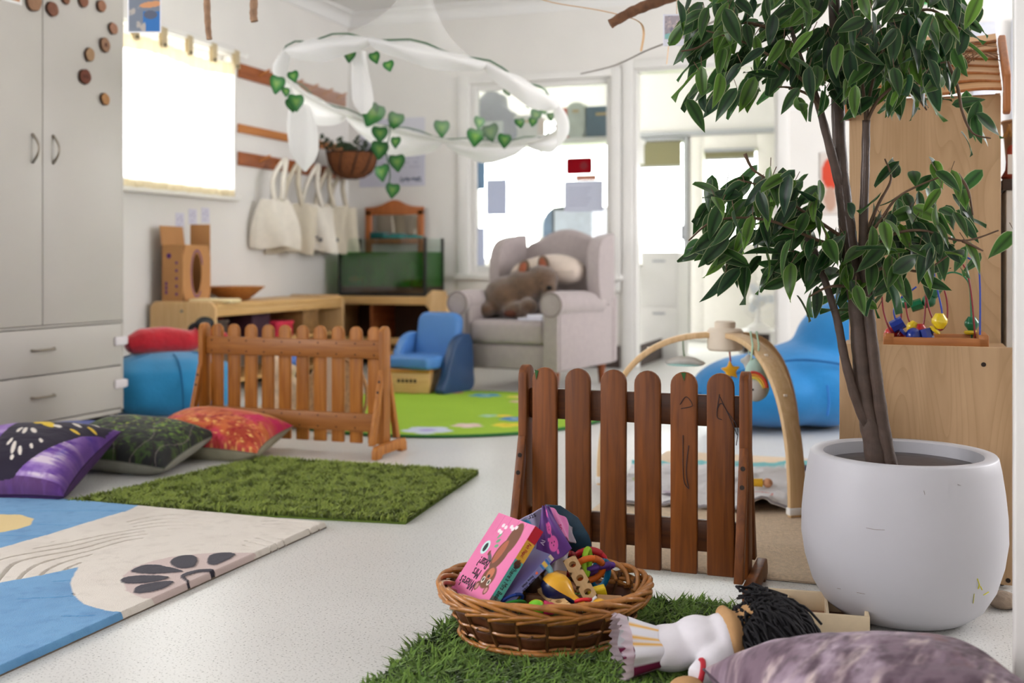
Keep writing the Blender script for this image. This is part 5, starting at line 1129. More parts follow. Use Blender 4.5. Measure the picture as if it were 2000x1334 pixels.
# ---- crinkle cloth book: fan of soft pages
cl = thing('cloth_book', 'soft cloth book fanned open, purple page with pink balloons', 'book', BM @ Vector((.02, .03, .02)), TH)
def sheet(name, pts, fn, mat, n=50, sag=.012, parent=cl):
    p00, p10, p01, p11 = [Vector(p) for p in pts]; v, u = np.meshgrid(np.linspace(0, 1, n), np.linspace(0, 1, n), indexing='ij')
    P = ((1 - u) * (1 - v))[..., None] * np.array(p00) + (u * (1 - v))[..., None] * np.array(p10) + ((1 - u) * v)[..., None] * np.array(p01) + (u * v)[..., None] * np.array(p11)
    nn = (p10 - p00).cross(p01 - p00).normalized(); P = P + (sag * np.sin(math.pi * u) * (.5 + v * .5) + .003 * np.sin(u * 14 + v * 5))[..., None] * np.array(nn)
    o = npmesh(name, P.reshape(-1, 3), [gridF(n, n)], mat, parent, True, linA(fn(u, v)).reshape(-1, 3)); md = o.modifiers.new('t', 'SOLIDIFY'); md.thickness = .003
    return o
def balloons(u, v):
    c = flat_col(u, (88, 40, 124)); c = blend(c, (fbm(u * 4, v * 4) - .45), (70, 28, 104))
    for x, y, r in ((.62, .30, .14), (.56, .60, .105), (.60, .86, .065)):
        c = blend(c, eli(u, v, x, y, r, r * 1.05), (226, 92, 172)); c = blend(c, eli(u, v, x + r * .5, y - r * 1.25, r * .22, r * .35), (226, 92, 172)); c = blend(c, eli(u, v, x - r * .9, y + r * .7, r * .3, r * .25), (226, 92, 172))
        for dx in (-.35, .25): c = blend(c, eli(u, v, x + r * dx, y + r * .2, r * .1, r * .13), (30, 16, 40))
        c = blend(c, eli(u, v, x, y - r * .25, r * .12, r * .12), (30, 16, 40))
    return c
m_cloth = PRINT('satin_print', .55, sheen=.3)
d0 = 2.36
sheet('purple_page', [Wt(1040, 1132, 2.27), Wt(1117, 1072, 2.30), Wt(1058, 990, 2.37), Wt(1070, 988, 2.37)], balloons, m_cloth, 70, .004)
sheet('pink_page', [Wt(1078, 1040, 2.33), Wt(1124, 1062, 2.35), Wt(1069, 988, 2.385), Wt(1118, 1030, 2.385)], lambda u, v: blend(flat_col(u, (214, 120, 176)), (u > .72) * 1.0, (140, 128, 140)), m_cloth, 40, .006)
sheet('grey_page', [Wt(985, 1120, 2.42), Wt(1075, 1110, 2.40), Wt(1003, 1020, 2.42), Wt(1068, 987, 2.40)], lambda u, v: blend(flat_col(u, (150, 146, 176)), eli(u, v, .3, .75, .28, .2), (26, 140, 176)), m_cloth, 40, .01)
teal = [Wt(1066, 986, 2.41), Wt(1095, 988, 2.42), Wt(1130, 1012, 2.43), Wt(1150, 1045, 2.44), Wt(1160, 1085, 2.45), Wt(1100, 1110, 2.44), Wt(1060, 1090, 2.43)]
ctr = sum(teal, Vector()) / len(teal); b = B().add([ctr] + teal, [(0, i + 1, (i + 1) % 7 + 1) for i in range(7)]); b.obj('teal_page', M('teal_satin', (10, 52, 74), .5, .25, 60), cl, True, solid=.006)
sheet('white_lining', [Wt(1055, 1140, 2.29), Wt(1105, 1122, 2.31), Wt(1075, 1100, 2.30), Wt(1112, 1074, 2.31)], lambda u, v: flat_col(u, (196, 190, 204)), m_cloth, 20, .004)
m_wtx = M('white_ink', (214, 206, 226), .6)
def face_text(s_, px, py, d, size, ang, mat, par):
    c = Wt(px, py, d - .012); rt = Vector((CT, ST, 0)); upv = Vector((0, 0, 1)); a = R(ang); x = rt * math.cos(a) + upv * math.sin(a); y = -rt * math.sin(a) + upv * math.cos(a)
    text(s_, size, frame(x, y, c), mat, par)
face_text('str', 1046, 1002, 2.405, .016, 200, m_tx, cl); face_text('Al', 1062, 1066, 2.30, .012, 70, m_wtx, cl); face_text('so', 1090, 1024, 2.36, .014, -80, M('crimson_ink', (190, 30, 90), .5), cl)
# ---- wooden construction plank with holes
m_beech = WOOD('beech', (196, 156, 104), (216, 180, 130), 'y', 8, .5)
def plank(label, a, b_, w, th, nh, upv):
    a, b_ = Vector(a), Vector(b_); ey = (b_ - a); L = ey.length; ey.normalize(); ex = Vector(upv).cross(ey).normalized(); ex = -ex if ex.dot(Vector((CT, ST, 0))) < 0 else ex
    mt = frame(ex, ey, a); t = thing('hole_plank', label, 'toy plank', None, 0, None, mt)
    pl = B(); n = 16
    for i in range(nh):   # each cell: square with a round hole
        y0, y1 = L * i / nh, L * (i + 1) / nh; cy = (y0 + y1) / 2; r = w * .27
        ci = [(r * math.cos(2 * math.pi * k / n), cy + r * math.sin(2 * math.pi * k / n)) for k in range(n)]; sq = []
        for x, y in ci:
            s_ = 1 / max(abs(x) / (w / 2), abs(y - cy) / ((y1 - y0) / 2)); sq.append((x * s_, cy + (y - cy) * s_))
        for z, fl in ((th / 2, 0), (-th / 2, 1)):
            k0 = [(x, y, z) for x, y in ci] + [(x, y, z) for x, y in sq]; f_ = [(k, n + k, n + (k + 1) % n, (k + 1) % n) for k in range(n)]
            pl.add(k0, [f[::-1] for f in f_] if fl else f_)
        pl.add([(x, y, z) for z in (-th / 2, th / 2) for x, y in ci], [(k, (k + 1) % n, n + (k + 1) % n, n + k)[::-1] for k in range(n)])
    for x in (-w / 2, w / 2): pl.add([(x, 0, -th / 2), (x, L, -th / 2), (x, L, th / 2), (x, 0, th / 2)], [(0, 1, 2, 3)])
    for y in (0, L): pl.add([(-w / 2, y, -th / 2), (w / 2, y, -th / 2), (w / 2, y, th / 2), (-w / 2, y, th / 2)], [(0, 1, 2, 3)])
    pl.obj('board', m_beech, t, smooth=0); 
    return t
vw = Vector((ST, -CT, .35))
plank('upright beech plank with three round holes in the toy basket', Wt(1156, 1172, 2.215), Wt(1112, 1092, 2.30), .027, .009, 3, vw)
plank('beech plank with holes lying over the basket rim', Wt(1112, 1196, 2.125), Wt(1062, 1150, 2.235), .026, .008, 4, Vector((ST * .5, -CT * .5, .9)))
# ---- yellow and navy maraca
ma0, ma1 = Wt(1088, 1148, 2.20), Wt(1140, 1184, 2.17); dr = (ma1 - ma0).normalized(); mm = frame(dr.cross(Vector((ST * .6, -CT * .6, .8))), dr, ma0)
t = thing('maraca', 'yellow and navy wooden maraca rattle on the toy basket heap', 'maraca', None, 0, None, mm)
prof = [(0, -.031), (.014, -.028), (.025, -.016), (.028, 0), (.025, .014), (.016, .026), (.009, .036), (.0075, .055), (.008, .078), (0, .081)]
def half(a0, a1):
    b = B(); n = 14; vs = [(r * math.cos(a0 + (a1 - a0) * k / n), z, r * math.sin(a0 + (a1 - a0) * k / n)) for r, z in prof for k in range(n + 1)]
    b.add(vs, [tuple(i) for i in gridF(len(prof), n + 1).tolist()]); return b
half(R(50), R(250)).obj('yellow_half', M('yellow_lacquer', (228, 168, 24), .3, .05, coat=.3), t, smooth=180); half(R(-110), R(50)).obj('navy_half', M('navy_lacquer', (22, 28, 66), .3, .05, coat=.3), t, smooth=180)
# ---- soft links
def ring(label, c, rx, rz, tilt, r, col, nm='link_ring'):
    c = Vector(c); rt = Vector((CT, ST, 0)); up_v = Vector((0, 0, 1)); q = Euler(tilt).to_matrix()
    t = thing(nm, label, 'toy ring', c); pts = [q @ (rt * (rx * math.cos(a)) + up_v * (rz * math.sin(a))) for a in np.linspace(0, 2 * math.pi, 37)[:-1]]
    B().tube(pts, [r * (1 + .06 * math.sin(k * 2.2)) for k in range(36)], 10, closed=True).obj('loop', M('link_%d_%d_%d' % col, col, .5, .08), t, smooth=180)
    B().tube(pts[3:9], r * 1.15, 10).obj('joiner', M('link_%d_%d_%dj' % col, tuple(int(v * .85) for v in col), .5, .08), t, smooth=180)
ring('orange soft link loop in the toy basket', Wt(1150, 1112, 2.335), .030, .026, (.3, .2, .3), .0065, (220, 104, 24))
ring('red soft link loop behind the orange one', Wt(1152, 1094, 2.37), .030, .026, (.5, 0, -.2), .0065, (196, 30, 40))
ring('lime soft link loop hooked through the orange one', Wt(1146, 1098, 2.34), .010, .026, (-.3, .35, .9), .0060, (150, 196, 30))
ring('turquoise soft link loop at the right of the toy basket', Wt(1172, 1122, 2.365), .018, .032, (.3, .1, .4), .0062, (18, 122, 170))
ring('violet soft link loop lying across the other links', Wt(1165, 1112, 2.345), .034, .009, (.9, 0, .1), .0060, (92, 52, 140))
ring('dark red soft link loop beside the plank', Wt(1108, 1102, 2.345), .018, .024, (.2, .1, .3), .0055, (150, 24, 34))
ring('thin red plastic ring round the maraca handle', Wt(1143, 1176, 2.175), .018, .014, (.9, .3, .2), .0035, (206, 30, 36))
# ---- blocks and little things
def block(label, c, d, rot, col, nm='toy_block', cat='toy block'):
    t = thing(nm, label, cat, None, 0, None, Matrix.Translation(Vector(c)) @ Euler(rot).to_matrix().to_4x4())
    B().box((0, 0, 0), d).obj('block', M('blk_%d_%d_%d' % col, col, .5, .12, 40), t, bevel=.002); B().box((0, 0, d[2] / 2), (d[0] * .9, d[1] * .8, .0012)).obj('face', M('blkf_%d_%d_%d' % col, tuple(min(255, int(v * 1.06)) for v in col), .5, .1, 40), t)
block('yellow wooden block at the right of the toy basket', Wt(1166, 1158, 2.26), (.036, .02, .02), (.2, -.25, .4), (222, 190, 26))
block('plain tan wooden block by the right basket rim', Wt(1192, 1178, 2.21), (.055, .05, .018), (0, .1, .5), (170, 128, 84))
block('brown wooden block below the yellow maraca', Wt(1058, 1168, 2.24), (.06, .04, .022), (.1, .05, .2), (120, 82, 54))
block('tan peg block above the maraca', Wt(1092, 1130, 2.29), (.028, .03, .02), (.3, .1, .3), (188, 140, 92))
block('brown block between the two planks', Wt(1108, 1154, 2.25), (.03, .03, .03), (.1, .3, .2), (128, 84, 56))
block('small yellow brick deep in the toy basket', Wt(1020, 1160, 2.26), (.03, .03, .018), (.1, .2, .7), (190, 150, 30))
t = thing('ball_cup', 'light blue curved plastic scoop beside the purple cloth page', 'toy', Wt(1050, 1128, 2.24)); 
V = [tuple(Vector((.030 * math.cos(a), .012, .034 * math.sin(a) * (1 - .2 * k)) ) * (1 - .0 * k) + Vector((0, -.02 * k, 0))) for k in (0, 1) for a in np.linspace(-1.0, 2.2, 16)]
o = npmesh('scoop', V, [gridF(2, 16)], M('pale_blue_plastic', (120, 176, 190), .4), t); o.modifiers.new('t', 'SOLIDIFY').thickness = .002
B().ell((-.012, 0, -.01), (.022, .02, .022), 16, 10).obj('inner_ball', M('dark_brown_ball', (58, 40, 32), .4), t)
t = thing('squeaky_toy', 'small rattle with green and yellow head and ribbed pink body at the rim', 'toy', None, 0, None, frame(Vector((CT, ST, -.05)), (0, 0, 1), Wt(1048, 1187, 2.125)))
hx = frame((0, 0, -1), (0, 1, 0)); pr = lambda a: [(0.015 * math.sin(x), -.015 * math.cos(x)) for x in a]
B().lathe([(.015 * math.sin(x), -.017 * math.cos(x)) for x in np.linspace(0, math.pi, 12)], 18, Matrix.Rotation(R(90), 4, 'Y')).obj('yellow_head', M('rattle_yellow', (226, 200, 20), .25, coat=.3), t, smooth=180)
B().ell((-.001, 0, .004), (.0168, .0155, .0128), 16, 10).obj('green_cap', M('rattle_green', (112, 192, 30), .25, coat=.3), t, smooth=180)
B().lathe([(.0, .012)] + [(.0135 - .0012 * k + (.0012 if k % 2 else 0), .013 + .005 * k) for k in range(8)] + [(0, .052)], 16, Matrix.Rotation(R(90), 4, 'Y')).obj('ribbed_body', M('rattle_pink', (182, 28, 82), .4), t, smooth=180)
ring('dark green plastic shape outline in the basket', Wt(1005, 1182, 2.18), .022, .013, (.7, .2, .3), .003, (34, 130, 40)); ring('royal blue plastic shape outline in the basket', Wt(1000, 1172, 2.19), .022, .016, (.7, .1, .5), .003, (22, 60, 150))
t = thing('toy_stick', 'short white plastic stick beside the maraca end', 'toy', Wt(1150, 1182, 2.16)); B().tube([Vector((-.014, 0, -.012)), Vector((.012, .01, .014))], .0032, 8).obj('shaft', M('white_plastic', (222, 220, 220), .4), t); B().ell((.016, .012, .0), (.016, .014, .011), 14, 8).obj('yellow_knob', M('yellow_lacquer', (228, 168, 24), .3), t)
# ================================================================== rag doll lying on the rug
DM = Matrix.Translation((0, 0, 0))
dl = thing('rag_doll', 'soft doll in white blouse and striped skirt lying face down on the rug', 'doll', G(1412, 1342) + Vector((0, 0, .02)), TH + R(4))
DI = RM[dl.name].inverted()
m_skin = M('tan_felt', (188, 146, 100), .9, .05, 40, bump=.2, bscale=300); m_blou = M('white_cotton', (226, 222, 228), .8, .04, 30, bump=.3, bscale=40, bdist=.004); m_yarn = M('black_yarn', (18, 16, 20), .75, .3, 60, spec=.3)
# local: x to the right (towards the head), y away, z up
b = B(); b.ell((-.09, .02, .045), (.06, .055, .04)).ell((-.04, .02, .055), (.05, .06, .045)).ell((.0, .015, .055), (.03, .06, .05)); b.tube([(-.01, -.03, .05), (-.045, -.065, .035), (-.07, -.085, .03)], [.024, .026, .02], 12); b.obj('blouse', m_blou, dl, remesh=.006, smooth=180)
def skirt(u, v):     # u around, v along
    c = flat_col(u, (222, 220, 226)); c = blend(c, (u < .40).astype(float), (112, 24, 62)); c = blend(c, ((np.abs((u * 12) % 1 - .5) < .09) & (u < .40)).astype(float), (220, 210, 222))
    c = blend(c, ((u > .50) & (u < .66) & (np.abs((u * 26) % 1 - .5) < .16)).astype(float), (226, 170, 50)); c = blend(c, ((u > .72) & (u < .88)).astype(float), (60, 158, 110)); return c
n, m = 16, 60; V = []; uu = []
for i in range(n):
    s_ = i / (n - 1); x = -.115 - .055 * s_; rr_ = .040 + .020 * s_
    for j in range(m):
        a = -math.pi * .5 + 2 * math.pi * j / (m - 1); w_ = 1 + .06 * math.sin(9 * a) * s_; V.append((x + .004 * math.sin(5 * a), .02 + (rr_ + .012) * w_ * math.cos(a), .048 + max(-.046, rr_ * .85 * w_ * math.sin(a))))
v, u = np.meshgrid(np.linspace(0, 1, n), (np.linspace(0, 1, m) * 1.0 + 0) % 1, indexing='ij'); uq = (1.18 - np.linspace(0, 1, m)) % 1; u = np.broadcast_to(uq, (n, m))
npmesh('skirt', V, [gridF(n, m)], PRINT('woven_stripe', .8), dl, False, linA(skirt(u, v)).reshape(-1, 3))
V = []
for i in range(5):
    s_ = i / 4; x = -.168 - .018 * s_; rr_ = .060 + .004 * s_
    for j in range(121):
        a = -math.pi * .5 + 2 * math.pi * j / 120; w_ = 1 + .05 * math.sin(9 * a) + .05 * s_ * math.sin(26 * a); V.append((x + .004 * math.sin(26 * a) * s_, .02 + (rr_ + .012) * w_ * math.cos(a), .048 + max(-.046, rr_ * .85 * w_ * math.sin(a))))
npmesh('lace_trim', V, [gridF(5, 121)], SHEER('lace', (226, 206, 216), .3, .8), dl)
hd_ = B().ell((.066, .02, .062), (.05, .062, .058), 24, 16).ell((.012, .018, .058), (.024, .064, .056), 16, 10); hd_.obj('head', m_skin, dl, remesh=.006, smooth=180)
B().ell((.022, .085, .082), (.014, .012, .016), 10, 8).obj('ear', m_skin, dl, smooth=180)
hr = B().ell((.092, .018, .062), (.074, .092, .062), 26, 18).obj('hair_cap', m_yarn, dl, smooth=180)
hb = B()
for k in range(420):
    a = rng.uniform(-3.1, 3.1); e = rng.uniform(.05, 1.5); d = Vector((math.cos(e) * math.cos(a) * .9, math.cos(e) * math.sin(a), math.sin(e))).normalized(); p0 = Vector((.092, .018, .062)) + Vector((d.x * .070, d.y * .088, d.z * .060))
    fl = Vector((rng.uniform(.2, 1), d.y + rng.uniform(-.6, .6), rng.uniform(-1.1, .1))); fl -= d * fl.dot(d); L = rng.uniform(.025, .055)
    pts = [p0 + d * .003, p0 + d * .010 + fl * L * .5, p0 + d * .004 + fl * L + Vector((0, 0, -L * .25))]; 
    for p in pts: p.z = max(p.z, .004)
    hb.tube(smooth_pts(pts, 3), .0026, 5)
hb.obj('yarn_strands', m_yarn, dl, smooth=180)
kink = B()
for k in range(16): kink.tube(smooth_pts([(.06 + rng.uniform(-.02, .04), .04 + rng.uniform(-.03, .05), .115), (.07 + rng.uniform(-.03, .05), .045 + rng.uniform(-.03, .05), .137), (.08 + rng.uniform(-.03, .06), .05 + rng.uniform(-.03, .05), .122)], 4), .0026, 5)
kink.obj('fringe', m_yarn, dl, smooth=180)
B().tube([(-.063 + .012 * math.sin(a) * .6, -.078 + .022 * math.cos(a) * .8, .032 + .024 * math.sin(a)) for a in np.linspace(0, 6.283, 25)[:-1]], .005, 8, closed=True).obj('red_cuff', M('red_ribbon', (178, 28, 44), .6), dl)
h = B().ell((-.088, -.100, .022), (.030, .024, .016), 14, 10)
for k in range(4): h.tube([(-.098 - .004 * k, -.092 - .010 * k, .022), (-.118 - .002 * k, -.098 - .011 * k, .018), (-.128, -.102 - .011 * k, .012)], [.0075, .007, .0055], 8)
h.tube([(-.080, -.118, .022), (-.092, -.132, .018)], [.008, .006], 8); h.obj('hand', m_skin, dl, remesh=.004, smooth=180)
# ================================================================== wooden tray with compartments
tc_ = [G(1440, 1175, .03), G(1675, 1215, .03)]
tp = G(1600, 1222, .0); tr = thing('compartment_tray', 'pale wooden tray with divided compartments behind the doll', 'tray', (tp.x - .005, tp.y + .01, 0), TH - R(14))
m_pine = M('pale_pine', (216, 196, 164), .55, .06, 30)
for a, c_ in (((-.14, .075, 0), (.10, .083, .045)), ((-.14, -.075, 0), (.10, -.067, .045)), ((.092, -.067, 0), (.10, .075, .045)), ((-.14, -.067, 0), (-.132, .075, .045))): B().bb(a, c_).obj('side', m_pine, tr, bevel=.0015)
B().bb((-.132, -.067, 0), (.092, .075, .005)).obj('bottom', M('tray_bottom', (150, 112, 84), .6), tr)
for x in (-.06, .02): B().bb((x - .003, -.067, .005), (x + .003, .075, .034)).obj('divider', m_pine, tr)
# ================================================================== white planter and ficus
PD = 2.36; PO = W(1762, 1100, PD); PX, PY = PO.x, PO.y
po = thing('plant_pot', 'large white rounded planter pot with scuffs and yellow crayon marks', 'plant pot', (PX, PY, 0))
def pot_mat():
    m = M('white_fibreclay', (190, 189, 194), .45, .03, 5, bump=.05, bscale=60)
    return m
prof = [(0, .0), (.10, .0), (.135, .008), (.165, .032), (.187, .07), (.202, .12), (.2095, .17), (.2085, .22), (.2035, .27), (.196, .32), (.191, .343), (.188, .347), (.168, .347), (.163, .344), (.166, .32), (.168, .30)]
B().lathe(prof, 96).obj('pot_body', pot_mat(), po, smooth=60)
def soilwob(q, z): return 1 + .012 * math.sin(5 * q)
so = B().lathe([(0, .324), (.09, .325), (.155, .320), (.1655, .314)], 60, None, 1, 1, soilwob).obj('inner_collar', M('dark_resin', (58, 53, 57), .45, .2, 30, bump=.4, bscale=60), po)
def on_pot(px, py, dr=.0008):        # a point on the pot's outside
    for d in np.linspace(2.05, 2.36, 400):
        p = W(px, py, d); r = math.hypot(p.x - PX, p.y - PY)
        rp = np.interp(p.z, [z for r_, z in prof[:12]], [r_ for r_, z in prof[:12]])
        if r <= rp: return Vector((PX + (p.x - PX) * (rp + dr) / r, PY + (p.y - PY) * (rp + dr) / r, p.z))
    return W(px, py, 2.2)
mk = B()
for pts in ([(1908, 1130), (1912, 1142), (1910, 1150)], [(1914, 1145), (1917, 1152)], [(1920, 1162), (1930, 1156)], [(1902, 1160), (1900, 1178)]): mk.tube([on_pot(*p) for p in pts], .0016, 5, flat=.4)
mk.obj('crayon_mark', M('yellow_crayon', (214, 206, 60), .6), po, True)
mk = B()
for pts in ([(1636, 1149), (1642, 1150)], [(1692, 1031), (1710, 1034), (1728, 1035)], [(1870, 946), (1876, 948)], [(1674, 1157), (1690, 1160)], [(1804, 958), (1806, 966)]): mk.tube([on_pot(*p) for p in pts], .0008, 5, flat=.5)
mk.obj('scuff', M('brown_scuff', (140, 124, 116), .7), po, True)
tr = thing('ficus_tree', 'artificial ficus with cream-edged leaves growing in the white pot', 'tree', (PX, PY, .31))
m_bark = M('ficus_bark', (76, 60, 51), .6, .2, 40, bump=.6, bscale=130, coat=.15)
m_twig = M('ficus_twig', (92, 70, 52), .7, .2, 40)
def limb(pts, r0, r1, nm='trunk', mat=None):
    P = smooth_pts([W(*p) for p in pts], 7); N = len(P); rs = [(r0 + (r1 - r0) * i / (N - 1)) * (1 + .05 * math.sin(i * 1.7)) for i in range(N)]
    B().tube(P, rs, 14 if r0 > .006 else 7).obj(nm, mat or m_bark, tr, True, smooth=180); return P
limb([(1722, 940, 2.34), (1706, 850, 2.34), (1690, 770, 2.34), (1680, 640, 2.33), (1668, 540, 2.32), (1652, 420, 2.33), (1640, 300, 2.34), (1634, 120, 2.36), (1626, -60, 2.38)], .0265, .011)
limb([(1702, 850, 2.335), (1672, 780, 2.33), (1650, 700, 2.33), (1634, 620, 2.33), (1608, 540, 2.34), (1580, 470, 2.35), (1520, 430, 2.36)], .0115, .005)
limb([(1748, 940, 2.32), (1732, 870, 2.32), (1715, 760, 2.31), (1703, 660, 2.30), (1692, 560, 2.30), (1686, 470, 2.30), (1690, 330, 2.30), (1692, 235, 2.30)], .0145, .008)
limb([(1654, 420, 2.33), (1640, 360, 2.33), (1616, 270, 2.32), (1594, 190, 2.32), (1566, 120, 2.32), (1540, 40, 2.32)], .0125, .004)
for pts in ([(1692, 240, 2.30), (1702, 170, 2.30), (1726, 90, 2.32), (1760, 10, 2.36)], [(1692, 240, 2.30), (1684, 160, 2.28), (1670, 60, 2.25), (1660, -30, 2.2)], [(1692, 240, 2.3), (1720, 190, 2.27), (1790, 140, 2.25), (1850, 120, 2.25)], [(1600, 205, 2.32), (1560, 150, 2.28), (1470, 90, 2.25), (1380, 60, 2.22)], [(1594, 190, 2.32), (1585, 130, 2.36), (1560, 20, 2.42)], [(1610, 235, 2.32), (1585, 190, 2.3), (1545, 172, 2.28), (1520, 170, 2.27)], [(1520, 60, 2.3), (1440, 45, 2.3), (1370, 90, 2.28), (1330, 100, 2.28)],
            [(1660, 480, 2.33), (1600, 470, 2.3), (1500, 430, 2.26), (1400, 430, 2.24), (1345, 470, 2.22)], [(1650, 500, 2.33), (1580, 500, 2.36), (1480, 470, 2.4), (1390, 480, 2.42)], [(1640, 460, 2.33), (1580, 420, 2.3), (1500, 370, 2.3), (1440, 350, 2.3)], [(1690, 470, 2.3), (1720, 430, 2.27), (1760, 380, 2.25), (1850, 340, 2.25)], [(1690, 500, 2.3), (1740, 460, 2.28), (1800, 450, 2.25), (1880, 470, 2.24), (1950, 450, 2.24)], [(1690, 460, 2.3), (1715, 400, 2.33), (1740, 350, 2.35), (1728, 310, 2.35)], [(1685, 540, 2.3), (1740, 520, 2.26), (1800, 530, 2.24), (1850, 500, 2.24)], [(1850, 120, 2.25), (1870, 170, 2.25), (1880, 220, 2.25), (1900, 260, 2.25), (1935, 270, 2.25)], [(1760, 30, 2.34), (1820, 20, 2.3), (1880, 60, 2.28)], [(1870, 340, 2.25), (1890, 370, 2.25), (1900, 420, 2.26)], [(1880, 470, 2.24), (1920, 490, 2.24)], [(1800, 140, 2.3), (1790, 180, 2.28), (1810, 215, 2.26)], [(1670, 560, 2.3), (1620, 560, 2.27), (1580, 580, 2.25)], [(1455, 300, 2.28), (1470, 330, 2.28), (1500, 350, 2.28)]):
    limb(pts, .0042, .0016, 'twig', m_twig)
# --- leaf: five columns so that the cream margin is a strip of its own
def ficus_leaf(bend, fold, width, cu):
    rows = 9; cols = (-1, -.87, -.4, 0, .4, .87, 1); V = []; C = []
    for i in range(rows):
        t_ = i / (rows - 1); w_ = max(.002, width * 2.6 * t_ ** .62 * (1 - t_) ** 1.05)
        for s_ in cols:
            x = s_ * w_; z = -bend * t_ * t_ + fold * abs(s_) * w_ + cu * s_ * t_; V.append((x, t_, z))
            C.append((.02, .06, .018, 1.0) if abs(s_) == 1 else ((.007, .020, .008, 0) if (s_ == 0 and .05 < t_ < .8) else (.018, .060, .015, 0)))
    return V, gridF(rows, len(cols)), C
lm, nt, p = _new('ficus_leaf'); out = nt.nodes['Material Output']
a_ = nt.nodes.new('ShaderNodeAttribute'); a_.attribute_name = 'Col'; oi = nt.nodes.new('ShaderNodeObjectInfo'); ge = nt.nodes.new('ShaderNodeNewGeometry')
rp = nt.nodes.new('ShaderNodeValToRGB'); e = rp.color_ramp.elements; e[0].position = 0; e[0].color = (.5, .62, .95, 1); e[1].position = 1; e[1].color = (4.6, 3.2, 1.0, 1)
x_ = e.new(.30); x_.color = (.8, .9, .9, 1); x_ = e.new(.6); x_.color = (1.8, 1.6, .9, 1)
nt.links.new(oi.outputs['Random'], rp.inputs[0])
mu = nt.nodes.new('ShaderNodeMix'); mu.data_type = 'RGBA'; mu.blend_type = 'MULTIPLY'; mu.inputs[0].default_value = 1; nt.links.new(a_.outputs['Color'], mu.inputs[6]); nt.links.new(rp.outputs[0], mu.inputs[7])
m3 = nt.nodes.new('ShaderNodeMix'); m3.data_type = 'RGBA'; m3.inputs[7].default_value = (.40, .44, .22, 1); nt.links.new(a_.outputs['Alpha'], m3.inputs[0]); nt.links.new(mu.outputs[2], m3.inputs[6]); mu = m3
nt.links.new(mu.outputs[2], p.inputs['Base Color']); p.inputs['Roughness'].default_value = .38; p.inputs['Specular IOR Level'].default_value = .45
tl = nt.nodes.new('ShaderNodeBsdfTranslucent'); gm = nt.nodes.new('ShaderNodeGamma'); gm.inputs[1].default_value = .8; nt.links.new(mu.outputs[2], gm.inputs[0]); nt.links.new(gm.outputs[0], tl.inputs[0])
mx = nt.nodes.new('ShaderNodeMixShader'); mx.inputs[0].default_value = .42; nt.links.new(p.outputs[0], mx.inputs[1]); nt.links.new(tl.outputs[0], mx.inputs[2]); nt.links.new(mx.outputs[0], out.inputs['Surface'])
LV = []
for k, (be, fo, wi, cu_) in enumerate(((.12, .25, .215, .05), (.22, .12, .23, -.06), (.05, .35, .20, .1), (.3, .2, .215, 0))): LV.append(ficus_leaf(be, fo, wi, cu_))
CL = [(1430, 130, 105, 75, 52), (1390, 40, 95, 55, 30), (1500, 60, 70, 80, 36), (1590, 60, 80, 100, 56), (1590, 160, 70, 50, 16), (1720, 60, 90, 80, 64), (1740, 150, 100, 60, 52), (1830, 60, 80, 80, 54), (1860, 130, 50, 50, 10), (1800, 210, 60, 25, 6), (1900, 240, 36, 44, 9), (1690, 180, 70, 40, 14), (1380, 200, 50, 30, 8),
      (1460, 400, 90, 55, 42), (1420, 470, 80, 60, 40), (1540, 400, 70, 55, 30), (1560, 490, 90, 60, 42), (1490, 520, 90, 40, 14), (1640, 520, 70, 50, 24), (1700, 560, 70, 40, 22), (1720, 430, 60, 70, 20), (1790, 440, 80, 60, 34), (1770, 520, 80, 50, 26), (1850, 480, 60, 50, 12), (1820, 350, 60, 25, 8), (1885, 400, 20, 50, 7), (1735, 330, 12, 30, 2), (1955, 474, 4, 4, 1), (1590, 590, 50, 20, 4), (1660, 590, 40, 30, 6), (1910, 500, 20, 20, 2), (1420, 540, 40, 30, 4), (1500, -60, 110, 60, 24), (1650, -90, 120, 70, 40), (1790, -60, 110, 60, 28), (1640, -170, 90, 50, 24)]
items = []
for cx, cy, rx_, ry_, n_ in CL:
    for k in range(n_):
        a = rng.uniform(0, 6.283); r = math.sqrt(rng.random()); px = cx + rx_ * r * math.cos(a); py = cy + ry_ * r * math.sin(a)
        d = 2.31 + rng.gauss(0, .085); d = min(2.52, max(2.10, d)); pos = W(px, py, d)
        outw = Vector((pos.x - PX, pos.y - PY, 0)); outw.normalize()
        tip = outw * rng.uniform(.1, .8) + Vector((rng.uniform(-.6, .6), rng.uniform(-.6, .6), rng.uniform(-1.3, -.2))); 
        if rng.random() < .12: tip.z = rng.uniform(-.1, .5)
        nrm = Vector((ST, -CT, 0)) * rng.uniform(-.2, 1.0) + Vector((rng.uniform(-.6, .6), rng.uniform(-.6, .6), rng.uniform(.0, .9)))
        L = rng.uniform(.060, .086); mt = frame(tip.normalized().cross(nrm), tip, pos - tip.normalized() * L * .5) @ Matrix.Scale(L, 4)
        items.append((d + (1 if py < -25 else 0), mt, rng.randrange(4)))
items.sort(key=lambda i: i[0]); TI = RM[tr.name].inverted(); srcs = {}
for d, mt, k in items[:300]:
    if k not in srcs:
        V, F, C = LV[k]; srcs[k] = npmesh('leaf', V, [F], lm, tr, False, C); srcs[k].matrix_basis = TI @ mt
    else: share(srcs[k], tr, TI @ mt)
V_, F_, C_l = [], [], []; off = 0
for d, mt, k in items[300:]:
    V, F, C = LV[k]; V_ += [tuple((TI @ mt) @ Vector(v)) for v in V]; F_.append(F + off); off += len(V); f = rng.choice((.55, .8, 1.0, 1.5)); C_l += [tuple(c_ * f for c_ in cc[:3]) + (cc[3],) for cc in C]
if V_: tag(npmesh('rear_leaves', V_, F_, lm, tr, False, C_l), kind='stuff')
st = B()
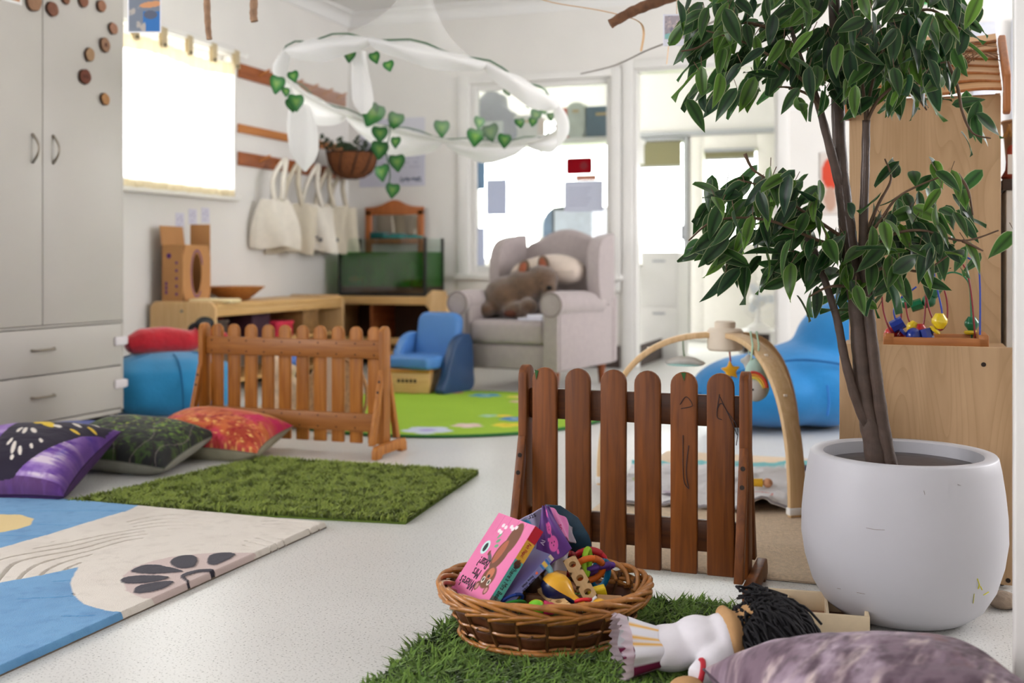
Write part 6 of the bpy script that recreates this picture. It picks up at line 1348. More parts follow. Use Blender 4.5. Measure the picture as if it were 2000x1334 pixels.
for d, mt, k in items[:300:2]:
    p0 = mt @ Vector((0, 0, 0)); st.tube([p0, p0 + Vector((rng.uniform(-.012, .012), rng.uniform(-.012, .012), .018))], .0009, 4)
tag(st.obj('leaf_stalks', m_twig, tr, True), kind='stuff')
# ================================================================== maple-look cabinets
m_mp = WOOD('maple_laminate', (164, 131, 94), (182, 149, 112), 'z', 3, .5, 9, bump=.05, rings=.28)
LX0, LX1 = -.152, .235
lc = thing('low_cabinet', 'low maple-look cabinet seen end on behind the white pot', 'cabinet', (.04, 2.95, 0))
B().bb((LX0, 2.775, .008), (LX1, 2.793, .556)).obj('end_panel', m_mp, lc, True, bevel=.0015); B().bb((LX0, 2.793, .02), (LX1, 3.12, .038)).obj('bottom_board', m_mp, lc, True); B().bb((LX0, 2.793, .525), (LX1, 3.12, .543)).obj('top_board', m_mp, lc, True); B().bb((LX1 - .01, 2.793, .038), (LX1, 3.12, .525)).obj('back_board', m_mp, lc, True)
B().bb((LX0 + .02, 2.80, 0), (LX1 - .02, 3.10, .02)).obj('plinth', m_skirt, lc, True)
for px, py in ((1921, 712), (1969, 1134)):
    p = ONY(px, py, 2.775); s_ = B().lathe([(.0055, 0), (.005, .0015), (0, .0015)], 14, frame((1, 0, 0), (0, 0, 1), p)).obj('screw', m_scr, lc, True)
TX_0, TX_1 = -.147, .234
tcb = thing('tall_cabinet', 'tall maple-look bookcase end behind the ficus', 'cabinet', (.04, 3.6, 0))
B().bb((TX_0, 3.15, .008), (TX_1, 3.168, 1.192)).obj('end_panel', m_mp, tcb, True, bevel=.0015); B().bb((TX_1 - .012, 3.168, .008), (TX_1, 4.2, 1.20)).obj('back_board', m_mp, tcb, True); B().bb((TX_0, 4.182, .008), (TX_1 - .012, 4.2, 1.205)).obj('end_panel', m_mp, tcb, True)
for z in (.03, .42, .80, 1.18): B().bb((TX_0, 3.168, z), (TX_1 - .012, 4.182, z + .018)).obj('shelf_board', m_mp, tcb, True)
# wavy slatted display rack on top
rk = thing('slatted_rack', 'stepped rack of wavy plywood slats on top of the tall bookcase', 'rack', (.04, 3.3, 1.20))
m_rk = WOOD('rack_ply', (176, 132, 88), (198, 156, 112), 'x', 5, .45); m_rke = WOOD('rack_edge', (140, 82, 38), (166, 104, 56), 'z', 5, .4)
for s_, x in ((0, TX_0 - .012), (1, TX_1 + .004)):
    ou = [(0, -.055), (.035, -.06), (.035, .02), (.21, .155), (.21, .175), (.17, .175), (.0, .04)]
    B().prism(ou, 0, .018, Matrix.Translation((x, 3.115, 1.20)) @ frame((0, 1, 0), (0, 0, 1))).obj('side_board', m_rke, rk, True, bevel=.004)
for k in range(7):
    y0 = 3.128 + k * .030; z0 = 1.205 + k * .027; n = 30; V = []
    for yy, zz in ((-.008, 0), (.030, .024), (.035, .017), (-.003, -.007)):
        for i in range(n + 1): x = TX_0 + .004 + (TX_1 - TX_0 - .004) * i / n; V.append((x, y0 + yy, z0 + zz + .005 * math.sin(i / n * 9 + k * .6)))
    q_ = [i for r_ in range(3) for i in gridF(2, n + 1, r_ * (n + 1)).tolist()]; 
    b = B().add(V, [tuple(f) for f in q_] + [(i, i + 1, 3 * (n + 1) + i + 1, 3 * (n + 1) + i)[::-1] for i in range(n)]); sl_ = b.obj('slat', m_rk, rk, True, smooth=30)
    P_ = [(V[i][0], V[i][1] + .001, V[i][2] - .0035) for i in range(n + 1)]; B().tube(P_, .0042, 6).obj('slat_edge', m_rke, sl_, True)
t = thing('dry_grass', 'tuft of dried brown raffia grass lying on the slatted rack', 'dried grass', (.06, 3.19, 1.275)); gb = B()
for k in range(140):
    a = rng.uniform(-1.7, 1.7); L = rng.uniform(.05, .16); x = rng.gauss(0, .05); p0 = Vector((x, rng.gauss(0, .02), .015)); d = Vector((math.sin(a), rng.uniform(-.3, .3), rng.uniform(-.05, .5))); gb.tube(smooth_pts([p0, p0 + d * L * .5 + Vector((0, 0, .02)), p0 + d * L], 3), .0012, 4)
tag(gb.obj('grass_blades', M('raffia', (118, 84, 56), .8, .3, 40), t, smooth=180), kind='stuff')
# bead maze ------------------------------------------------------------
bz = thing('bead_maze', 'bead maze toy with coloured wires on top of the low cabinet', 'toy', (.05, 2.93, .556))
m_bz = WOOD('bead_base', (150, 92, 46), (176, 114, 62), 'x', 6, .4)
def Wb(px, py, d): return W(px, py, d)
BD = 2.82
ya, yb_ = 2.83, 2.99
for y in (ya, yb_): B().bb((ONY(1725, 668, y).x, y, .548), (ONY(1930, 668, y).x, y + .02, .572)).obj('base_rail', m_bz, bz, True, bevel=.002)
for px in (1728, 1912): x = ONY(px, 668, ya).x; B().bb((x, ya, .548), (x + .022, yb_ + .02, .580)).obj('base_end', m_bz, bz, True, bevel=.002)
def wire(pts, col, d=None):
    P = smooth_pts([ONY(a, c_, y) for a, c_, y in pts], 8); B().tube(P, .0022, 8).obj('wire', M('wire_%d_%d_%d' % col, col, .3, .05, coat=.3), bz, True, smooth=180); return P
yf, ym, yr = 2.85, 2.92, 2.99
rd, blu, grn = (130, 22, 34), (30, 62, 160), (20, 116, 76)
wire([(1722, 575, yf), (1726, 610, yf), (1738, 645, yf), (1750, 660, yf), (1758, 640, yf), (1760, 600, yf), (1752, 570, yf), (1742, 560, yf), (1732, 580, yf)], rd)
wire([(1768, 590, ym), (1775, 625, ym), (1790, 645, ym), (1803, 635, ym), (1808, 590, ym), (1808, 540, ym), (1818, 520, ym), (1832, 535, ym), (1848, 580, ym), (1850, 620, ym), (1842, 642, ym), (1830, 640, ym), (1815, 605, ym), (1808, 570, ym)], rd)
wire([(1749, 625, yf), (1746, 605, yf), (1756, 585, yf), (1770, 575, yf), (1790, 560, yf)], blu); wire([(1749, 625, yf), (1760, 645, yf), (1785, 660, yf), (1812, 655, yf), (1830, 640, yf), (1840, 615, yf), (1832, 570, yf), (1825, 530, yf), (1845, 500, yf), (1880, 500, yf), (1908, 518, yf), (1914, 560, yf), (1914, 667, yf)], blu)
wire([(1775, 590, yr), (1800, 595, yr), (1825, 570, yr), (1842, 540, yr), (1862, 532, yr), (1885, 542, yr), (1895, 570, yr), (1898, 664, yr)], grn); wire([(1850, 500, ym), (1880, 515, ym), (1895, 560, ym), (1905, 663, ym)], rd)
def bead(px, py, y, r, kind, col, nm='bead', rot=0):
    c_ = ONY(px, py, y); mt = M('bead_%d_%d_%d' % col, col, .3, .06, coat=.4); b = B()
    if kind == 'ball': b.ell(c_, (r, r, r), 20, 14)
    elif kind == 'disc': b.lathe([(0, -r * .3), (r * .8, -r * .28), (r, 0), (r * .8, r * .28), (0, r * .3)], 20, Matrix.Translation(c_) @ Matrix.Rotation(rot, 4, 'Y'))
    elif kind == 'cyl': b.lathe([(0, -r * .9), (r * .9, -r * .9), (r * .9, r * .9), (0, r * .9)], 8, Matrix.Translation(c_) @ Matrix.Rotation(rot, 4, 'Y'))
    else: b.lathe([(0, -r), (r * .5, -r), (r, -r * .25), (r, r * .25), (r * .5, r), (0, r)], 12, Matrix.Translation(c_) @ Matrix.Rotation(rot, 4, 'Y'))
    b.obj(nm, mt, bz, True, smooth=35)
RD_, BL_, YL_, GR_ = (186, 24, 28), (20, 44, 130), (216, 186, 28), (18, 104, 66)
bead(1741, 652, yf + .02, .017, 'ball', RD_); bead(1756, 655, yf + .02, .015, 'oct', RD_); bead(1753, 634, yf, .017, 'cyl', BL_, rot=R(60)); bead(1763, 647, yf, .014, 'disc', BL_, rot=R(50)); bead(1784, 655, yf, .0185, 'ball', BL_); bead(1810, 654, yf, .017, 'cyl', BL_, rot=R(-15)); bead(1782, 638, ym, .014, 'oct', YL_, rot=R(30)); bead(1797, 645, ym, .016, 'oct', RD_); bead(1835, 627, yf, .0185, 'oct', YL_); bead(1826, 645, yf, .015, 'disc', YL_, rot=R(40))
bead(1770, 590, yr, .017, 'ball', GR_); bead(1790, 596, yr, .016, 'cyl', GR_, rot=R(70)); bead(1814, 588, yr, .017, 'oct', GR_, rot=R(40)); bead(1826, 566, yr, .018, 'cyl', GR_, rot=R(35)); bead(1898, 632, yr, .0175, 'oct', GR_); bead(1896, 649, yr, .017, 'disc', YL_); bead(1750, 580, ym, .012, 'ball', YL_)
# ================================================================== ledge, wrapped pot and white door at the far right
t = thing('wall_ledge', 'white half-height ledge with a dark board top right of the bookcase', 'ledge', (.5, 3.6, 0))
B().bb((.262, 3.35, 0), (.70, 3.9, .955)).obj('ledge_body', m_white, t, True, bevel=.003); B().bb((.252, 3.34, .955), (.71, 3.91, .985)).obj('ledge_top', m_skirt, t, True, bevel=.003)
pw_ = ONY(1972, 350, 3.42); t = thing('wrapped_pot', 'small pot wrapped in terracotta cloth with white tag on the ledge', 'plant pot', (pw_.x + .035, 3.42, .986))
m_tc = M('terracotta_cloth', (178, 80, 60), .85, .15, 20, bump=.4, bscale=80)
B().lathe([(0, 0), (.05, 0), (.056, .01), (.045, .03), (.04, .09), (.035, .10), (0, .10)], 24, wob=lambda q, z: 1 + .06 * math.sin(7 * q)).obj('cloth_wrap', m_tc, t); B().bb((-.044, -.048, .015), (-.01, -.045, .07)).obj('tag', m_white, t)
gb = B()
for k in range(40): a = rng.uniform(0, 6.28); gb.tube([(.02 * math.cos(a), .02 * math.sin(a), .095), (.04 * math.cos(a), .04 * math.sin(a), .14 + .02 * rng.random()), (.055 * math.cos(a), .055 * math.sin(a), .12)], .0012, 4)
gb.obj('dry_straw', M('straw', (170, 128, 70), .8, .2, 40), t)
t = thing('plastic_tub', 'beige plastic tub beside the slatted rack', 'tub', (.33, 3.52, .986)); B().lathe([(0, 0), (.05, 0), (.065, .17), (.068, .18), (.06, .18), (.045, .01), (0, .01)], 24).obj('tub_body', M('beige_plastic', (170, 140, 112), .5), t); B().tube([(.067 * math.cos(q), .067 * math.sin(q), .176) for q in np.linspace(0, 6.283, 25)[:-1]], .004, 6, closed=True).obj('rim', M('beige_plastic', (170, 140, 112), .5), t)
wdr = bpy.data.objects.new('door_3', None); COL.objects.link(wdr); wdr['kind'] = 'structure'; wdr.location = (.6, 1.97, 0); RM[wdr.name] = Matrix.Translation(wdr.location)
B().bb((.165, 1.95, .01), (.98, 1.99, 2.05)).obj('door_leaf', m_white, wdr, True, bevel=.003)
for z0, z1 in ((.12, .80), (.92, 1.95)):
    b = B()
    for a, c_ in (((.185, 1.943, z0), (.20, 1.95, z1)), ((.93, 1.943, z0), (.945, 1.95, z1)), ((.20, 1.943, z0), (.93, 1.95, z0 + .015)), ((.20, 1.943, z1 - .015), (.93, 1.95, z1))): b.bb(a, c_)
    b.obj('moulding', m_white, wdr, True, bevel=.003)
# back wall, right: door with frame, exit sign, switch, poster
e0, e1 = ONY(1905, 100, YB).x, ONY(1975, 100, YB).x
b = B(); b.bb((e0 - .02, YB - .05, 0), (e0 + .12, YB, 2.3)); b.bb((e1 + .0, YB - .05, 0), (e1 + .14, YB, 2.3)); struct(b.obj('trim_7', M('pale_blue_frame', (206, 208, 218), .5), at=(e0, YB, 0), bevel=.004))
p = ONY(1815, -14, YB - .05); t = thing('exit_sign', 'green exit sign box high on the back wall', 'sign', p)
B().box((0, .02, .0), (.36, .05, .17)).obj('sign_box', m_white, t, bevel=.004); B().box((0, -.006, .0), (.34, .004, .15)).obj('sign_face', M('exit_green', (20, 160, 70), .4), t)
p = ONY(1548, 200, YB - .001); t = thing('wall_switch', 'white light switch plate on the back wall right of the doorway', 'switch', p); B().prism(rrect(.085, .12, .008), 0, .008, frame((1, 0, 0), (0, 0, 1))).obj('plate', m_white, t, bevel=.002); B().box((0, -.011, 0), (.02, .006, .035)).obj('rocker', m_white, t, bevel=.002)
def redp(u, v): return blend(blend(flat_col(u, (210, 200, 192)), eli(u, v, .5, .66, .4, .26), (206, 70, 44)), eli(u, v, .45, .25, .25, .2), (186, 150, 130))
pa = ONY(1600, 420, YB - .004); tag(panel('wall_picture', frame((1, 0, 0), (0, 0, 1), pa), .16, .42, redp, m_print, n=40, thick=.001), 'picture with an orange-red patch on the back wall by the bookcase', 'picture')
# ================================================================== beige carpet, play mat, play gym, right beanbag
cr = thing('beige_carpet', 'beige loop carpet with rounded corners under the play gym', 'rug', (-.53, 3.48, 0))
n, m = 150, 80; Yg, Xg = np.meshgrid(np.linspace(2.66, 4.32, n), np.linspace(-.90, -.165, m), indexing='ij')
hh = .012 + .0018 * (fbm(Xg * 90, Yg * 90) - .5) + .008 * np.exp(-((Yg - 2.98 - .06 * np.sin(Xg * 6)) / .03) ** 2) + .006 * np.exp(-((Yg - 3.12 - .05 * np.sin(Xg * 5 + 1)) / .025) ** 2)
e_ = np.minimum(np.minimum(Xg + .90, -.165 - Xg), np.minimum(Yg - 2.66, 4.32 - Yg)); hh = hh - .010 * np.clip(1 - e_ / .02, 0, 1) ** 2
npmesh('carpet_face', np.stack([Xg, Yg, hh], -1).reshape(-1, 3), [gridF(n, m)], M('beige_loop', (220, 198, 170), .95, .12, 120, bump=.9, bscale=260, bdist=.004), cr, True)
B().bb((-.898, 2.662, 0), (-.167, 4.318, .004)).obj('carpet_back', M('carpet_back', (120, 100, 84), .95), cr, True, smooth=0)
ym_ = thing('play_mat', 'crumpled white baby mat with turquoise edge on the beige carpet', 'mat', (-.52, 3.5, 0))
n, m = 110, 110; v, u = np.meshgrid(np.linspace(0, 1, n), np.linspace(0, 1, m), indexing='ij')
q4 = [G(1205, 985, .02), G(1575, 1000, .02), G(1580, 905, .02), G(1235, 905, .02)]
P = ((1 - u) * (1 - v))[..., None] * np.array(q4[0]) + (u * (1 - v))[..., None] * np.array(q4[1]) + (u * v)[..., None] * np.array(q4[2]) + ((1 - u) * v)[..., None] * np.array(q4[3])
P[..., 2] = .022 + .020 * np.clip(fbm(u * 9, v * 9) - .42, 0, 1) * 2 + .03 * np.exp(-((u - .78) / .12) ** 2 - (v / .18) ** 2); P[..., 1] += .02 * np.sin(u * 7) * (v < .05)
def matp(u, v):
    c = flat_col(u, (216, 214, 216)); c = blend(c, (v > .90).astype(float), (112, 186, 190)); c = blend(c, ((fbm(u * 14, v * 14, 1) > .6) & (v > .84)).astype(float) * .7, (160, 206, 206))
    c = blend(c, eli(u, v, .10, .55, .07, .05), (190, 200, 150)); c = blend(c, eli(u, v, .30, .22, .09, .035), (96, 84, 96)); c = blend(c, eli(u, v, .30, .28, .08, .03), (196, 180, 200)); c = blend(c, eli(u, v, .50, .18, .03, .03), (60, 140, 160)); c = blend(c, np.abs(eli(u, v, .74, .22, .08, .10, 0, .4) - .5) < .12, (206, 110, 100)); c = blend(c, eli(u, v, .95, .86, .06, .07), (70, 60, 84)); return c
o = npmesh('mat_cloth', P.reshape(-1, 3), [gridF(n, m)], PRINT('mat_print', .85, sheen=.1), ym_, True, linA(matp(u, v)).reshape(-1, 3)); md = o.modifiers.new('t', 'SOLIDIFY'); md.thickness = .006; md.offset = -1
edge = [tuple(P[0, i]) for i in range(0, m, 3)]; B().tube(edge, .004, 6).obj('binding', M('grey_binding', (150, 146, 150), .9), ym_, True)
p = G(1482, 950, .03); t = thing('toy_figure', 'small yellow peg figure lying on the play mat', 'toy figure', p + Vector((0, 0, .012)), TH + R(-8)); B().tube([(-.030, 0, 0), (.012, 0, 0)], [.012, .014], 12).obj('body', M('figure_yellow', (216, 166, 30), .5), t); B().ell((.028, 0, 0), (.016, .015, .015), 14, 10).obj('head', M('figure_skin', (206, 150, 112), .5), t); B().tube([(-.046, 0, 0), (-.030, 0, 0)], .0105, 12).obj('trousers', M('figure_navy', (30, 50, 90), .5), t)
# gym: three bent legs meet in a round hub
HUB = W(1416, 648, 3.64); gy = thing('play_gym', 'wooden three-legged baby play gym arch with hanging soft toys', 'play gym', (HUB.x, HUB.y, .012))
m_by = WOOD('bent_birch', (206, 170, 122), (226, 194, 150), 'z', 5, .5)
feet = [G(1171, 945, .012), G(1556, 1010, .012), G(1550, 922, .012)]
legw = .052; legt = .018
for fi_, f in enumerate(feet):
    rad = Vector((f.x - HUB.x, f.y - HUB.y, 0)); Lr = rad.length; rad.normalize(); tan = Vector((-rad.y, rad.x, 0)); V = []; n = 24
    for k in range(n + 1):
        a = math.pi / 2 * k / n; c_ = Vector((HUB.x, HUB.y, .012)) + rad * (.02 + (Lr - .02) * math.sin(a) ** .80) + Vector((0, 0, (HUB.z - .022) * math.cos(a) ** .78)); nrm = (rad * math.sin(a) + Vector((0, 0, 1)) * math.cos(a)).normalized()
        for s_, o_ in ((-1, -1), (1, -1), (1, 1), (-1, 1)): V.append(c_ + tan * (s_ * legw / 2) + nrm * (o_ * legt / 2))
    fs = [(k * 4 + j, k * 4 + (j + 1) % 4, k * 4 + 4 + (j + 1) % 4, k * 4 + 4 + j) for k in range(n) for j in range(4)] + [(3, 2, 1, 0), (n * 4, n * 4 + 1, n * 4 + 2, n * 4 + 3)]
    lg = B().add(V, fs).obj('leg', m_by, gy, True, bevel=.003)
    B().box((f.x, f.y, .03), (.06, .024, .022), None, math.atan2(tan.y, tan.x)).obj('strap', m_white, lg, True, bevel=.004)
    for q in (8, 14): c_ = sum((V[q * 4 + j] for j in (2, 3)), Vector()) / 2; B().box(c_, (.01, .01, .006), None, math.atan2(tan.y, tan.x)).obj('slot', M('slot_pale', (236, 226, 210), .6), lg, True)
B().lathe([(0, -.062), (.052, -.062), (.058, -.055), (.058, .004), (.052, .012), (.034, .013), (.034, .032), (.028, .036), (0, .036)], 36, Matrix.Translation((HUB.x, HUB.y, HUB.z))).obj('hub', M('cream_hub', (226, 212, 192), .5, .04), gy, True, smooth=35)
m_gs = M('sage_ribbon', (168, 196, 170), .7); m_pl = M('white_plush', (196, 194, 188), .9, .06, 40, bump=.5, bscale=120)
# cloud on the left leg
c0 = W(1337, 705, 3.68); t = thing('hanging_cloud', 'soft white cloud toy hanging from the left gym leg', 'soft toy', c0)
B().ell((0, 0, 0), (.055, .04, .016)).ell((-.03, 0, -.006), (.04, .03, .012)).ell((.03, 0, -.006), (.042, .03, .012)).obj('cloud', m_pl, t, remesh=.006, smooth=180); B().ell((0, 0, -.012), (.062, .045, .005), 24, 6).obj('base_trim', M('mint_trim', (160, 206, 200), .8), t, smooth=180)
B().tube([(0, 0, .01), (-.004, 0, .04), (-.006, 0, .085)], .010, 8, flat=.2).obj('ribbon', m_gs, t)
c0 = W(1427, 712, 3.63); t = thing('hanging_star', 'yellow star rattle hanging under the gym hub', 'soft toy', c0)
sp = [(.034 * (1 if k % 2 == 0 else .48) * math.cos(math.pi / 2 + k * math.pi / 5), .034 * (1 if k % 2 == 0 else .48) * math.sin(math.pi / 2 + k * math.pi / 5)) for k in range(10)]
B().prism(sp, -.01, .01, Matrix.Rotation(TH, 4, 'Z') @ frame((1, 0, .1), (0, 0, 1), (0, 0, -.02))).obj('star', M('star_yellow', (232, 172, 34), .7), t, bevel=.005); B().tube([(0, 0, .01), (-.004, 0, .05)], .008, 8, flat=.3).obj('orange_tie', M('star_orange', (204, 70, 40), .7), t); B().tube([(-.004, 0, .045), (0, 0, .09)], .008, 8, flat=.3).obj('ribbon', M('mint_ribbon', (110, 196, 172), .7), t)
c0 = W(1476, 742, 3.40); t = thing('hanging_rainbow', 'grey-green plush drop with a rainbow hanging from the right gym leg', 'soft toy', c0, TH, None, Matrix.Translation(c0) @ Matrix.Rotation(TH, 4, 'Z') @ Matrix.Scale(1.2, 4))
rb = B().ell((0, 0, 0), (.032, .022, .058)).ell((0, 0, -.02), (.036, .025, .036)).obj('plush_body', M('sage_plush', (170, 196, 184), .9, .06, 40, bump=.5, bscale=120), t, remesh=.005, smooth=180)
B().ell((-.004, -.014, -.024), (.028, .016, .028), 18, 12).obj('white_face', m_pl, t, smooth=180)
for r_, cl_ in ((.044, (206, 70, 60)), (.037, (232, 160, 70)), (.030, (226, 206, 90))): B().tube([(-.012 + r_ * .8 * math.cos(a), -.022 - .002, -.022 + r_ * math.sin(a)) for a in np.linspace(.1, 1.75, 14)], .0038, 6).obj('rainbow_stripe', M('rb_%d' % cl_[1], cl_, .8), t)
B().ell((-.014, -.029, -.022), (.003, .002, .003), 8, 6).obj('eye', m_blk, t)
for x in (-.012, .004): B().tube([(x, 0, .05), (x + .004, 0, .09), (x - .002, 0, .125)], .006, 8, flat=.4).obj('ribbon', m_gs, t)
c0 = W(1462, 708, 3.47); t = thing('hanging_bird', 'tiny white soft bird beside the rainbow plush', 'soft toy', c0, TH); B().ell((0, 0, 0), (.016, .012, .028)).ell((-.014, 0, .006), (.014, .008, .01)).obj('body', m_pl, t, remesh=.004, smooth=180); B().tube([(0, 0, .02), (.002, 0, .06)], .004, 6, flat=.4).obj('ribbon', m_gs, t)
# right beanbag chair
bp_ = W(1545, 700, 5.08)
t = thing('beanbag', 'bright blue beanbag chair with high back at the right', 'beanbag', (bp_.x, bp_.y, 0), TH)
m_bb = M('bright_blue_canvas', (22, 122, 186), .7, .08, 6, bump=.35, bscale=50, sheen=.15, bdist=.006)
b = B(); b.ell((-.10, 0, .17), (.36, .36, .17), 28, 18).ell((.12, .02, .20), (.34, .36, .20), 28, 18).ell((.25, .05, .36), (.22, .27, .22), 24, 16, rot=Euler((0, R(15), 0)).to_matrix()).ell((.33, .06, .50), (.15, .20, .15), 20, 14); b.obj('cover', m_bb, t, remesh=.022, smooth=180)
m_seam = M('blue_seam', (14, 84, 140), .8)
B().tube(smooth_pts([(-.44, -.1, .16), (-.3, -.25, .27), (-.05, -.28, .33), (.2, -.30, .30), (.42, -.2, .22)], 6), .005, 6).obj('piping', m_seam, t); B().tube([(.06, -.375, .23), (.065, -.38, .16), (.06, -.375, .10)], .008, 8, flat=.4).obj('carry_loop', M('blue_loop', (40, 110, 190), .7), t)
# ================================================================== hanging branches, cards and strings near the ceiling
m_brn = M('driftwood', (150, 118, 92), .8, .25, 40, bump=.6, bscale=90); m_brd = M('dark_branch', (110, 76, 52), .85, .3, 50, bump=.8, bscale=90)
def stick(label, pts, r0, r1, mat, d):
    P = smooth_pts([W(x, y, d) for x, y in pts], 6); N = len(P); t = thing('hanging_stick', label, 'stick', P[-1])
    B().tube([p - P[-1] for p in P], [(r0 + (r1 - r0) * i / (N - 1)) * (1 + .07 * math.sin(i * 1.9)) for i in range(N)], 12).obj('stick_wood', mat, t, smooth=50)
    B().tube([P[0] - P[-1], P[0] - P[-1] + Vector((0, 0, ZC - P[0].z))], .0015, 5).obj('string', M('jute_string', (196, 160, 120), .8), t)
stick('longer driftwood stick hanging beside the curtain', [(402, -60), (404, 0), (406, 50), (409, 77)], .012, .009, m_brn, 3.6)
stick('short thick driftwood end hanging right of the longer stick', [(497, -60), (496, 0), (495, 30), (497, 42)], .013, .012, m_brn, 3.6)
stick('rough dark branch hanging diagonally beside the ficus top', [(1420, -60), (1330, -15), (1270, 8), (1230, 25), (1192, 47)], .020, .014, m_brd, 3.3)
def card(label, px0, py0, px1, py1, d, fn, rz=0):
    a = W(px0, py1, d); w_ = (px1 - px0) / FOC * d; h_ = (py1 - py0) / FOC * d; t = thing('photo_card', label, 'photo', a, TH + rz); mt = RM[t.name] @ frame((1, 0, 0), (0, 0, 1)); panel('print', mt, w_, h_, fn, m_print, t, n=50, thick=.001)
    B().tube([(w_ / 2, 0, h_), (w_ / 2, 0, ZC - a.z)], .0012, 5).obj('string', M('jute_string', (196, 160, 120), .8), t)
def scene1(u, v):
    c = flat_col(u, (120, 128, 140)); c = blend(c, (v < .5) * (u > .45) * 1.0, (52, 112, 176)); c = blend(c, (fbm(u * 6, v * 6) - .5) * 8 * (u < .55), (176, 168, 160)); c = blend(c, eli(u, v, .7, .66, .35, .07, .1), (206, 148, 104)); c = blend(c, eli(u, v, .68, .42, .2, .1), (90, 96, 112)); m_ = (u < .03) | (u > .97) | (v < .04); return blend(c, m_.astype(float), (232, 232, 236))
def scene2(u, v):
    c = flat_col(u, (170, 160, 166)); c = blend(c, (fbm(u * 8 + 2, v * 8) - .5) * 6, (206, 190, 186)); c = blend(c, (fbm(u * 9 + 12, v * 8, 1) - .54) * 6, (90, 100, 126)); c = blend(c, eli(u, v, .3, .3, .3, .1), (140, 196, 190)); m_ = (u < .06) | (u > .94) | (v < .22) | (v > .94); return blend(c, m_.astype(float), (228, 228, 238))
card('hanging photo print of a blue-floored room beside the wardrobe', 249, -20, 315, 64, 3.7, scene1); card('small hanging photo card left of the ficus top', 1295, 28, 1348, 90, 3.2, scene2, R(-6))
t = thing('ribbon', 'thin peach ribbon strung across from the branch', 'ribbon', W(1255, 100, 3.4)); o0 = RM[t.name].translation
B().tube([p - o0 for p in smooth_pts([W(1020, -14, 3.4), W(1080, 5, 3.4), (W(1170, 20, 3.35)), W(1240, 38, 3.32), W(1257, 60, 3.4), W(1252, 100, 3.4)], 5)], .004, 6, flat=.3).obj('strip', M('peach_ribbon', (222, 182, 136), .7), t); B().tube([W(1306, 90, 3.3) - o0, W(1302, 125, 3.3) - o0], .004, 6, flat=.3).obj('tail', M('peach_ribbon', (222, 182, 136), .7), t)
t = thing('twine', 'grey twine sagging across the wall from the hanging card', 'string', W(1150, 140, 4.0)); o0 = RM[t.name].translation
B().tube([p - o0 for p in smooth_pts([W(1135, 144, 4.4), W(1200, 128, 4.0), W(1260, 100, 3.6), W(1320, 76, 3.3), W(1420, 30, 3.0)], 6)], .003, 6).obj('cord', M('grey_twine', (150, 144, 136), .9), t)
# ================================================================== next room: shelf by the window, papers, furniture
ws = thing('window_shelf', 'white shelf running behind the internal window', 'shelf', (-2.4, 8.05, 1.66)); B().bb((-3.35, 7.831, 1.655), (-1.86, 8.20, 1.685)).obj('board', m_white, ws, True, bevel=.003); B().bb((-1.88, 7.90, 1.50), (-1.86, 8.15, 1.655)).obj('bracket', m_white, ws, True)
def sx(px): return ONY(px, 250, 8.0).x
t = thing('storage_house', 'grey cloud-shaped storage box on the window shelf', 'box', (sx(962), 8.02, 1.686)); ou = [(p.x, p.y) for p in smooth_pts([(-.19, 0, 0), (.19, 0, 0), (.19, .20, 0), (.10, .28, 0), (.08, .37, 0), (-.02, .40, 0), (-.10, .33, 0), (-.13, .25, 0), (-.19, .2, 0)], 3, True)]
B().prism(ou, -.08, .08, frame((1, 0, 0), (0, 0, 1))).obj('cloud_body', M('lilac_grey', (150, 152, 168), .6), t, bevel=.01); B().box((0, -.084, .09), (.22, .01, .14)).obj('front_drawer', M('pale_grey', (206, 210, 212), .6), t, bevel=.004); B().box((0, -.09, .11), (.08, .008, .012)).obj('handle', m_metal, t)
for px, w_, h_, c_, lb in ((1100, .10, .24, (196, 92, 66), 'terracotta red folder on the window shelf'), (1128, .14, .28, (206, 212, 206), 'rounded pale grey tub on the window shelf'), (1178, .24, .24, (84, 112, 132), 'slate blue fabric bin on the window shelf'), (1030, .2, .2, (214, 214, 212), 'pale lidded box half hidden by the canopy on the window shelf')):
    t = thing('storage_bin', lb, 'storage bin', (sx(px), 8.04, 1.686), group='bins on the window shelf'); k = .5 if c_[0] == 206 and c_[1] == 212 else .1
    B().prism(rrect(w_, h_, min(w_, h_) * .45 if k == .5 else .015), -.09, .09, frame((1, 0, 0), (0, 0, 1), (0, 0, h_ / 2))).obj('bin_body', M('bin_%d' % c_[1], c_, .7, .08), t, bevel=.006); B().box((0, -.093, h_ * .75), (w_ * .35, .006, .02)).obj('label_tab', M('brass_tab', (196, 170, 120), .5), t)
# sheets stuck on the internal window
def paper(label, px0, py0, px1, py1, col, y=YB + .052, nm='paper_sheet', r=.004, cat='paper'):
    a, c_ = ONY(px0, py1, y), ONY(px1, py0, y); w_, h_ = c_.x - a.x, c_.z - a.z; t = thing(nm, label, cat, ((a.x + c_.x) / 2, y, a.z)); B().prism(rrect(w_, h_, r), 0, .0015, frame((1, 0, 0), (0, 0, 1), (0, 0, h_ / 2))).obj('sheet', SHEER('paper_%d_%d_%d' % col, col, .45), t, smooth=0); return t, w_, h_
t, w_, h_ = paper('white notice sheet stuck to the internal window above the armchair', 1102, 352, 1178, 414, (214, 216, 228)); k = B()
for q in range(6): k.bb((-w_ * .38, -.0022, h_ * (.2 + .11 * q)), (w_ * (.1 + .05 * (q % 3)), -.0016, h_ * (.2 + .11 * q) + .006))
k.obj('printed_lines', M('faint_print', (176, 178, 196), .7), t, smooth=0)
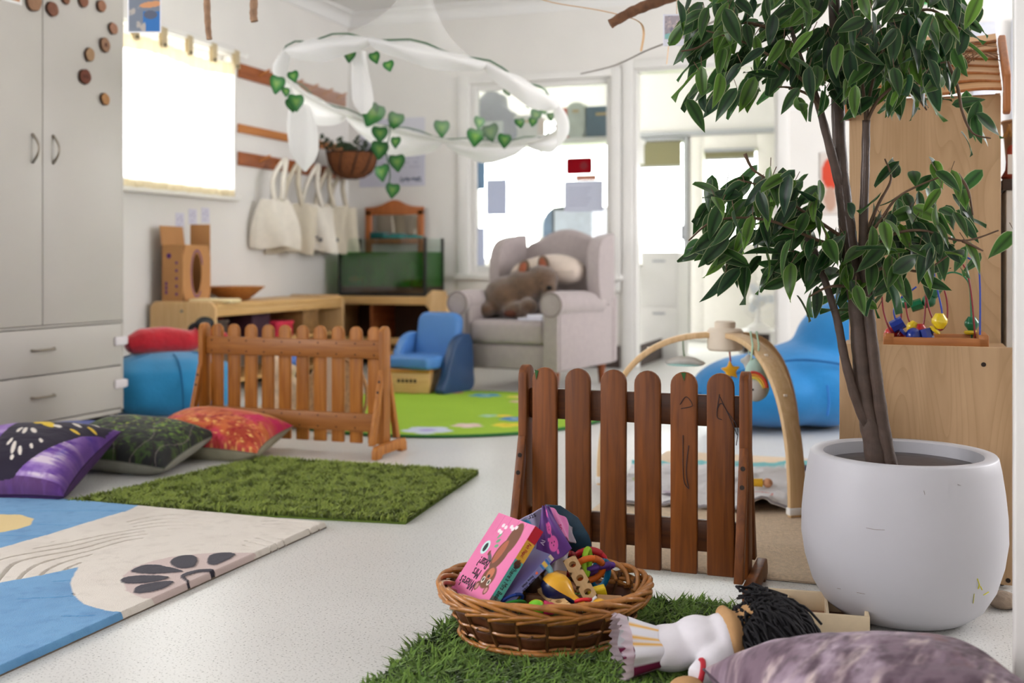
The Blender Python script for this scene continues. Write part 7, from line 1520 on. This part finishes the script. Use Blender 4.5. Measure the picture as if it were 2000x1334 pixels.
t, w_, h_ = paper('red rounded card stuck to the internal window over the notice', 1106, 307, 1157, 341, (160, 26, 38), r=.02, nm='red_card', cat='card'); B().lathe([(.03, 0), (0, .001)], 16, frame((1, 0, 0), (0, 0, 1), (w_ * .18, -.0025, h_ * .5))).obj('darker_spot', M('crimson_spot', (124, 12, 24), .6), t)
paper('small peach paper under the red card on the internal window', 1124, 341, 1165, 353, (206, 160, 140), y=YB + .050)
for px, py, w_, h_, lb in ((925, 500, 44, 110, 'tall pale lavender sheet low on the left of the internal window'), (970, 385, 40, 70, 'pale sheet with grey dots on the left of the internal window'), (940, 340, 16, 60, 'narrow bluish strip of paper near the left edge of the internal window')): paper(lb, px - w_ / 2, py - h_ / 2, px + w_ / 2, py + h_ / 2, (206, 210, 226) if w_ > 20 else (150, 176, 200))
# office chair back and desk things beyond the glass
p = ONY(1110, 430, 9.4); t = thing('office_chair', 'slate-blue office chair seen through the internal window', 'chair', (p.x, 9.4, 0), R(10))
m_oc = M('slate_fabric', (92, 110, 132), .8); B().prism(rrect(.46, .56, .16), -.04, .04, frame((1, 0, 0), (0, 0, 1), (0, 0, .98))).obj('backrest', m_oc, t, bevel=.03, seg=3); B().prism(rrect(.48, .46, .1), .44, .51).obj('seat', m_oc, t, bevel=.02); B().tube([(0, .0, .08), (0, 0, .44)], .025).obj('column', m_blk, t); B().tube([(0, .03, .46), (0, .06, .75)], .02).obj('spine_bar', m_blk, t)
for k in range(5): B().tube([(0, 0, .08), (.28 * math.cos(k * 1.257), .28 * math.sin(k * 1.257), .05)], .018).obj('leg', m_blk, t)
p = ONY(1172, 455, 8.6); t = thing('monitor', 'dark framed monitor seen through the internal window behind the armchair', 'monitor', (p.x, 8.6, .75)); B().box((-.12, 0, .28), (.56, .03, .36)).obj('bezel', m_blk, t, bevel=.004); B().box((-.12, -.017, .28), (.52, .004, .31)).obj('screen', M('pale_screen', (206, 214, 228), .3), t); B().tube([(-.12, .02, 0), (-.12, .02, .2)], .02).obj('stand', m_blk, t); B().prism(rrect(.24, .16, .03), 0, .015, Matrix.Translation((-.12, 0, 0))).obj('base', m_blk, t)
t = thing('desk', 'white desk in the next room behind the internal window', 'desk', (-2.7, 8.65, 0)); B().bb((-3.7, 8.3, .72), (-2.0, 9.0, .749)).obj('top', m_white, t, True, bevel=.003)
for x in (-3.66, -2.08):
    for y in (8.34, 8.93): B().bb((x, y, 0), (x + .04, y + .04, .72)).obj('leg', m_white, t, True)
for k, (x, c_) in enumerate(((-3.12, (50, 60, 150)), (-3.03, (96, 60, 90)), (-2.95, (190, 90, 90)), (-2.87, (70, 80, 150)))):
    t = thing('pen_pot', ('blue', 'plum', 'rose', 'indigo')[k] + ' pen pot on the desk behind the internal window', 'pot', (x, 8.36, .75), group='pots on the far desk'); B().lathe([(0, 0), (.035, 0), (.038, .08), (.034, .08), (.032, .01), (0, .01)], 16).obj('pot', M('penpot%d' % k, c_, .5), t); B().tube([(0, 0, .01), (.01, 0, .13)], .004).obj('pen', m_blk, t)
p0, p1 = ONY(1252, 500, 8.6), ONY(1324, 500, 8.6); t = thing('filing_cabinet', 'narrow white cabinet just inside the doorway', 'cabinet', ((p0.x + p1.x) / 2, 8.8, 0)); zt_ = ONY(1290, 492, 8.6).z
B().bb((p0.x, 8.6, 0), (p1.x, 9.05, zt_)).obj('body', m_white, t, True, bevel=.004)
for z0, z1 in ((.04, .40), (.42, zt_ - .03)): d = B().bb((p0.x + .01, 8.588, z0), (p1.x - .01, 8.6, z1)).obj('drawer', m_white, t, True, bevel=.003); B().bb(((p0.x + p1.x) / 2 - .05, 8.576, z1 - .05), ((p0.x + p1.x) / 2 + .05, 8.588, z1 - .035)).obj('handle', m_alu, d, True)
# pedestal table with white fan
p = ONY(1478, 660, 8.5); zz = ONY(1478, 645, 8.5).z; t = thing('side_table', 'white side table with a dark compartment in the next room', 'table', (p.x, 8.6, 0))
B().box((0, 0, zz - .012), (.26, .30, .024)).obj('top', m_white, t, bevel=.003); B().box((0, .02, zz - .1), (.2, .24, .15)).obj('compartment', m_skirt, t)
for x in (-.115, .115): B().box((x, 0, (zz - .024) / 2), (.025, .28, zz - .024)).obj('side', m_white, t)
t = thing('desk_fan', 'white desk fan on the side table in the next room', 'fan', (p.x, 8.6, zz), R(20)); B().lathe([(0, 0), (.09, 0), (.085, .02), (.03, .05), (.018, .10), (.018, .17), (0, .17)], 24).obj('base', m_white, t); B().ell((0, .03, .22), (.06, .07, .06), 18, 12).obj('motor', m_white, t)
fc = Matrix.Translation((0, -.06, .24)); 
for r_ in (.06, .11, .15): B().tube([fc @ Vector((r_ * math.cos(a), 0, r_ * math.sin(a))) for a in np.linspace(0, 6.283, 33)[:-1]], .004, 6, closed=True).obj('guard_ring', m_white, t)
for k in range(16): a = k * math.pi / 8; B().tube([fc @ Vector((.02 * math.cos(a), 0, .02 * math.sin(a))), fc @ Vector((.15 * math.cos(a), 0, .15 * math.sin(a)))], .0022, 5).obj('guard_spoke', m_white, t)
for k in range(3):
    a = k * 2.094; B().prism([(p_[0], p_[1]) for p_ in [(0, -.01), (.06, -.04), (.12, -.03), (.125, .02), (.06, .03), (0, .012)]], -.002, .002, fc @ Matrix.Translation((0, .02, 0)) @ Matrix.Rotation(a, 4, 'Y') @ frame((1, .15, 0), (0, 0, 1))).obj('blade', M('fan_blade', (214, 220, 226), .4), t)
p = ONY(1330, 505, 8.75); 
p = G(1958, 1188); t = thing('crumpled_cloth', 'small crumpled beige cloth on the floor between pot and low cabinet', 'cloth', p)
B().ell((0, 0, .018), (.035, .03, .02)).ell((.025, .01, .014), (.028, .022, .015)).ell((-.02, .012, .022), (.02, .02, .014)).obj('cloth', M('crumpled_beige', (150, 132, 114), .9, .2, 40, bump=1, bscale=60, bdist=.008), t, remesh=.006, smooth=180)
